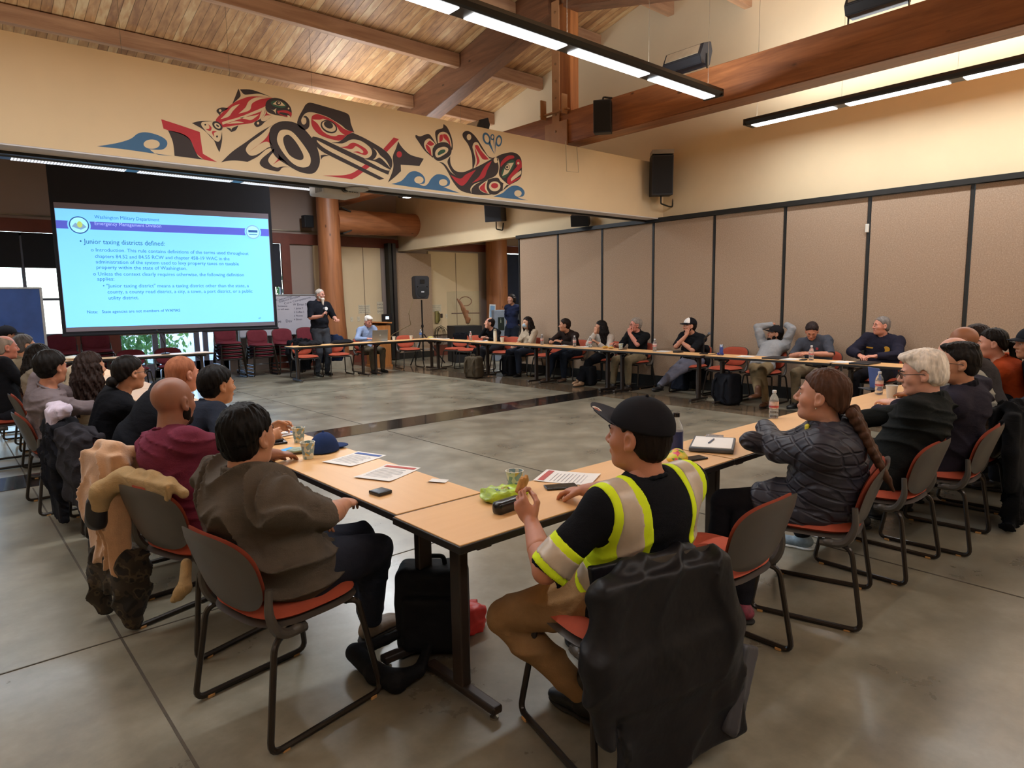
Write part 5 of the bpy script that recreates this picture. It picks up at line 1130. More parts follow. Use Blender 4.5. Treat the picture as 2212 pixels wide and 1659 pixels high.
mural('painted red and green-headed salmon leaping above the raven', 'salmon_painting', [
 ('Z', 'r', 0, [(910, 545), (1000, 430), (1130, 310), (1280, 230), (1450, 188), (1740, 212, 1), (1600, 360), (1560, 440), (1530, 520), (1430, 575), (1250, 600), (1010, 640, 1)]),
 ('Z', 'c', 1, [(1690, 210, 1), (1500, 205), (1390, 260), (1340, 350), (1240, 440, 1), (1400, 390), (1440, 290), (1560, 230)]), ('Z', 'c', 1, [(1260, 300, 1), (1150, 340), (1070, 430), (980, 520, 1), (1100, 480), (1160, 400)]),
 ('Z', 'c', 1, [(1640, 330, 1), (1500, 390), (1250, 490), (1010, 560), (1010, 600, 1), (1250, 520), (1450, 450), (1560, 410, 1)]), ('Z', 'c', 1, [(1540, 450, 1), (1400, 480), (1250, 500, 1), (1350, 520), (1430, 530)]), ('Z', 'c', 1, [(1320, 570, 1), (1200, 550), (1070, 590, 1), (1200, 580)]),
 ('Z', 'k', 0, [(1262, 88, 1), (1450, 98), (1730, 205, 1), (1550, 152), (1400, 160), (1320, 158)]), ('Z', 'k', 0, [(1240, 75, 1), (1268, 150), (1262, 200), (1150, 300, 1), (1195, 190)]),
 ('Z', 'k', 0, [(1100, 360, 1), (1000, 350), (935, 375), (925, 410), (960, 450), (975, 480, 1), (985, 430), (1050, 390)]), ('Z', 'c', 1, el(975, 395, 18, 20)),
 ('Z', 'k', 0, [(565, 575, 1), (700, 545), (870, 545, 1), (720, 560), (700, 600), (740, 660), (860, 800), (940, 845), (980, 810), (1000, 700, 1), (1005, 800), (990, 900), (965, 998, 1), (930, 930), (870, 800), (730, 670), (620, 605)]),
 ('Z', 'k', 1, el(935, 615, 84, 52, 38)), ('Z', 'c', 2, el(935, 615, 52, 32, 38)), ('Z', 'k', 3, el(937, 615, 26, 12, 38)), ('Z', 'r', 0, [(800, 590, 1), (850, 640), (830, 690), (760, 660, 1), (810, 660), (820, 630)]), ('Z', 'r', 0, [(930, 700, 1), (870, 690), (858, 720), (890, 780, 1), (885, 720)]), ('Z', 'k', 0, el(760, 600, 13, 13)), ('Z', 'k', 0, el(930, 770, 15, 15)),
 ('Z', 'k', 0, [(1060, 640, 1), (1125, 655), (1135, 705, 1), (1110, 680)]), ('Z', 'k', 0, [(1135, 705, 1), (1150, 650), (1240, 610, 1), (1200, 680)]),
 ('Z', 'k', 1, [(1630, 370, 1), (1620, 430), (1560, 510), (1480, 560), (1470, 600), (1510, 632), (1570, 610), (1620, 560), (1740, 465, 1), (1640, 540), (1580, 545), (1565, 510), (1610, 450)]), ('Z', 'c', 2, el(1523, 578, 17, 19)), ('Z', 'r', 1, [(1645, 390, 1), (1660, 440), (1720, 462, 1), (1640, 465), (1600, 500, 1), (1635, 440)]),
 ('Z', 'k', 1, [(1740, 212), (1650, 260), (1630, 350), (1660, 410), (1740, 450), (1850, 470), (1950, 490, 1), (1950, 460), (1980, 470), (1998, 495, 1), (2012, 440), (1995, 350), (1930, 270), (1850, 225)]), ('Z', 'g', 2, el(1820, 305, 115, 48, 12)), ('Z', 'c', 3, [(1735, 300, 1), (1800, 255), (1850, 265), (1915, 325, 1), (1850, 325), (1800, 320)]),
 ('Z', 'k', 4, el(1818, 288, 36, 32)), ('Z', 'c', 5, el(1824, 284, 17, 17)), ('Z', 'k', 6, el(1822, 282, 8, 8)), ('Z', 'r', 2, [(1800, 400, 1), (1900, 390), (1980, 410), (2012, 440), (1998, 495, 1), (1960, 440), (1850, 420), (1830, 440), (1950, 480), (1945, 490, 1), (1850, 460), (1810, 430)]), ('Z', 'c', 3, el(1965, 365, 12, 13)), ('Z', 'c', 2, [(1670, 350, 1), (1740, 385), (1790, 360, 1), (1780, 400), (1780, 445, 1), (1750, 400)])])
mural('painted black and red raven with a long beak at the middle of the soffit mural', 'raven_painting', [
 ('A', 'k', 0, [(235, 243), (480, 308), (730, 380), (850, 430), (885, 500), (900, 590), (955, 735, 1), (900, 715), (820, 680), (740, 610), (640, 550), (520, 480), (380, 430), (240, 398), (150, 420), (100, 480), (80, 540), (100, 595), (140, 600), (165, 560), (155, 500), (110, 480, 1), (150, 460), (200, 500), (218, 570), (205, 650), (140, 693), (60, 655), (20, 600), (18, 545), (50, 460), (110, 350), (160, 270)]),
 ('A', 'k', 0, [(930, 740, 1), (1100, 815), (1300, 925), (1440, 1015), (1520, 1090), (1575, 1180), (1580, 1280), (1550, 1350, 1), (1450, 1300), (1300, 1235), (1100, 1165, 1), (1190, 1150), (1245, 1090), (1235, 1010), (1170, 940), (1070, 875), (970, 848), (890, 855), (800, 900), (740, 915), (570, 905, 1), (700, 885), (790, 820), (850, 765)]),
 ('A', 'k', 1, [(275, 800, 1), (400, 830), (600, 920), (900, 1060), (1300, 1240), (1540, 1360, 1), (1515, 1430, 1), (1200, 1290), (800, 1095), (560, 975), (335, 855, 1), (345, 890), (430, 970), (560, 1050), (900, 1220), (1200, 1370), (1450, 1495, 1), (1370, 1515, 1), (1000, 1335), (600, 1140), (430, 1050), (330, 960), (270, 870), (258, 825)]),
 ('A', 'c', 2, [(1265, 990, 1), (1330, 1040), (1380, 1110), (1480, 1200), (1550, 1325, 1), (1440, 1200), (1370, 1150), (1300, 1180), (1260, 1180, 1), (1300, 1150), (1325, 1090), (1310, 1040)]), ('A', 'c', 2, [(1120, 1172, 1), (1300, 1215), (1450, 1300), (1535, 1370, 1), (1400, 1325), (1250, 1245)]),
 ('A', 'r', 1, [(250, 500), (270, 455), (340, 432), (430, 455), (560, 510), (680, 590), (780, 670), (860, 705), (940, 720, 1), (870, 760), (815, 790), (760, 850), (700, 870, 1), (600, 850), (480, 815), (370, 760), (290, 680), (250, 590)]), ('A', 'c', 2, [(262, 520, 1), (380, 525), (450, 510), (560, 560), (650, 620), (720, 720), (800, 780, 1), (700, 775), (640, 795), (540, 780), (440, 720), (390, 650), (340, 580)]),
 ('A', 'k', 3, el(535, 640, 145, 98, 28)), ('A', 'c', 4, el(535, 636, 122, 74, 28)), ('A', 'k', 5, el(527, 610, 80, 54, 28)),
 ('A', 'r', 1, [(720, 975, 1), (830, 960), (890, 915), (960, 905), (1060, 950), (1150, 1010), (1180, 1070), (1140, 1105), (1060, 1090), (990, 1065), (930, 1060, 1), (1010, 1045), (1080, 1075), (1105, 1050), (1060, 1000), (980, 960), (930, 1000), (870, 1005)]),
 ('B', 'k', 0, [(925, 230), (870, 260), (862, 330), (890, 400), (960, 450), (1020, 480), (1080, 482), (1108, 430), (1095, 360), (1060, 300), (1000, 243)]), ('B', 'c', 1, [(905, 290), (925, 272), (970, 280), (1020, 335), (1060, 400), (1057, 445), (1020, 455), (975, 435), (930, 385), (900, 330)]), ('B', 'k', 2, [(930, 310), (955, 297), (990, 330), (1025, 390), (1025, 415), (1000, 418), (960, 395), (935, 350)]),
 ('Z', 'k', 0, [(1740, 600, 1), (1560, 700), (1350, 850), (1150, 990), (990, 1145, 1), (1100, 1120), (1230, 1118), (1370, 1138, 1), (1520, 1060), (1640, 960), (1740, 930, 1), (1680, 925), (1600, 975), (1500, 1035), (1410, 1045), (1350, 980), (1360, 920), (1420, 850), (1560, 750), (1680, 640)]),
 ('Z', 'k', 0, [(1755, 940, 1), (1700, 990), (1580, 1090), (1548, 1160), (1600, 1220), (1700, 1255), (1820, 1275), (1880, 1220), (2000, 1215, 1), (1880, 1205), (1800, 1220), (1720, 1190), (1670, 1120), (1700, 1050), (1750, 990)]),
 ('Z', 'r', 0, [(1740, 610, 1), (1690, 700), (1640, 790), (1520, 900), (1380, 1000, 1), (1550, 880), (1660, 845), (1740, 920, 1), (1700, 830), (1690, 720)]), ('Z', 'r', 0, [(1760, 940, 1), (1820, 1030), (1900, 1110), (2000, 1215, 1), (1900, 1130), (1840, 1115), (1740, 1175, 1), (1810, 1100), (1820, 1040)]),
 ('A', 'k', 0, [(405, 1190, 1), (400, 1110, 1), (470, 1100), (540, 1120, 1), (460, 1130), (420, 1160)])])
mural('painted red paddle passing behind the raven beak', 'paddle_painting', [('A', 'r', 0, [(1605, 815, 1), (1690, 845, 1), (1490, 1055, 1), (1435, 1005, 1)]), ('A', 'r', 0, [(1140, 1255, 1), (1220, 1290, 1), (1100, 1385), (1000, 1460), (915, 1505, 1), (700, 1475), (430, 1443, 1), (750, 1440), (900, 1410), (1010, 1350)])])
mural('painted black canoe prow with a red dot right of the raven', 'prow_painting', [('A', 'k', 0, [(1680, 880, 1), (1720, 950), (1800, 1040), (1900, 1110), (2100, 1165, 1), (2030, 1285, 1), (1720, 1265, 1), (1725, 1370, 1), (1620, 1470), (1508, 1560, 1), (1575, 1400), (1600, 1280), (1590, 1130), (1640, 1000)]), ('A', 'r', 1, el(1695, 1095, 44, 52))])
mural('painted double blue wave between the prow and the orca', 'wave_painting', [('O', 'b', 0, [(-276, 1165, 1), (-120, 1120), (-40, 1050), (0, 1000), (60, 955), (150, 948), (250, 1000), (300, 1080), (290, 1150), (240, 1165), (180, 1155, 1), (280, 1200), (350, 1160), (400, 1080), (480, 1010), (560, 1000), (660, 1030), (725, 1110), (715, 1180), (660, 1210), (610, 1215, 1), (740, 1265), (900, 1320, 1), (600, 1285), (200, 1235)]), ('O', 'c', 1, el(195, 1095, 78, 60)), ('O', 'c', 1, el(610, 1140, 72, 58))])
mural('painted single blue wave under the orca head', 'wave_painting', [('O', 'b', 0, [(1465, 1380, 1), (1620, 1320), (1700, 1250), (1780, 1200), (1870, 1195), (1960, 1240), (2000, 1310), (1970, 1375), (1870, 1385, 1), (1950, 1420), (2070, 1445, 1), (1800, 1420), (1600, 1395)]), ('O', 'c', 1, el(1885, 1325, 62, 54))])
mural('painted blue spout rings above the orca', 'spout_painting', [('O', 'b', 0, el(1350, 390, 64, 106, -18)), ('O', 'c', 1, el(1352, 392, 36, 70, -18)), ('O', 'b', 0, el(1560, 430, 54, 98, 4)), ('O', 'c', 1, el(1560, 432, 32, 64, 4)), ('O', 'b', 0, el(1450, 365, 34, 52)), ('O', 'c', 1, el(1450, 365, 17, 30)),
 ('O', 'b', 0, [(1405, 420, 1), (1485, 660, 1), (1385, 490, 1)]), ('O', 'b', 0, [(1500, 430, 1), (1490, 660, 1), (1512, 500, 1)]), ('O', 'b', 0, [(1462, 395, 1), (1480, 370, 1), (1483, 560, 1)])])
mural('painted black and red orca diving at the right of the soffit mural', 'orca_painting', [
 ('O', 'k', 0, [(145, 330), (220, 352), (350, 310), (420, 370), (490, 490, 1), (440, 540), (440, 720, 1), (300, 600), (180, 430), (140, 370)]), ('O', 'c', 1, [(285, 510), (300, 430), (370, 390), (440, 440), (480, 490, 1), (430, 560), (430, 690, 1), (330, 600)]), ('O', 'r', 2, [(325, 480, 1), (370, 430), (400, 435), (460, 485, 1), (400, 515)]), ('O', 'r', 2, [(310, 500), (330, 490, 1), (390, 560), (410, 690, 1), (330, 580)]),
 ('O', 'k', 0, [(620, 145), (680, 200), (740, 330), (770, 450), (770, 570), (740, 600, 1), (700, 500), (620, 450), (505, 480, 1), (475, 330), (490, 250), (600, 210), (612, 165)]), ('O', 'c', 1, [(515, 350), (560, 285), (640, 280), (710, 340), (750, 480), (745, 570, 1), (680, 470), (600, 450), (520, 470, 1)]), ('O', 'r', 2, [(545, 450, 1), (550, 340), (600, 318, 1), (605, 390), (590, 430)]), ('O', 'r', 2, [(610, 318), (670, 330), (720, 430), (735, 530, 1), (690, 450), (620, 380)]),
 ('O', 'k', 2, [(430, 600), (470, 500), (580, 455), (680, 465), (745, 540), (745, 640), (690, 710), (560, 770), (480, 750), (435, 680)]), ('O', 'c', 3, [(475, 620), (520, 560), (620, 530), (690, 560), (680, 620), (600, 680), (520, 715), (480, 690)]), ('O', 'g', 4, [(515, 640), (560, 590), (630, 578), (640, 620), (560, 665), (525, 675)]),
 ('O', 'k', 0, [(540, 790, 1), (620, 850), (700, 980), (780, 1130), (900, 1270), (1080, 1330), (1280, 1355), (1450, 1340), (1600, 1290), (1750, 1180), (1930, 1060), (1950, 800), (1920, 700), (1850, 640), (1750, 625), (1600, 660), (1510, 705, 1), (1450, 720, 1), (1380, 690), (1300, 570), (1180, 380), (1080, 280), (1000, 260), (945, 300), (950, 370), (1040, 500), (1100, 680), (1110, 900, 1), (960, 960), (820, 940), (740, 830), (730, 690, 1), (685, 770), (700, 850), (760, 960), (830, 1025, 1), (740, 960), (660, 850), (600, 800)]),
 ('O', 'c', 1, el(1050, 365, 38, 52)), ('O', 'c', 1, [(1110, 530), (1140, 460), (1200, 460), (1260, 560), (1400, 730, 1), (1440, 735, 1), (1250, 840), (1125, 900, 1), (1160, 760), (1130, 620)]), ('O', 'r', 2, [(1150, 520), (1200, 505), (1260, 600), (1390, 745, 1), (1290, 745), (1220, 650)]), ('O', 'r', 2, [(1150, 540, 1), (1190, 650), (1230, 780), (1160, 880, 1), (1185, 780), (1160, 640)]),
 ('O', 'r', 1, [(730, 1010, 1), (900, 1075), (1000, 1000), (1170, 920, 1), (1080, 1040), (990, 1160), (920, 1195), (830, 1130)]), ('O', 'r', 1, [(1440, 770, 1), (1350, 830), (1280, 930), (1220, 1040), (1100, 1150, 1), (1300, 1060), (1360, 930)]),
 ('O', 'c', 1, [(1550, 730), (1525, 735), (1555, 850), (1545, 960), (1480, 1040), (1300, 1110), (1150, 1160), (1075, 1240), (1090, 1330, 1), (1100, 1240), (1200, 1150), (1400, 1080), (1540, 1060), (1600, 1130), (1740, 1190, 1), (1620, 1090), (1560, 1000), (1572, 850)]), ('O', 'c', 1, el(1508, 760, 36, 48)),
 ('O', 'c', 1, [(1220, 1210), (1300, 1140), (1370, 1100, 1), (1350, 1220), (1400, 1335, 1), (1300, 1310), (1240, 1270)]), ('O', 'r', 2, [(1335, 1130, 1), (1240, 1215), (1240, 1260), (1320, 1310), (1370, 1320, 1), (1320, 1240)]), ('O', 'k', 2, el(1480, 1210, 130, 138)), ('O', 'c', 3, el(1487, 1205, 97, 84)), ('O', 'r', 4, el(1485, 1195, 60, 46)),
 ('O', 'r', 1, [(1590, 880, 1), (1600, 790), (1700, 690), (1800, 680), (1820, 720), (1740, 745), (1650, 810)]), ('O', 'g', 1, [(1610, 950), (1660, 850), (1740, 770), (1800, 755), (1835, 800), (1800, 900), (1720, 1000), (1660, 1065), (1620, 1050), (1605, 1000)]), ('O', 'c', 2, [(1815, 800, 1), (1740, 940), (1700, 990), (1615, 1030, 1), (1650, 930), (1690, 830)]), ('O', 'k', 3, el(1700, 880, 46, 50)), ('O', 'c', 4, el(1704, 880, 34, 36)), ('O', 'k', 5, el(1698, 876, 18, 20)),
 ('O', 'r', 1, [(1850, 830), (1860, 760), (1910, 745), (1945, 790), (1950, 880, 1), (1860, 980), (1780, 1070), (1770, 1115, 1), (1930, 1040, 1), (1930, 1060), (1740, 1180, 1), (1700, 1130), (1720, 1050), (1870, 860)]), ('O', 'c', 2, [(1940, 930, 1), (1930, 1000), (1770, 1120, 1), (1770, 1070), (1850, 990)]), ('O', 'c', 2, el(1890, 810, 19, 22)), ('O', 'c', 2, [(1625, 1270, 1), (1640, 1150), (1700, 1175, 1), (1660, 1220)])])
# ================================================================== things on and around the tables
TZ = .741
PAPER = pm('white paper', '#e4e1dc', .8, .02, 10, 0); PLB = pm('glossy black plastic', '#131317', .25, .05, 10, .03); INK = pm('dark printed ink', '#4c4c55', .8)
def cup(px, py, label, z=TZ, pat='#5f8f8a', s=1.0, plain=False):
    p = at_z(px, py, z); t = thing('paper_cup', label, 'cup', p, 0)
    prof = [(.028, 0), (.0285, .003), (.039, .088), (.0415, .09), (.0415, .094), (.038, .094), (.0275, .006), (.001, .006)]
    if plain: m = pm('plain white cup', '#cdc8bd', .6)
    else:
        if 'cup print' not in _MC:
            q = NT('cup print'); mp = q.coords('Object'); v = q.n('ShaderNodeTexVoronoi', Scale=55.0); q.l(mp, 0, v, 'Vector'); s2 = q.n('ShaderNodeSeparateColor'); q.l(v, 1, s2, 0)
            r = q.ramp((s2, 0), [(0, L('#7f9aa0')), (.35, L('#c9cdbd')), (.6, L('#d6d2c0')), (.82, L('#cfae55')), (1, L('#5c7d90'))]); r.color_ramp.interpolation = 'CONSTANT'; q.l(r, 0, q.b, 'Base Color'); q.set(Roughness=.6); _MC['cup print'] = q.m
        m = _MC['cup print']
    MB().lathe((0, 0, 0), [(a*s, b*s) for a, b in prof], 28).build('cup_wall', m, t, True)
    MB().tube([(.04*s*math.cos(a), .04*s*math.sin(a), .0935*s) for a in [2*PI*i/24 for i in range(24)]], .0016, 6, closed=True).build('rolled_rim', pm('cup rim', '#e8e4da', .5), t, True); return t
WATER = NT('clear plastic bottle'); WATER.set(Base_Color=(.9, .93, .95, 1), Roughness=.08, Transmission_Weight=.85, IOR=1.2); WATER = WATER.m
def bottle(px, py, label, z=TZ, cap='#d9dcdf', lab='#c9b0a6', lab2='#b04a4c', pos=None, tall=.2):
    p = pos or at_z(px, py, z); t = thing('water_bottle', label, 'bottle', p); k = tall/.2
    prof = [(.026, 0), (.031, .006), (.0315, .03), (.0295, .034), (.0315, .04), (.0315, .06), (.0295, .064), (.0315, .07), (.0315, .128), (.028, .145), (.017, .168), (.0125, .176), (.0125, .184)]
    MB().lathe((0, 0, 0), [(a, b*k) for a, b in prof], 20).build('bottle_body', WATER, t, True)
    MB().lathe((0, 0, 0), [(.0325, .072*k), (.0325, .122*k)], 20).build('label', pm('bottle label '+lab+lab2, lab, .5, .35, 40), t, True)
    MB().lathe((0, 0, 0), [(.0328, .078*k), (.0328, .092*k)], 20).build('label_stripe', pm('label stripe '+lab2, lab2, .5, .3, 50), t, True)
    MB().lathe((0, 0, .182*k), [(.0145, 0), (.0145, .017), (.012, .019)], 16).build('cap', pm('bottle cap '+cap, cap, .4), t, True); return t
def sheet(px, py, label, rot, w=.215, h=.28, z=TZ, col=PAPER, head=None, lines=9, name='printed_sheet', curl=True, group=None):
    p = at_z(px, py, z); t = thing(name, label, 'paper', (p.x, p.y, p.z+.0005), rad(rot), group); m = MB(); n = 8; vs = []; fs = []
    for sd in (.0, -.0005):
        for i in range(n+1):
            for j in range(2):
                y = -h/2+h*i/n; vs.append((-w/2+w*j, y, .0008+sd+(.004*abs(i/n-.5)**3*8 if curl else 0)))
    for s_ in (0, 1):
        for i in range(n): a = s_*2*(n+1)+2*i; fs.append((a, a+1, a+3, a+2) if s_ == 0 else (a, a+2, a+3, a+1))
    m.add(vs, fs); m.build('page', col, t)
    if head:
        MB().box((0, h/2-.03, .0035), (w*.86, .032, .0006)).build('header_bar', pm('printed header '+head, head, .7), t)
    if lines:
        m = MB(); r = random.Random(int(px))
        for i in range(lines): y = h/2-.075-i*(h-.11)/lines; L_ = w*.8*(.75+.25*r.random()); m.box((-w*.4+L_/2, y, .0022), (L_, .003, .0004))
        m.build('text_lines', pm('grey printed lines', '#a3a3a8', .8), t)
    return t
def phone(px, py, label, rot, z=TZ, w=.072, h=.15, screen='#1b1e24', emis=0, th=.009):
    p = at_z(px, py, z); t = thing('phone', label, 'phone', p, rad(rot)); MB().rbox((0, 0, th/2), (w, h, th), .004).build('case', PLB, t, True)
    MB().box((0, 0, th+.0002), (w-.01, h-.012, .0006)).build('screen', pm('phone screen '+screen, screen, .1, emit=screen if emis else None, estr=emis), t); return t
_atz = at_z
def tabp(px, py, z):
    v = _atz(px, py, z)
    if abs(z-TZ) < .02 and py < 792 and px > 895: w_ = at_x(px, py, 8.82); v = Vector((8.82+max(-.12, min(.14, (758-py+(px-1100)*.04)*.01)), w_.y, z)); r_ = ray(px, py); v.y = r_[1]/r_[0]*v.x
    elif abs(z-TZ) < .02 and py < 760 and 620 < px <= 895: r_ = ray(px, py); v = Vector((r_[0]/r_[1]*13.1, 13.1, z))
    elif abs(z-TZ) < .02 and py < 790 and px <= 500: r_ = ray(px, py); v = Vector((r_[0]/r_[1]*13.1, 13.1, z))
    return v
at_z = tabp
# nearest table
cup(646, 955, 'patterned paper cup farther from the viewer, left of the navy cap'); cup(666, 990, 'patterned paper cup in front of the navy cap')
sheet(766, 992, 'white printed sheet with a blue header on the left table', -72, head='#3c5a9c'); sheet(838, 1022, 'white printed sheet with a red header on the left table', -66, head='#b04a42')
sheet(946, 1040, 'small white name card near the table corner', -60, .09, .055, lines=2, name='card'); phone(822, 1066, 'small black folding phone on the left table', 8, w=.075, h=.078, th=.016)
phone(617, 975, 'phone with a lit blue screen beside the paper cup', -70, screen='#4a9ad0', emis=.5)
p0 = at_z(600, 952, TZ)
for i, (l, c) in enumerate((('lower black tablet under the papers by the clasped hands', PLB), ('upper black notebook under the papers by the clasped hands', pm('black notebook cover', '#1d1d20', .6)))):
    o = MB().rbox((0, 0, 0), (.17-.01*i, .24, .012), .004).build('tablet' if i == 0 else 'notebook', c, None, True); o.location = (p0.x-.03*i-.05, p0.y+.02*i, TZ+.007+.0135*i); o.rotation_euler = (0, 0, .2*i-.2); tag(o, l, 'notebook')
sheet(612, 938, 'white leaflet with a blue header near the clasped hands', -80, .13, .2, head='#3c5a9c', lines=4, name='leaflet', z=TZ+.003)
# navy cap lying on the table
cp = at_z(700, 975, TZ); t = thing('baseball_cap', 'navy baseball cap lying on the left table', 'cap', cp, rad(-62)); NV = fabric('navy cap cloth', '#22345e', .85, 600, .15)
S = SDF(); S.ell((0, 0, .0), (.08, .1, .115), None, .01); S.half((0, 0, 1), .003); S.ell((0, 0, -.01), (.074, .094, .105), None, .002, 's'); npmesh('crown', [S.mesh(.004)], NV, t)
S = SDF(); S.ell((0, .12, .012), (.072, .075, .007), None, .004); S.ell((0, .0, .0), (.078, .098, .05), None, .002, 's'); npmesh('visor', [S.mesh(.0035)], NV, t); MB().sph((0, 0, .117), .007, 8, 5).build('button', NV, t, True)
bg = SDF(); q = at_z(690, 972, TZ); bg.ell((0, 0, .018), (.07, .05, .016), None, .01); bg.disp(folds(3, 40), .006); o = npmesh('snack_bag', [bg.mesh(.004)], pm('pale green wrapper', '#8fa08a', .35, .4, 20)); o.location = (q.x-.12, q.y+.02, q.z); tag(o, 'small pale green snack wrapper between the navy cap and the cup', 'wrapper')
cup(1112, 1060, 'patterned paper cup on the corner table behind the green snack bag')
bp = at_z(1108, 1083, TZ); S = SDF(); S.box((0, 0, .022), (.075, .05, .012), rotm(0, 0, .1), .012, .01); S.ell((.1, .02, .02), (.03, .03, .015)); S.ell((-.095, -.01, .02), (.02, .045, .008)); S.disp(folds(8, 34, (1, .3, .2)), .006)
t = thing('snack_bag', 'green and white open snack bag on the corner table', 'snack bag', (bp.x, bp.y+.06, bp.z), rad(-20)); npmesh('foil', [S.mesh(.004)], pm('lime green and white foil', '#a9c63a', .3, .5, 12, .3, 30, .004), t)
for i, (c_, b_) in enumerate((('#2b3f8c', 'g'), ('#a33d32', 'O'), ('#2b3f8c', 'P'))): text_mesh(b_, 'lettering', pm('bag lettering '+c_, c_, .5), (-.045+.03*i, -.02, .047), (1, .1, 0), (0, 1, 0), None, .035, .0, t)
gp = at_z(1098, 1102, TZ); S = SDF(); S.cap((-.055, 0, .024), (.055, 0, .024), .024, .024, .004); S.box((0, 0, .022), (.06, .014, .014), None, .012, .01); t = thing('spectacle_case', 'black hard spectacle case in front of the snack bag', 'case', (gp.x, gp.y, gp.z), rad(5))
npmesh('shell', [S.mesh(.004)], PLB, t); MB().box((0, -.026, .027), (.13, .002, .0015)).build('seam', pm('case seam', '#3a3a3e', .5), t)
# biscuit held by the hi-vis person
HW = HV.t.matrix_basis
b_w = Matrix.Translation(HV.loc) @ HV.M.to_4x4() @ (HV.wr['L']+HV.hd['L']*.135+Vector((.05, .02, .01)))
S = SDF(); S.box((0, 0, 0), (.03, .004, .03), None, .003); S.box((.02, 0, .028), (.014, .004, .012), rotm(0, .5, 0), .003); S.ell((-.035, 0, .035), (.014, .02, .014), None, .002, 's'); o = npmesh('biscuit', [S.mesh(.003)], pm('golden biscuit', '#c08a4a', .8, .2, 40, .4, 120)); o.location = b_w; o.rotation_euler = (.2, .5, .5); tag(o, 'golden oat biscuit held between the fingers of the person in reflective bands', 'biscuit')
sheet(1226, 1032, 'white printed sheet with a red heading beside the reflective shirt sleeve', 28, head='#b04a42'); phone(1212, 1053, 'black phone beside the reflective shirt sleeve', 60)
# right of the near row
def tallbottle(px, py):
    t = thing('drink_bottle', 'tall dark blue labelled drink bottle behind the dark cap', 'bottle', at_z(px, py, TZ)); MB().lathe((0, 0, 0), [(.034, 0), (.037, .008), (.037, .15), (.03, .18), (.014, .205), (.014, .222)], 20).build('bottle_body', WATER, t, True)
    MB().lathe((0, 0, 0), [(.038, .03), (.038, .14)], 20).build('label', pm('deep blue label', '#23305e', .4, .25, 20), t, True); MB().lathe((0, 0, .218), [(.018, 0), (.018, .022)], 16).build('cap', PLB, t, True)
tallbottle(1460, 985)
S = SDF(); S.ell((0, 0, .035), (.07, .05, .032), None, .02); S.ell((.03, .02, .05), (.04, .04, .03)); S.disp(folds(5, 30), .006); q = NT('flowered yellow pink cloth'); mp = q.coords('Object'); v = q.n('ShaderNodeTexVoronoi', Scale=42.0); q.l(mp, 0, v, 'Vector'); s2 = q.n('ShaderNodeSeparateColor'); q.l(v, 1, s2, 0); r = q.ramp((s2, 0), [(0, L('#c9c23a')), (.4, L('#d14a6a')), (.65, L('#e0b93a')), (.85, L('#5d8a3c'))]); r.color_ramp.interpolation = 'CONSTANT'; q.l(r, 0, q.b, 'Base Color'); q.set(Roughness=.5)
o = npmesh('flowered_pouch', [S.mesh(.005)], q.m); o.location = at_z(1462, 1003, TZ); tag(o, 'crumpled yellow and pink flowered pouch beside the shoulder of the reflective shirt', 'pouch')
phone(1497, 992, 'black phone next to the flowered pouch', 75)
cb = at_z(1540, 965, TZ); t = thing('clipboard_case', 'grey storage clipboard with white paper and a pen', 'clipboard', cb, rad(-62)); MB().rbox((0, 0, .014), (.24, .34, .026), .008).build('case', pm('grey plastic case', '#4a4e56', .5), t, True)
MB().box((0, -.01, .0285), (.215, .29, .003)).build('paper_pad', PAPER, t); MB().rbox((0, .15, .034), (.1, .03, .012), .004).build('clip', pm('bright metal clip', '#b9bcc2', .25, metal=.9), t); MB().tube([(-.02, -.06, .034), (.0, .06, .034)], .0045, 8).build('pen', pm('blue grey pen', '#4a5a78', .3), t, True)
bottle(1671, 903, 'clear water bottle on the near table in front of the quilted jacket sleeve'); bottle(1898, 852, 'clear water bottle in front of the white-haired person')
cup(1925, 860, 'pale paper cup beside the bottle of the white-haired person', plain=True, s=1.15)
q = at_z(1915, 845, TZ); t = thing('tablet_stand', 'blue tablet cover standing upright before the white-haired person', 'tablet', (q.x+.05, q.y+.12, TZ), rad(50)); MB().rbox((0, 0, .1), (.19, .008, .2), .003, rotm(-.15)).build('cover', pm('slate blue cover', '#46578c', .6), t); MB().rbox((0, .04, .006), (.19, .12, .008), .003).build('base', pm('dark case', '#23252c', .6), t)
# ---- wall side tables
for a in [(1017, 741, 'water bottle on the wall side table before the balding person', '#d9dcdf', '#c9b0a6', '#b04a4c'), (1171, 748, 'water bottle near the right hand of the brown sweater person', '#d9dcdf', '#c9b0a6', '#b04a4c'), (1241, 753, 'water bottle between the brown sweater and white pullover persons', '#d9dcdf', '#c9b0a6', '#b04a4c'),
          (1275, 754, 'water bottle against the white pullover sleeve', '#d9dcdf', '#c9b0a6', '#b04a4c'), (1414, 760, 'water bottle right of the grey-haired person with glasses', '#d9dcdf', '#c9b0a6', '#b04a4c'), (1752, 780, 'water bottle before the person in the slate polo', '#d9dcdf', '#c9b0a6', '#b04a4c'), (909, 733, 'blue-capped water bottle at the far table corner', '#cfd6e0', '#5d7fb8', '#2f4f96')]:
    bottle(a[0], a[1], a[2], cap=a[3], lab=a[4], lab2=a[5], pos=None)
t = thing('flask', 'cream drinking flask with a loop lid on the wall side table', 'flask', at_z(1070, 746, TZ)); FLK = pm('cream enamel', '#d8cfb8', .4); MB().lathe((0, 0, 0), [(.036, 0), (.037, .005), (.037, .2), (.03, .21)], 20).build('flask_body', FLK, t, True); MB().lathe((0, 0, .208), [(.034, 0), (.034, .03)], 20).build('lid', FLK, t, True); MB().tube(rounded([(-.03, 0, .235), (-.025, 0, .27), (.025, 0, .27), (.03, 0, .235)], .012), .005, 6).build('loop', FLK, t, True)
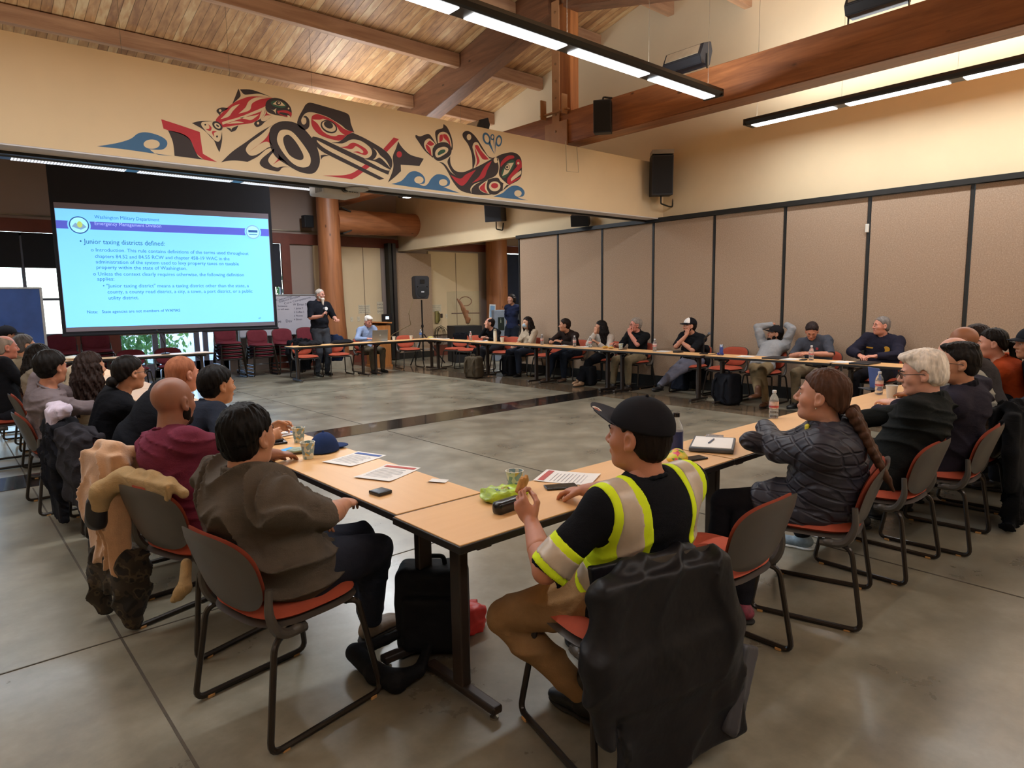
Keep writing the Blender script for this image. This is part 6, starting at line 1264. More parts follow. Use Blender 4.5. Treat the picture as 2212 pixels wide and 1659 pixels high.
cup(1085, 747, 'cardboard cup beside the cream flask', plain=True, s=1.1); cup(1341, 757, 'paper cup before the grey-haired person with glasses'); cup(851, 738, 'clear cup right of the open laptop', plain=True); cup(888, 734, 'clear cup left of the blue-capped bottle', plain=True)
t = thing('drink_can', 'blue and silver drink can near the table microphone', 'can', at_z(1558, 770, TZ)); MB().lathe((0, 0, 0), [(.024, 0), (.0265, .005), (.0265, .148), (.022, .156)], 20).build('can_body', pm('brushed can', '#9aa3b8', .25, .1, 20, metal=.8), t, True); MB().lathe((0, 0, 0), [(.0268, .03), (.0268, .12)], 20).build('label', pm('blue can print', '#3a4a8c', .35, .3, 30), t, True)
t = thing('table_microphone', 'black microphone on a round desk base before the capped person', 'microphone', at_z(1520, 768, TZ)); MB().lathe((0, 0, 0), [(.065, 0), (.065, .012), (.02, .02)], 24).build('base', PLB, t, True); MB().tube([(0, 0, .015), (0, 0, .24)], .008, 8).build('stem', PLB, t, True); MB().tube([(0, -.01, .235), (-.02, -.09, .30)], [.012, .016], 10).build('handle', PLB, t, True); MB().sph((-.024, -.105, .315), .024, 14, 10).build('grille', pm('grey mesh grille', '#4c4e55', .5, .1, 60, .5, 300), t, True)
for (px, py, r, l) in [(1210, 750, 70, 'loose white sheet between the two left bottles of the wall side'), (1260, 755, 85, 'open white booklet before the white pullover person'), (1430, 763, 95, 'stack of white paper beside the chin-on-hand person'), (1608, 777, 95, 'white sheet before the sweatshirt person'), (1705, 783, 80, 'white paper corner before the slate polo person'), (1815, 787, 80, 'white sheet before the dark jacketed person'), (1040, 741, 60, 'open white notebook beside the balding person'), (958, 738, 60, 'white sheet with orange tabs near the far corner'), (940, 736, 40, 'pale handout at the far corner of the tables'), (832, 741, 10, 'loose white sheet in front of the open laptop')]:
    sheet(px, py, l, r, lines=5)
def slab(name, px, py, rot, d, col, label, cat, z=TZ): o = MB().rbox((0, 0, d[2]/2), d, .004).build(name, pm(name+' cover '+col, col, .5), None, True); o.location = at_z(px, py, z); o.rotation_euler = (0, 0, rad(rot)); return tag(o, label, cat)
slab('folder', 1675, 779, 92, (.24, .34, .02), '#1b1b1f', 'black folder before the sweatshirt person', 'folder'); slab('folder', 1868, 789, 88, (.24, .36, .02), '#1b1b1f', 'black folder before the dark jacketed person', 'folder'); slab('notebook', 1465, 765, 90, (.1, .15, .03), '#16161a', 'small black notebook beside the white paper stack', 'notebook'); slab('phone', 1345, 762, 90, (.07, .15, .01), '#33211c', 'dark phone on the table edge before the grey-haired person', 'phone'); slab('phone', 1735, 784, 100, (.07, .15, .012), '#1a1a1c', 'black phone in the hands of the slate polo person', 'phone')
for (px, py, c, l) in [(930, 737, '#c9c06a', 'crumpled yellow snack wrapper near the far corner'), (1307, 758, '#b8903c', 'yellow and orange snack wrapper before the white pullover person'), (1320, 759, '#c9a65a', 'small tan snack bag beside the paper cup')]:
    S = SDF(); S.ell((0, 0, .022), (.07, .045, .02), None, .02); S.disp(folds(int(px), 40), .008); o = npmesh('snack_wrapper', [S.mesh(.006)], pm('foil '+c, c, .35, .4, 30)); o.location = at_z(px, py, TZ); tag(o, l, 'wrapper')
t = thing('sunglasses', 'blue mirrored sunglasses beside the drink can', 'sunglasses', at_z(1556, 776, TZ), rad(90)); m = MB(); [m.sph((q_*.032, 0, .02), (.028, .008, .02), 12, 6) for q_ in (-1, 1)]; m.box((0, 0, .025), (.03, .004, .004)); m.build('lenses', pm('blue mirror lens', '#26307a', .1), t, True); m = MB(); [m.tube([(q_*.06, 0, .024), (q_*.06, .12, .012)], .003, 6) for q_ in (-1, 1)]; m.build('temples', PLB, t, True)
# laptop before the blue shirt person
q = at_z(822, 744, TZ); t = thing('laptop', 'silver-grey laptop standing open at the front table', 'laptop', (q.x, q.y+.02, TZ), rad(-6)); GL = pm('silver grey laptop shell', '#8a857c', .35, .04, 10, metal=.4)
MB().rbox((0, .12, .009), (.37, .25, .016), .004).build('base', GL, t); MB().rbox((0, -.02, .135), (.37, .008, .25), .003, rotm(.16)).build('lid', GL, t); MB().lathe((0, -.027, .14), [(.018, 0), (.018, .001)], 20, rotm(PI/2+.16)).build('emblem_disc', pm('pale disc', '#b9b5ad', .3), t); MB().box((0, .1, .018), (.3, .11, .002)).build('keyboard', PLB, t)
# ---- coats and bags
def coat(x, y, head, col, label, w=.46, low=.2, sleeves=(1, 1), seed=1, name='coat', mat=None, amp=.016, vox=.009, top=.815, flare=.0, shift=0, fr=True, cat='jacket', sl=.5, wl=.9):
    t = thing(name, label, cat, (x, y, 0), rad(head-90)); S = SDF(); h = (top-low)/2
    hm = h*.55; S.box((shift, -.345, top-.03-hm), (w/2-.01, .016, hm), rotm(-.03, 0, 0), .022, .03); S.box((shift+flare*.5, -.345, low+h*.6), (w/2*wl, .018, h*.6), rotm(0, -flare*.6, 0), .02, .07)
    S.path([(-w/2+shift, -.3, top-.08), (-w/4+shift, -.3, top), (w/4+shift, -.3, top), (w/2+shift, -.3, top-.08)], [.034]*4, .03)
    if fr: S.box((shift, -.215, top-.1), (w/2-.05, .008, .08), None, .014, .02)
    for q_, on in zip((-1, 1), sleeves):
        if on: S.path([(q_*(w/2-.03)+shift, -.33, top-.06), (q_*(w/2+.02)+shift, -.34, top-.27), (q_*(w/2-.01)+shift, -.345, top-sl)], [.05, .052, .042], .04)
    S.disp(folds(seed, 13, (1, .15, .12)), amp); m = mat or fabric('coat cloth '+col, col)
    npmesh('coat_body', [S.mesh(vox)], m, t, lap=2); return t, S
NYL = pm('black nylon shell', '#131318', .5, .15, 5, .5, 9, .02, spec=.3)
t, S = coat(1.8, 1.5, 77, '#18181d', 'large black nylon jacket hung over the chair of the person in reflective bands', w=.50, low=.1, seed=4, mat=NYL, amp=.02, vox=.0075, flare=.14, shift=-.06, sleeves=(1, 1), sl=.5, top=.775, wl=1.0)
S2 = SDF(); S2.box((.27, -.35, .26), (.05, .01, .14), rotm(0, .45, .3), .012); S2.disp(folds(9, 20), .01); npmesh('lining_corner', [S2.mesh(.008)], pm('dark grey lining', '#35353c', .5, .1, 8), t, 2)
FLC = pm('pinkish tan fleece', '#b98f6a', .95, .12, 12, .5, 120, .004, sheen=.4)
t = thing('folded_jacket', 'tan canvas jacket strip folded over the chair of the maroon shirt person', 'jacket', (.93, 3.4, 0), rad(17-90)); TC = fabric('tan duck canvas', '#a98e66')
S = SDF(); S.path([(-.27, -.27, .73), (-.2, -.24, .815), (0, -.245, .835), (.16, -.25, .82), (.235, -.235, .775)], [.034, .028, .02, .022, .026], .03); S.path([(-.2, -.27, .8), (-.27, -.33, .74), (-.3, -.34, .66)], [.045, .05, .05], .03); S.path([(.22, -.24, .45), (.26, -.28, .36), (.2, -.3, .3)], [.025, .03, .02], .02); S.box((.0, -.285, .785), (.2, .004, .03), None, .012, .03); S.disp(folds(5, 12), .007); npmesh('canvas', [S.mesh(.0065)], TC, t, 2)
S = SDF(); S.path([(-.3, -.34, .68), (-.31, -.345, .6)], [.052, .055], .03); S.disp(folds(2, 30), .006); npmesh('black_cuff', [S.mesh(.0065)], pm('black quilted lining', '#17161a', .5, .1, 20, .3, 40, .006), t, 2)
coat(.98, 3.52, 17, '#b98f6a', 'pinkish tan fleece draped beside the maroon shirt person chair', w=.28, low=.34, seed=6, mat=FLC, name='fleece_blanket', sleeves=(0, 0), amp=.022, flare=.0, cat='fleece', top=.92, shift=-.3)
CAMO = NT('brown camouflage cloth'); mp = CAMO.coords('Object'); n_ = CAMO.n('ShaderNodeTexNoise', Scale=13.0, Detail=2.0); CAMO.l(mp, 0, n_, 'Vector'); r = CAMO.ramp((n_, 0), [(0, L('#16120f')), (.42, L('#2e261c')), (.54, L('#453a2b')), (.6, L('#1d1814'))]); r.color_ramp.interpolation = 'CONSTANT'; CAMO.l(r, 0, CAMO.b, 'Base Color'); CAMO.set(Roughness=.9); CAMO = CAMO.m
o = SDF(); o.box((0, 0, .3), (.15, .03, .1), rotm(0, .1, 0), .04, .03); o.path([(-.1, -.02, .34), (-.15, -.03, .14), (-.12, -.02, .07)], [.06, .05, .04], .03); o.path([(.1, -.02, .34), (.12, -.03, .14), (.13, -.02, .06)], [.07, .065, .05], .03); o.disp(folds(12, 18), .014); o = npmesh('camouflage_jacket', [o.mesh(.009)], CAMO, None, 2); o.location = (.60, 3.72, .0); o.rotation_euler = (0, 0, rad(-72)); tag(o, 'brown camouflage jacket hanging under the tan fleece', 'jacket')
coat(.92, 5.64, 0, '#16161b', 'long black coat hung on the chair of the person with the low bun', w=.46, low=.12, seed=8, amp=.02, name='long_coat', flare=.08); coat(.95, 5.0, 4, '#2c2a2f', 'dark grey raincoat hung on the chair of the large person in black', w=.44, low=.36, seed=9, name='raincoat', sleeves=(0, 1))
o = SDF(); o.box((0, 0, .86), (.17, .03, .02), rotm(.1, 0, 0), .025, .02); o.box((.08, -.05, .80), (.07, .015, .06), None, .02, .03); o.disp(folds(13, 20), .01); o = npmesh('white_towel', [o.mesh(.007)], pm('pale lilac fleece', '#c2b6c6', .95, .06, 12, .5, 120, .004), None, 2); o.location = (.63, 5.64, .02); o.rotation_euler = (0, 0, rad(-90)); tag(o, 'pale fleece scarf lying over the long black coat', 'scarf')
coat(5.43, 1.38, 92, '#151619', 'long black coat on the chair of the bald person in pale grey', w=.5, low=.06, seed=14, amp=.022, name='long_coat', flare=.12, top=.84); coat(6.08, 1.36, 92, '#262a38', 'dark navy padded jacket on the chair of the person in charcoal', w=.5, low=.3, seed=15, name='padded_jacket', top=.85)
FC = [(6.1, 13.75), (6.85, 13.8)]
chair(6.1, 13.78, 268, 'red chair with a black coat behind the left end of the front table', 'empty red chairs at the far tables'); chair(6.85, 13.8, 265, 'chair with a navy jacket behind the front table near the presenter', 'empty red chairs at the far tables')
coat(6.1, 13.78, 268, '#17181d', 'black coat on the chair at the left end of the front table', w=.48, low=.15, seed=16, name='long_coat'); coat(6.85, 13.8, 265, '#26324f', 'navy jacket with a white collar mark on the chair before the presenter', w=.5, low=.3, seed=17, name='navy_jacket', top=.87)
for (px, py, l, sc_) in [(672, 741, 'black jacket heap on the left end of the front table', 1), (742, 739, 'crumpled black jacket on the front table next to the blue shirt person', 1.1)]:
    S = SDF(); S.ell((0, 0, .03), (.26*sc_, .13, .045), None, .03); S.ell((.1, .02, .06), (.12, .1, .04)); S.ell((-.14, 0, .05), (.1, .08, .04)); S.disp(folds(px, 20), .014); o = npmesh('jacket_heap', [S.mesh(.011)], fabric('black jacket cloth', '#1b1b1f'), None, 2); v = at_z(px, py, TZ); o.location = (v.x, 13.15, TZ); tag(o, l, 'jacket')
# bags
def backpack(x, y, rz, col, label, s=1.0, straps=True, mat=None):
    t = thing('backpack', label, 'bag', (x, y, 0), rad(rz)); m = mat or fabric('bag cloth '+col, col, .7, 500, .3); S = SDF(); S.box((0, 0, .21*s), (.12*s, .065*s, .16*s), None, .045*s, .02); S.box((0, -.1*s, .15*s), (.1*s, .025*s, .085*s), None, .035*s, .02); S.disp(folds(int(x*9), 12), .007*s); npmesh('main_compartment', [S.mesh(.009)], m, t, 2)
    MB().tube(rounded([(-.05*s, .02, .4*s), (-.045*s, .02, .45*s), (.045*s, .02, .45*s), (.05*s, .02, .4*s)], .02), .011*s, 8).build('handle', m, t, True)
    for q_ in (-1, 1):
        if straps: MB().tube([(q_*.09*s, .08*s, .38*s), (q_*.1*s, .15*s, .3*s), (q_*.1*s, .16*s, .12*s), (q_*.1*s, .1*s, .05*s)], .018*s, 8).build('strap', m, t, True)
    MB().tube([(-.13*s, -.075*s, .3*s), (-.06*s, -.1*s, .38*s), (.06*s, -.1*s, .38*s), (.13*s, -.075*s, .3*s)], .004, 6).build('zip', pm('zip teeth', '#3a3a3e', .4), t, True); return t
v = at_z(960, 1425, 0); bt = thing('laptop_bag', 'black laptop backpack standing under the corner table', 'bag', (v.x+.03, v.y+.12, 0), rad(-44)); BLN = fabric('black ballistic nylon', '#141417', .6, 700, .3)
S = SDF(); S.box((0, 0, .205), (.115, .05, .155), None, .05, .02); S.box((0, -.085, .17), (.095, .03, .1), None, .03, .02); S.disp(folds(3, 14), .004); npmesh('main_compartment', [S.mesh(.0065)], BLN, bt, 2)
MB().tube(rounded([(-.06, 0, .4), (-.055, 0, .445), (.055, 0, .445), (.06, 0, .4)], .02), .011, 8).build('handle', BLN, bt, True); MB().tube(rounded([(-.1, -.13, .2), (-.1, -.14, .26), (-.09, -.14, .26), (-.09, -.135, .2)], .004), .002, 6, closed=True).build('zip_pull', pm('brass pull', '#9a8a66', .3, metal=.8), bt, True)
S = SDF(); S.path([(-.1, -.05, .12), (-.2, -.1, .09), (-.33, -.16, .06)], [.02, .022, .03], .01); S.path([(-.33, -.16, .06), (-.2, -.3, .045), (-.1, -.36, .05)], [.04, .042, .045], .02); S.path([(-.1, -.36, .05), (-.02, -.28, .05), (0, -.12, .08)], [.045, .025, .02], .02); npmesh('shoulder_strap', [S.mesh(.007)], BLN, bt, 1)
S = SDF(); S.box((0, 0, .07), (.07, .04, .05), rotm(0, .2, 0), .02); S.cap((.06, 0, .1), (.1, 0, .02), .03, .02); S.disp(folds(2, 30), .01); o = npmesh('red_bag', [S.mesh(.007)], pm('red nylon', '#c02a26', .4, .1, 10, .3, 30, .006)); w_ = at_z(1040, 1385, 0); o.location = (w_.x, w_.y+.12, 0); tag(o, 'small red nylon bag behind the black laptop backpack', 'bag')
v = at_z(1560, 880, 0); backpack(v.x+.3, v.y+.1, 70, '#1b1c22', 'black backpack leaning at the table leg beside the sweatshirt person', 1.15)
v = at_z(1030, 818, 0); backpack(v.x+.05, v.y+.15, 100, '#4a4032', 'brown and grey backpack on the floor by the balding person', 1.1); v = at_z(1085, 815, 0); backpack(v.x+.3, v.y+.1, 80, '#16171b', 'black backpack between the balding and masked persons', 1.1)
v = at_z(1412, 852, 0); backpack(v.x+.75, v.y, 90, '#1f2431', 'dark blue bag under the chair of the grey-haired person with glasses', .9, False); v = at_z(1230, 838, 0); backpack(v.x+.5, v.y, 90, '#15161a', 'black bag under the chair of the brown sweater person', .9, False)
# ---- empty chairs
GE = 'empty red chairs at the far tables'
v = at_z(868, 790, .02); chair(v.x-.05, 13.85, 262, 'empty red chair right of the seated person in blue', GE)
v = at_z(957, 800, 0); chair(9.6, 13.05, 200, 'empty red chair with a black bag at the far corner', GE); chair(9.55, 12.45, 190, 'empty red chair beside the balding person in black', GE)
chair(9.6, 5.72, 178, 'empty red chair between the capped and sweatshirted persons', GE); chair(9.6, 9.85, 176, 'empty red chair right of the masked person', GE)
chair(9.6, 11.2, 184, 'empty red chair between the balding and masked persons', GE)
chair(2.5, 1.55, 90, 'empty red and grey chair between the reflective shirt and the quilted jacket', 'empty chairs of the near row')
coat(9.6, 9.85, 176, '#17181c', 'black jacket on the empty chair right of the masked person', w=.46, low=.2, seed=21, name='coat')
coat(9.6, 13.05, 200, '#17181c', 'black jacket on the empty chair at the far corner', w=.46, low=.3, seed=22, name='coat')
coat(9.5, 6.45, 180, '#17181c', 'black jacket hanging on the chair of the person in the white-fronted cap', w=.46, low=.18, seed=23, name='coat')
for i, (px, l) in enumerate(((290, 'left maroon chair behind the far left table'), (372, 'maroon chair behind the microphone at the far left table'))):
    v = at_y(px, 790, 13.75); chair(v.x, 13.75, 270, l, 'maroon chairs at the far left table', src=CH0M)
# stacks of chairs
def stack(x, y, head, n, label):
    for k in range(n):
        o = chair(x, y, head, label, label.split(',')[0], src=CH0M); o.location = (x, y, .078*k)
for px, Y_, n, l in ((75, 14.6, 4, 'stacked maroon chairs left of the screen, far left stack'), (140, 14.5, 5, 'stacked maroon chairs under the left corner of the screen'), (215, 14.6, 5, 'stacked maroon chairs under the screen, second stack'), (497, 15.1, 5, 'stacked maroon chairs under the right corner of the screen'), (566, 15.1, 4, 'stacked maroon chairs before the whiteboard, left stack'), (620, 15.1, 4, 'stacked maroon chairs before the whiteboard, middle stack'), (672, 15.2, 4, 'stacked maroon chairs behind the presenter')):
    stack(at_y(px, 780, Y_).x, Y_, 270, n, l)
# gooseneck mic on far left table
v = at_z(358, 768, TZ); t = thing('gooseneck_microphone', 'thin black gooseneck microphone on the far left table', 'microphone', (v.x, 13.1, TZ)); MB().lathe((0, 0, 0), [(.07, 0), (.07, .02), (.02, .03)], 20).build('base', PLB, t, True); MB().tube([(0, 0, .03), (-.01, 0, .2), (-.06, 0, .35), (-.1, 0, .42)], .006, 6).build('gooseneck', PLB, t, True); MB().sph((-.11, 0, .43), .02, 10, 8).build('head', PLB, t, True)
for px, py, c, l in ((150, 772, '#d9d2c0', 'white bag on the far left table beside the broad person'), (160, 779, '#c9d0d8', 'pale paper bundle on the far left table')):
    S = SDF(); S.ell((0, 0, .04), (.1, .07, .04)); S.disp(folds(px, 24), .012); o = npmesh('paper_bag', [S.mesh(.01)], pm('paper bag '+c, c, .7)); v = at_z(px, py, TZ); o.location = (v.x, 13.05+.1*(py-775)/10, TZ); tag(o, l, 'bag')
# ---- rolling boards
def rolling_board(x0, x1, Y_, z0, z1, label, mat, marks=True, rz=0):
    t = thing('rolling_whiteboard', label, 'whiteboard', ((x0+x1)/2, Y_, 0), rz); w = x1-x0; MB().box((0, 0, (z0+z1)/2), (w, .02, z1-z0)).build('board', mat, t)
    AF = pm('pale aluminium frame', '#aab0b8', .35, metal=.6)
    for q_ in (-1, 1):
        MB().rbox((q_*(w/2+.02), 0, (z1+.02)/2), (.04, .04, z1), .006).build('upright', AF, t); MB().rbox((q_*(w/2+.02), 0, .07), (.05, .55, .04), .01).build('foot', AF, t)
        for r_ in (-1, 1): MB().lathe((q_*(w/2+.02), r_*.25, .03), [(.03, -.012), (.03, .012)], 14, rotm(0, PI/2)).build('caster', BLACKP, t, True)
    for z in (z0, z1, .2): MB().box((0, -.012, z), (w, .03, .03)).build('rail', AF, t)
    MB().box((0, -.05, z0+.02), (w*.9, .07, .012)).build('pen_tray', AF, t); return t
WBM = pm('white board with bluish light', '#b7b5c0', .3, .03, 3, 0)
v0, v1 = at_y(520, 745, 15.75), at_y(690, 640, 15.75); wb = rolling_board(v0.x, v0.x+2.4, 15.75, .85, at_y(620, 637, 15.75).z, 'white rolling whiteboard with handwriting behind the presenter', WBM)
MKR = pm('black marker ink', '#3c3f55', .6)
def wbt(body, px, py, h, wd=None, tilt=0):
    v = at_y(px, py, 15.735); text_mesh(body, 'handwriting', MKR, (v.x-wb.location.x, -.013, v.z), (1, 0, tilt), (-tilt, 0, 1), wd, h, .0, wb)
wbt('Capacity', 596, 651, .05, .42, .25); wbt('Subordinate', 603, 654, .05, .55, .25); wbt('Core Competence', 614, 658, .05, .7, .22)
for i, b_ in enumerate(('Someone', 'to tell even')): wbt(b_, 600, 663+7*i, .045)
for i, b_ in enumerate(('W Elman Dr', '1 Jamie T', '2 Coffee S', '3 Phones', '4 Eleven')): wbt(b_, 633+2*(i > 0), 660+8*i, .055 if i == 0 else .045)
wbt('ve    Dev', 600, 697, .07)
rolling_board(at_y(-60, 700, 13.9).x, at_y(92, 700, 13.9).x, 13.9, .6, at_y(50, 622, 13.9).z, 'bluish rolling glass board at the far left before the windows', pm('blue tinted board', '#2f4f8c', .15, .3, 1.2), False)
# ---- lectern with laptop and monitor
t = thing('lectern', 'tall wooden lectern behind the seated person in blue', 'lectern', (8.45, 14.75, 0), rad(-12)); LW = wood('orange brown lectern veneer', '#b87840', '#935a2c', 'Z', 1.2, .4, False)
MB().box((0, 0, .52), (.5, .45, 1.04)).build('body', LW, t, bevel=.006); MB().box((0, -.02, 1.09), (.56, .5, .03), rotm(-.12, .06, 0)).build('top', LW, t); MB().box((0, 0, .03), (.54, .49, .06)).build('plinth', LW, t)
o = thing('laptop', 'open laptop standing on top of the wooden lectern', 'laptop', (8.32, 14.7, 1.115), rad(70)); MB().rbox((0, 0, .008), (.33, .23, .014), .004).build('base', GL, o); MB().rbox((0, .12, .11), (.33, .008, .21), .003, rotm(-.35)).build('lid', GL, o)
o = thing('monitor', 'small dark control screen with a lit window on the lectern', 'screen', (8.72, 14.75, 1.12), rad(-8)); MB().rbox((0, 0, .1), (.28, .04, .19), .008).build('housing', PLB, o); MB().box((0, -.022, .1), (.09, .003, .07)).build('display', pm('lit display', '#cfe0ee', .3, emit='#cfe6f5', estr=1.4), o)
# ---- loudspeaker on tripod
t = thing('speaker_tripod', 'black tripod stand carrying the portable loudspeaker', 'speaker stand', (9.55, 14.4, 0), 0); MB().tube([(0, 0, .1), (0, 0, 1.66)], .02, 10).build('pole', PLB, t, True); MB().lathe((0, 0, .95), [(.03, 0), (.035, .03), (.03, .07)], 12).build('collar', PLB, t, True)
for a in (80, 200, 320):
    c_, s_ = math.cos(rad(a)), math.sin(rad(a)); MB().tube([(.03*c_, .03*s_, .78), (.55*c_, .55*s_, .02)], .016, 8).build('leg', PLB, t, True); MB().tube([(.0, 0, .38), (.3*c_, .3*s_, .4)], .008, 6).build('brace', PLB, t, True)
v = at_y(907, 647, 14.4); t = thing('loudspeaker', 'black portable loudspeaker on the tripod stand at the far end', 'speaker', (v.x, 14.4, 1.66), rad(-8)); DKP = pm('charcoal speaker housing', '#23242a', .6, .05, 8, .3, 300)
m = MB(); z0, z1 = .02, .60; m.add([(-.155, -.17, z0), (.155, -.17, z0), (.12, .17, z0), (-.12, .17, z0), (-.195, -.17, z0+.12), (.195, -.17, z0+.12), (.14, .17, z0+.1), (-.14, .17, z0+.1), (-.205, -.17, z1-.05), (.205, -.17, z1-.05), (.14, .17, z1-.05), (-.14, .17, z1-.05), (-.18, -.17, z1), (.18, -.17, z1), (.12, .17, z1), (-.12, .17, z1)],
    [(0, 3, 2, 1), (12, 13, 14, 15)]+[(a+b_, a+(b_+1) % 4, a+4+(b_+1) % 4, a+4+b_) for a in (0, 4, 8) for b_ in range(4)]); m.build('housing', DKP, t, bevel=.015, smooth=True)
MB().lathe((0, -.172, .2), [(.15, 0), (.15, .004), (.13, .008), (.05, .002), (.001, .002)], 28, rotm(PI/2)).build('woofer_ring', pm('black grille', '#18191d', .7, .1, 60, .4, 300), t, True); MB().rbox((0, -.174, .46), (.13, .012, .1), .01).build('horn', PLB, t); MB().box((0, -.184, .2), (.08, .004, .03)).build('badge', pm('silver badge', '#b9bcc4', .3), t)
m = MB(); [m.lathe((q_*.13, -.172, .33), [(.018, 0), (.016, .006)], 10, rotm(PI/2)) for q_ in (-1, 1)]; m.build('port_holes', PLB, t)
v = at_y(890, 648, 14.6); w_ = at_y(862, 722, 15.3); o = MB().tube([(v.x, 14.55, v.z), (v.x-.05, 14.7, v.z-.35), (w_.x+.25, 15.1, w_.z+.25), (w_.x, 15.6, w_.z), (w_.x-.1, 16.0, .4)], .009, 6).build('cable', pm('beige cable', '#a08c68', .6), None, True); tag(o, 'thin beige cable sagging from the portable loudspeaker', 'cable')
# ---- speakers and lamps on walls and beam
def box_speaker(name, loc, rz, d, label, tilt=0, bracket=None):
    t = thing(name, label, 'speaker', loc, rz); R = rotm(tilt); MB().rbox((0, 0, 0), d, .012, R).build('cabinet', DKP, t); MB().box(R@Vector((0, -d[1]/2-.004, 0)), (d[0]*.9, .008, d[2]*.92), R).build('grille', pm('black speaker cloth', '#1b1b1e', .9, .1, 60, .4, 300), t)
    if bracket: MB().tube(rounded(bracket, .03), .014, 8).build('bracket', BLACKP, t, True)
    return t
s_ = box_speaker('wall_loudspeaker', (9.72, 7.12, 3.69), rad(-45), (.36, .34, .66), 'large black loudspeaker on an arm left of the right wall near the soffit', .06, [(0, 0, -.33), (0, .0, -.46), (.18, .26, -.48), (.25, .31, -.48), (.27, .33, -.3)])
MB().box((0, -.05, .37), (.36, .3, .07)).build('mount_plate', pm('grey mount', '#8d8a84', .4, metal=.6), s_)
MB().rbox((.27, .35, -.33), (.06, .04, .36), .01).build('wall_plate', BLACKP, s_)
v = at_x(1066, 457, 9.8); box_speaker('wall_loudspeaker', (9.85, v.y, v.z+.02), rad(-60), (.4, .34, .48), 'black loudspeaker on the far right wall seen under the soffit', .12, [(0, .05, -.24), (0, .05, -.4), (.1, .2, -.42), (.12, .2, -.25)])
v = at_x(1250, 475, 9.85); box_speaker('wall_loudspeaker', (9.9, v.y, v.z), rad(-55), (.36, .24, .22), 'small black loudspeaker on the right wall just above the partition', .3, [(.1, .1, 0), (.2, .2, 0)])
v = at_x(1308, 255, 7.8); box_speaker('beam_loudspeaker', (7.74, v.y, v.z), rad(-55), (.26, .2, .46), 'black loudspeaker hanging on the side of the glulam beam', .05, [(0, 0, .23), (0, .05, .3), (.12, .14, .3)])
v = at_y(672, 477, 15.9); box_speaker('wall_loudspeaker', (v.x, 16.1, v.z), 0, (.24, .2, .3), 'small black loudspeaker on the far wall left of the log column', 0, [(.12, 0, 0), (.2, .15, 0)])
def flood(x, y, z, label, rz=0):
    t = thing('beam_uplight', label, 'uplight', (x, y, z), rz); m = MB(); m.add([(-.12, -.3, .1), (-.16, -.3, .2), (-.08, -.3, .36), (.1, -.3, .42), (.14, -.3, .3), (.08, -.3, .1), (-.12, .3, .1), (-.16, .3, .2), (-.08, .3, .36), (.1, .3, .42), (.14, .3, .3), (.08, .3, .1)], [(0, 1, 2, 3, 4, 5), (11, 10, 9, 8, 7, 6)]+[(i, i+6, (i+1) % 6+6, (i+1) % 6) for i in range(6)])
    m.build('housing', DKP, t, bevel=.008); MB().box((-.125, 0, .285), (.012, .52, .13), rotm(0, .45, 0)).build('reflector', pm('pale reflector', '#a89880', .35), t); m = MB()
    for q_ in (-1, 1): MB().box((0, q_*.31, .12), (.03, .01, .24)).build('yoke', BLACKP, t)
    return t
flood(8.1, at_x(1480, 150, 8.05).y, 4.58, 'black box uplight on top of the glulam beam above the speaker'); flood(8.1, at_x(1892, 30, 8.05).y, 4.58, 'black box uplight on the beam at the top of the photo'); flood(8.1, at_x(1025, 275, 8.1).y, 4.58, 'black box uplight on the beam just over the soffit edge')
# ---- display case with a carved mask
t = thing('pedestal', 'black display pedestal beneath the glass case', 'pedestal', (10.75, 14.2, 0), rad(-20)); MB().box((0, 0, .48), (.75, .75, .96)).build('block', pm('black pedestal paint', '#16161a', .6), t, bevel=.006)
t = thing('display_case', 'clear display case with a wooden carving inside', 'display case', (10.75, 14.2, .962), rad(-20)); m = MB()
for a, d in (((0, -.36, .45), (.72, .006, .9)), ((0, .36, .45), (.72, .006, .9)), ((-.36, 0, .45), (.006, .72, .9)), ((.36, 0, .45), (.006, .72, .9)), ((0, 0, .9), (.72, .72, .006))): m.box(a, d)
AC = NT('clear acrylic'); _a = AC.n('ShaderNodeBsdfTransparent'); _a.inputs[0].default_value = (.97, .98, .98, 1); _b = AC.n('ShaderNodeBsdfGlossy'); _b.inputs['Roughness'].default_value = .05; _c = AC.n('ShaderNodeMixShader'); _c.inputs[0].default_value = .05; AC.l(_a, 0, _c, 1); AC.l(_b, 0, _c, 2); AC.l(_c, 0, AC.out, 0); m.build('glass_box', AC.m, t)
S = SDF(); S.path([(-.1, 0, .62), (-.02, 0, .45), (.06, 0, .25), (.1, 0, .1)], [.04, .06, .055, .06], .03); S.path([(-.1, 0, .62), (-.17, 0, .7), (-.14, 0, .58)], [.03, .02, .01], .01); S.path([(.02, 0, .4), (.12, 0, .38), (.1, 0, .3)], [.03, .02, .02], .01); S.ell((.12, -.02, .16), (.06, .05, .06)); S.disp(folds(6, 20), .008)
cv = thing('wooden_carving', 'carved wooden figure with a bent hoop inside the glass case', 'carving', (10.75, 14.2, .965), rad(-20)); npmesh('figure', [S.mesh(.008)], wood('carved cedar', '#a8683c', '#6f3d22', 'Z', 2, .5, False), cv)
MB().tube([(.05+.17*math.cos(a), 0, .64+.12*math.sin(a)) for a in [2*PI*i/20 for i in range(20)]], .012, 8, closed=True).build('hoop', wood('bent hoop wood', '#8a5230', '#5d341c', 'X', 2, .5, False), cv, True); MB().tube([(.1, 0, .1), (.1, 0, .0)], .01, 6).build('support_rod', STEEL, cv, True)
o = MB().tube([(at_y(976, 677, 14.9).x, 14.9, at_y(976, 677, 14.9).z), (at_y(1035, 676, 14.9).x, 14.9, at_y(1035, 676, 14.9).z)], .016, 8).build('wooden_rail', pm('dark stained rail', '#5b2f22', .5), None, True); tag(o, 'dark wooden rail crossing behind the glass case', 'rail')
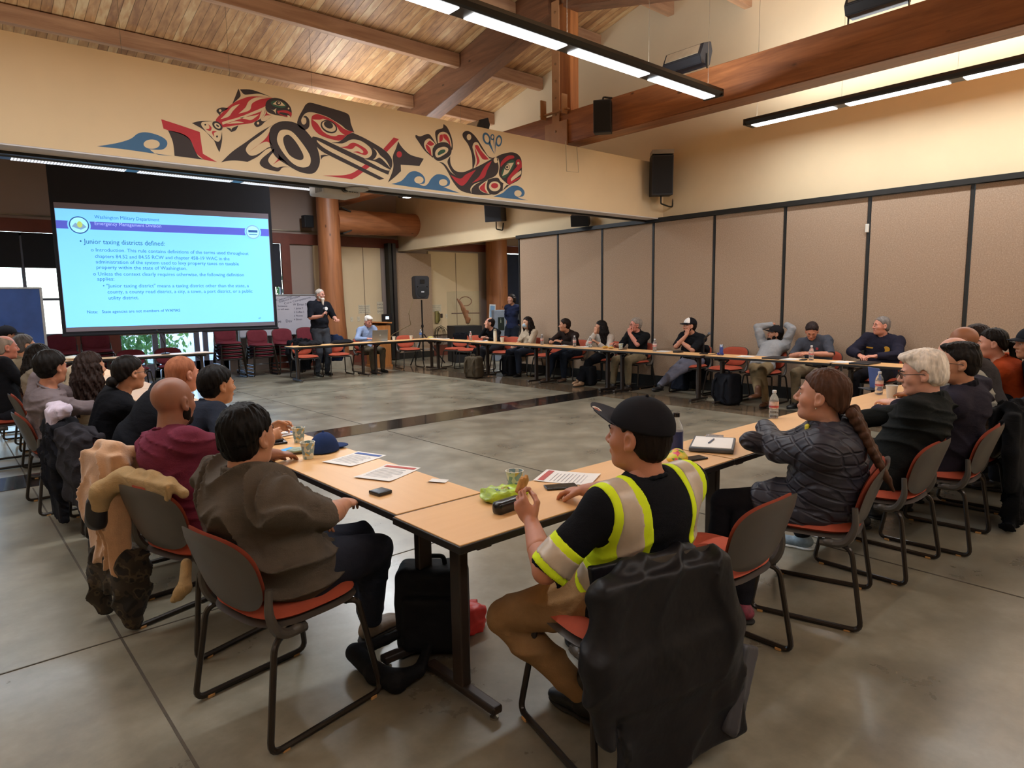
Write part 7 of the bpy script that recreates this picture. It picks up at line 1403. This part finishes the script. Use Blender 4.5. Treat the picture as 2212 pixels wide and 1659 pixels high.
# slim information stand beside the standing person
v = at_y(1084, 700, 13.6); t = thing('information_stand', 'slim grey stand with a dark sign beside the standing person in navy', 'stand', (v.x-.1, 13.6, 0), rad(-25)); MB().rbox((0, 0, .68), (.34, .3, 1.36), .02).build('cabinet', pm('blue grey cabinet', '#7d8796', .4), t); MB().box((.02, -.153, 1.0), (.17, .006, .34)).build('sign_panel', pm('dark green sign', '#14211c', .5), t)
text_mesh('i', 'sign_mark', pm('pale sign lettering', '#a9b5a9', .5), (-.01, -.158, 1.02), (1, 0, 0), (0, 0, 1), None, .13, .0, t)
v = at_y(1069, 672, 15.3); t = thing('notice_holder', 'pale blue notice hanging on the right log column', 'notice', (v.x, 15.42, v.z-.01), rad(-15)); MB().box((0, 0, 0), (.2, .01, .42), rotm(0, .06, 0)).build('frame', pm('white frame', '#cfd6de', .5), t); MB().box((0, -.007, 0), (.15, .004, .34), rotm(0, .06, 0)).build('notice', pm('blue notice paper', '#6f9ac6', .5), t)
# wall signs, switches, phone and cable loops on the cream panels
def sign(px, py, w, h, lines, label, col='#d2c7ae', Y_=16.335, ink=INK):
    v = at_y(px, py, Y_); t = thing('wall_sign', label, 'sign', (v.x, Y_, v.z)); MB().box((0, 0, 0), (w, .006, h)).build('plate', pm('sign plate '+col, col, .6), t)
    for i, b_ in enumerate(lines): text_mesh(b_, 'lettering', ink, (-w*.42, -.004, h/2-(i+1)*h/(len(lines)+.5)), (1, 0, 0), (0, 0, 1), w*.84, h/(len(lines)+1)*.55, .0, t)
    return t
sign(787, 668, .36, .24, ('MAXIMUM OCCUPANCY', 'ROOM CAPACITY', 'BY ORDER OF THE', 'FIRE MARSHAL'), 'small occupancy notice on the cream wall beside the log column'); sign(943, 666, .34, .22, ('MAXIMUM OCCUPANCY', 'ROOM CAPACITY', 'BY ORDER OF THE', 'FIRE MARSHAL'), 'small occupancy notice right of the loudspeaker stand'); sign(821, 665, .2, .34, ('NO', 'OPEN', 'EXIT'), 'narrow notice with symbols on the cream wall')
for px, py, l in ((760, 690, 'white wall plate on the cream wall left of the seated person in blue'), (775, 689, 'beige switch plate left of the seated person in blue'), (965, 683, 'white switch plate right of the wall phone')):
    v = at_y(px, py, 16.33); t = thing('wall_plate', l, 'switch', (v.x, 16.335, v.z)); MB().rbox((0, 0, 0), (.08, .01, .13), .003).build('plate', pm('ivory plate', '#cfc6b2', .5), t); MB().box((0, -.007, 0), (.015, .006, .035)).build('toggle', pm('ivory toggle', '#b9ae98', .5), t)
v = at_y(944, 685, 16.3); t = thing('wall_phone', 'yellowish wall phone with loops of cord', 'phone', (v.x, 16.3, v.z)); MB().rbox((0, 0, 0), (.12, .06, .36), .02).build('housing', pm('olive yellow plastic', '#8c7f45', .5), t, True); MB().tube(rounded([(.02, -.04, .14), (.05, -.07, .1), (.05, -.07, -.1), (.02, -.04, -.14)], .03), .018, 8).build('handset', pm('dark olive plastic', '#5b5330', .5), t, True)
t = thing('cable_coil', 'loops of dark cable hanging below the wall phone', 'cable', (at_y(951, 724, 16.25).x, 16.25, at_y(951, 724, 16.25).z)); rr_ = random.Random(3)
for k in range(6):
    a0, b0 = .14+.06*rr_.random(), .2+.1*rr_.random(); MB().tube([(a0*math.cos(a)+.02*k-.05, -.01*k, b0*math.sin(a)) for a in [2*PI*i/24 for i in range(24)]], .007, 5, closed=True).build('loop', pm('dark olive cable', '#4f4632', .6), t, True)
o = MB().rbox((0, 0, 0), (.07, .02, .12), .004).build('outlet_plate', pm('brown outlet', '#3b2a20', .5)); o.location = at_y(954, 682, 16.32); tag(o, 'dark brown outlet plate between the phone and the switch', 'outlet')
# dark folded partition mullions at the far wall and the beige panel
m = thing('mullion_posts', 'tall black steel posts of the stored partition at the far wall', 'post', (9.72, 16.15, 0)); MB().rbox((-.06, 0, 1.62), (.1, .22, 3.2), .01).build('post', BLACKP, m); MB().rbox((.08, 0, 1.62), (.1, .22, 3.2), .01).build('post', pm('dark bronze post', '#2b2320', .5), m)
t = thing('stored_panel', 'single beige partition panel standing against the far wall', 'partition', (10.5, 16.22, 0)); MB().box((0, 0, 1.58), (1.2, .08, 2.8)).build('panel', PANEL, t); MB().box((0, 0, .09), (1.22, .09, .18)).build('bottom_seal', BLACKP, t)
# conduits near the ceiling over the log beam
v = at_y(865, 466, 16.2); o = MB().tube(rounded([(at_y(803, 505, 16.2).x, 16.25, 3.4), (at_y(803, 505, 16.2).x, 16.25, v.z), (10.0, 16.25, v.z)], .2, 8), .035, 8).build('conduit', STEEL, None, True); tag(o, 'upper bent galvanised conduit above the log beam', 'conduit')
o = MB().tube(rounded([(at_y(811, 505, 16.2).x, 16.2, 3.4), (at_y(811, 505, 16.2).x, 16.2, v.z-.14), (10.0, 16.2, v.z-.14)], .2, 8), .035, 8).build('conduit', STEEL, None, True); tag(o, 'lower bent galvanised conduit above the log beam', 'conduit')
# presenter's microphone and clicker
Pm = Matrix.Translation(PRES.loc) @ PRES.M.to_4x4(); hp_ = PRES.wr['R']+PRES.hd['R']*.075
t = thing('handheld_microphone', 'black handheld microphone in the hand of the standing presenter', 'microphone', Pm @ hp_, rad(PRES.heading-90)); MB().tube([(0, 0, -.1), (.0, .01, .08)], [.012, .016], 10).build('handle', PLB, t, True); MB().sph((0, .012, .105), .026, 12, 8).build('grille', pm('grey mesh grille', '#4c4e55', .5, .1, 60, .5, 300), t, True)
# slim frame with rod hanging under the soffit edge
o = MB().tube([at_y(1222, 305, 7.3), at_y(1224, 370, 7.3), at_y(1250, 372, 7.3), at_y(1246, 316, 7.3)], .006, 6).build('hanging_rod', pm('pale rod', '#b5a588', .5), None, True); tag(o, 'thin U-shaped rod hanging in front of the soffit near the king post', 'rod')
# ================================================================== pendants and daylight
BLKM = pm('black powder coated metal', '#1b1713', .4, .08, 6, .03)
LOUV = NT('bright lamp louver'); _mp = LOUV.coords('Object', (1, 1, 1)); _w = LOUV.n('ShaderNodeTexWave', Scale=9.0); _w.wave_type = 'BANDS'
LOUV.l(_mp, 0, _w, 'Vector'); _r = LOUV.ramp((_w, 0), [(0, (.75, .8, .85)), (.5, (1, 1, 1))]); LOUV.l(_r, 0, LOUV.b, 'Emission Color'); LOUV.set(Emission_Strength=7.0, Base_Color=(.9, .9, .9, 1)); LOUV = LOUV.m
UPW, DNW = 88.0, 66.0
WARM = (.9, .955, 1.0)
DIML = NT('dim lamp louver'); _mp = DIML.coords('Object'); _w = DIML.n('ShaderNodeTexWave', Scale=9.0); DIML.l(_mp, 0, _w, 'Vector'); _r = DIML.ramp((_w, 0), [(0, (.2, .2, .22)), (.5, (.9, .92, .95))]); DIML.l(_r, 0, DIML.b, 'Emission Color'); DIML.set(Emission_Strength=.9, Base_Color=(.5, .5, .5, 1)); DIML = DIML.m
def pendant(p0, p1, label, nlouv, light=True, wires=True, up=UPW, dn=DNW, lm=None):
    p0, p1 = Vector(p0), Vector(p1); d = p1-p0; Ln = d.length; c = (p0+p1)/2; ang = math.atan2(d.y, d.x)
    t = thing('pendant_light', label, 'ceiling light', c, ang)
    m = MB(); prof = [(-.13, .085), (-.14, .045), (-.115, .012), (-.09, 0), (.09, 0), (.115, .012), (.14, .045), (.13, .085), (.12, .085), (.128, .045), (.1, .022), (-.1, .022), (-.128, .045), (-.12, .085)]
    k = len(prof); vs = [(-Ln/2, a, b) for a, b in prof]+[(Ln/2, a, b) for a, b in prof]
    m.add(vs, [(i, (i+1) % k, k+(i+1) % k, k+i) for i in range(k)])
    for x in (-Ln/2, Ln/2): m.box((x, 0, .042), (.03, .27, .084))
    m.build('housing', BLKM, t)
    seg = Ln/nlouv
    for i in range(nlouv):
        x = -Ln/2+seg*(i+.5)
        MB().box((x, 0, -.004), (seg-.16, .15, .008)).build('louver', lm or LOUV, t)
    if wires:
        for x in [-Ln/2+.12]+[-Ln/2+seg*i for i in range(1, nlouv)]+[Ln/2-.12]:
            wy = c.y+x*math.sin(ang); h = RZ-SL*abs(wy-RY)-c.z
            MB().tube([(x, 0, .05), (x, 0, max(.3, h))], .0025, 5).build('suspension_wire', STEEL, t)
    if light:
        for nm, z, rx, pw, w in (('lamp_up', .055, PI, up, .14), ('lamp_down', -.012, 0, dn, .13)):
            l = bpy.data.lights.new(nm, 'AREA'); l.shape = 'RECTANGLE'; l.size = Ln-.2; l.size_y = w; l.energy = pw*Ln/4; l.color = WARM
            o = bpy.data.objects.new(nm, l); COL.objects.link(o); o.parent = t; o.location = (0, 0, z); o.rotation_euler = (rx, 0, 0)
    return t
zc = 4.05; ya = (zc-1.6)*1.95
pendant((7.57-8*1.3, ya, zc), (7.57, ya, zc), 'long black linear pendant light crossing the room above the nearest tables', 8)
xb = 9.2
pendant((xb, 5.21, zc), (xb, 5.21-7*1.3, zc), 'long black linear pendant light running between the timber beam and the right wall', 7, up=120, dn=50)
yc = 10.6; zz = at_y(300, 371, yc).z
pendant((-3.4, yc, zz), (at_y(700, 414, yc).x, yc, zz), 'long dark pendant light beyond the mural soffit above the projection screen', 6, up=25, dn=75, lm=DIML)
q = at_y(872, 428, 13.6)
pendant(q, (q.x, 11.2, q.z), 'short end of a pendant light seen under the soffit near the log beam', 1, up=60, dn=30)
pendant((6.6, 10.4, 4.6), (6.6, 13.6, 4.6), 'linear pendant light hidden above the soffit over the front tables', 2, up=60, dn=230, wires=False)  # added lamp, kept out of view, to brighten the far room
pendant((11.4, 12.2, 3.3), (14.6, 12.2, 3.3), 'linear pendant light in the side room behind the partition', 2, up=60, dn=70, wires=False)  # unseen lamp added because the side room came out dark
pendant((-3.2, -1.6, zc), (6.4, -1.6, zc), 'linear pendant light behind the viewer', 5, wires=False, up=90, dn=26)
# windows: open sky behind glass, sun kept off; portals guide the sampling
wd = bpy.data.worlds.new('sky'); SC.world = wd; wd.use_nodes = True; nt = wd.node_tree; nt.nodes.clear()
bg = nt.nodes.new('ShaderNodeBackground'); sk = nt.nodes.new('ShaderNodeTexSky'); sk.sky_type = 'NISHITA'; sk.sun_disc = False; sk.sun_elevation = rad(38); sk.sun_rotation = rad(200)
ow = nt.nodes.new('ShaderNodeOutputWorld'); nt.links.new(sk.outputs[0], bg.inputs[0]); bg.inputs[1].default_value = .9; nt.links.new(bg.outputs[0], ow.inputs[0])
for x, z, sx, sz in ((.3, 1.3, 3.7, 2.2), (4.2, 1.4, 2.3, 2.2), (6.5, 1.5, .4, 1.1), (14.3, 1.2, 1.1, .6)):
    l = bpy.data.lights.new('sky_portal', 'AREA'); l.shape = 'RECTANGLE'; l.size = sx; l.size_y = sz; l.cycles.is_portal = True
    o = bpy.data.objects.new('sky_portal', l); COL.objects.link(o); o.location = (x, FY+.3, z); o.rotation_euler = (PI/2, 0, PI)
    o.rotation_euler = (-PI/2, 0, 0)
vs = SC.view_settings; vs.view_transform = 'Standard'; vs.look = 'None'; vs.gamma = 1; vs.exposure = EXPO; vs.use_curve_mapping = False
SC.cycles.use_denoising = True; SC.cycles.max_bounces = 7; SC.cycles.diffuse_bounces = 4; SC.cycles.glossy_bounces = 3; SC.cycles.transmission_bounces = 5; SC.cycles.transparent_max_bounces = 16
SC.cycles.sample_clamp_indirect = 6; SC.cycles.caustics_reflective = False; SC.cycles.caustics_refractive = False
make_camera()
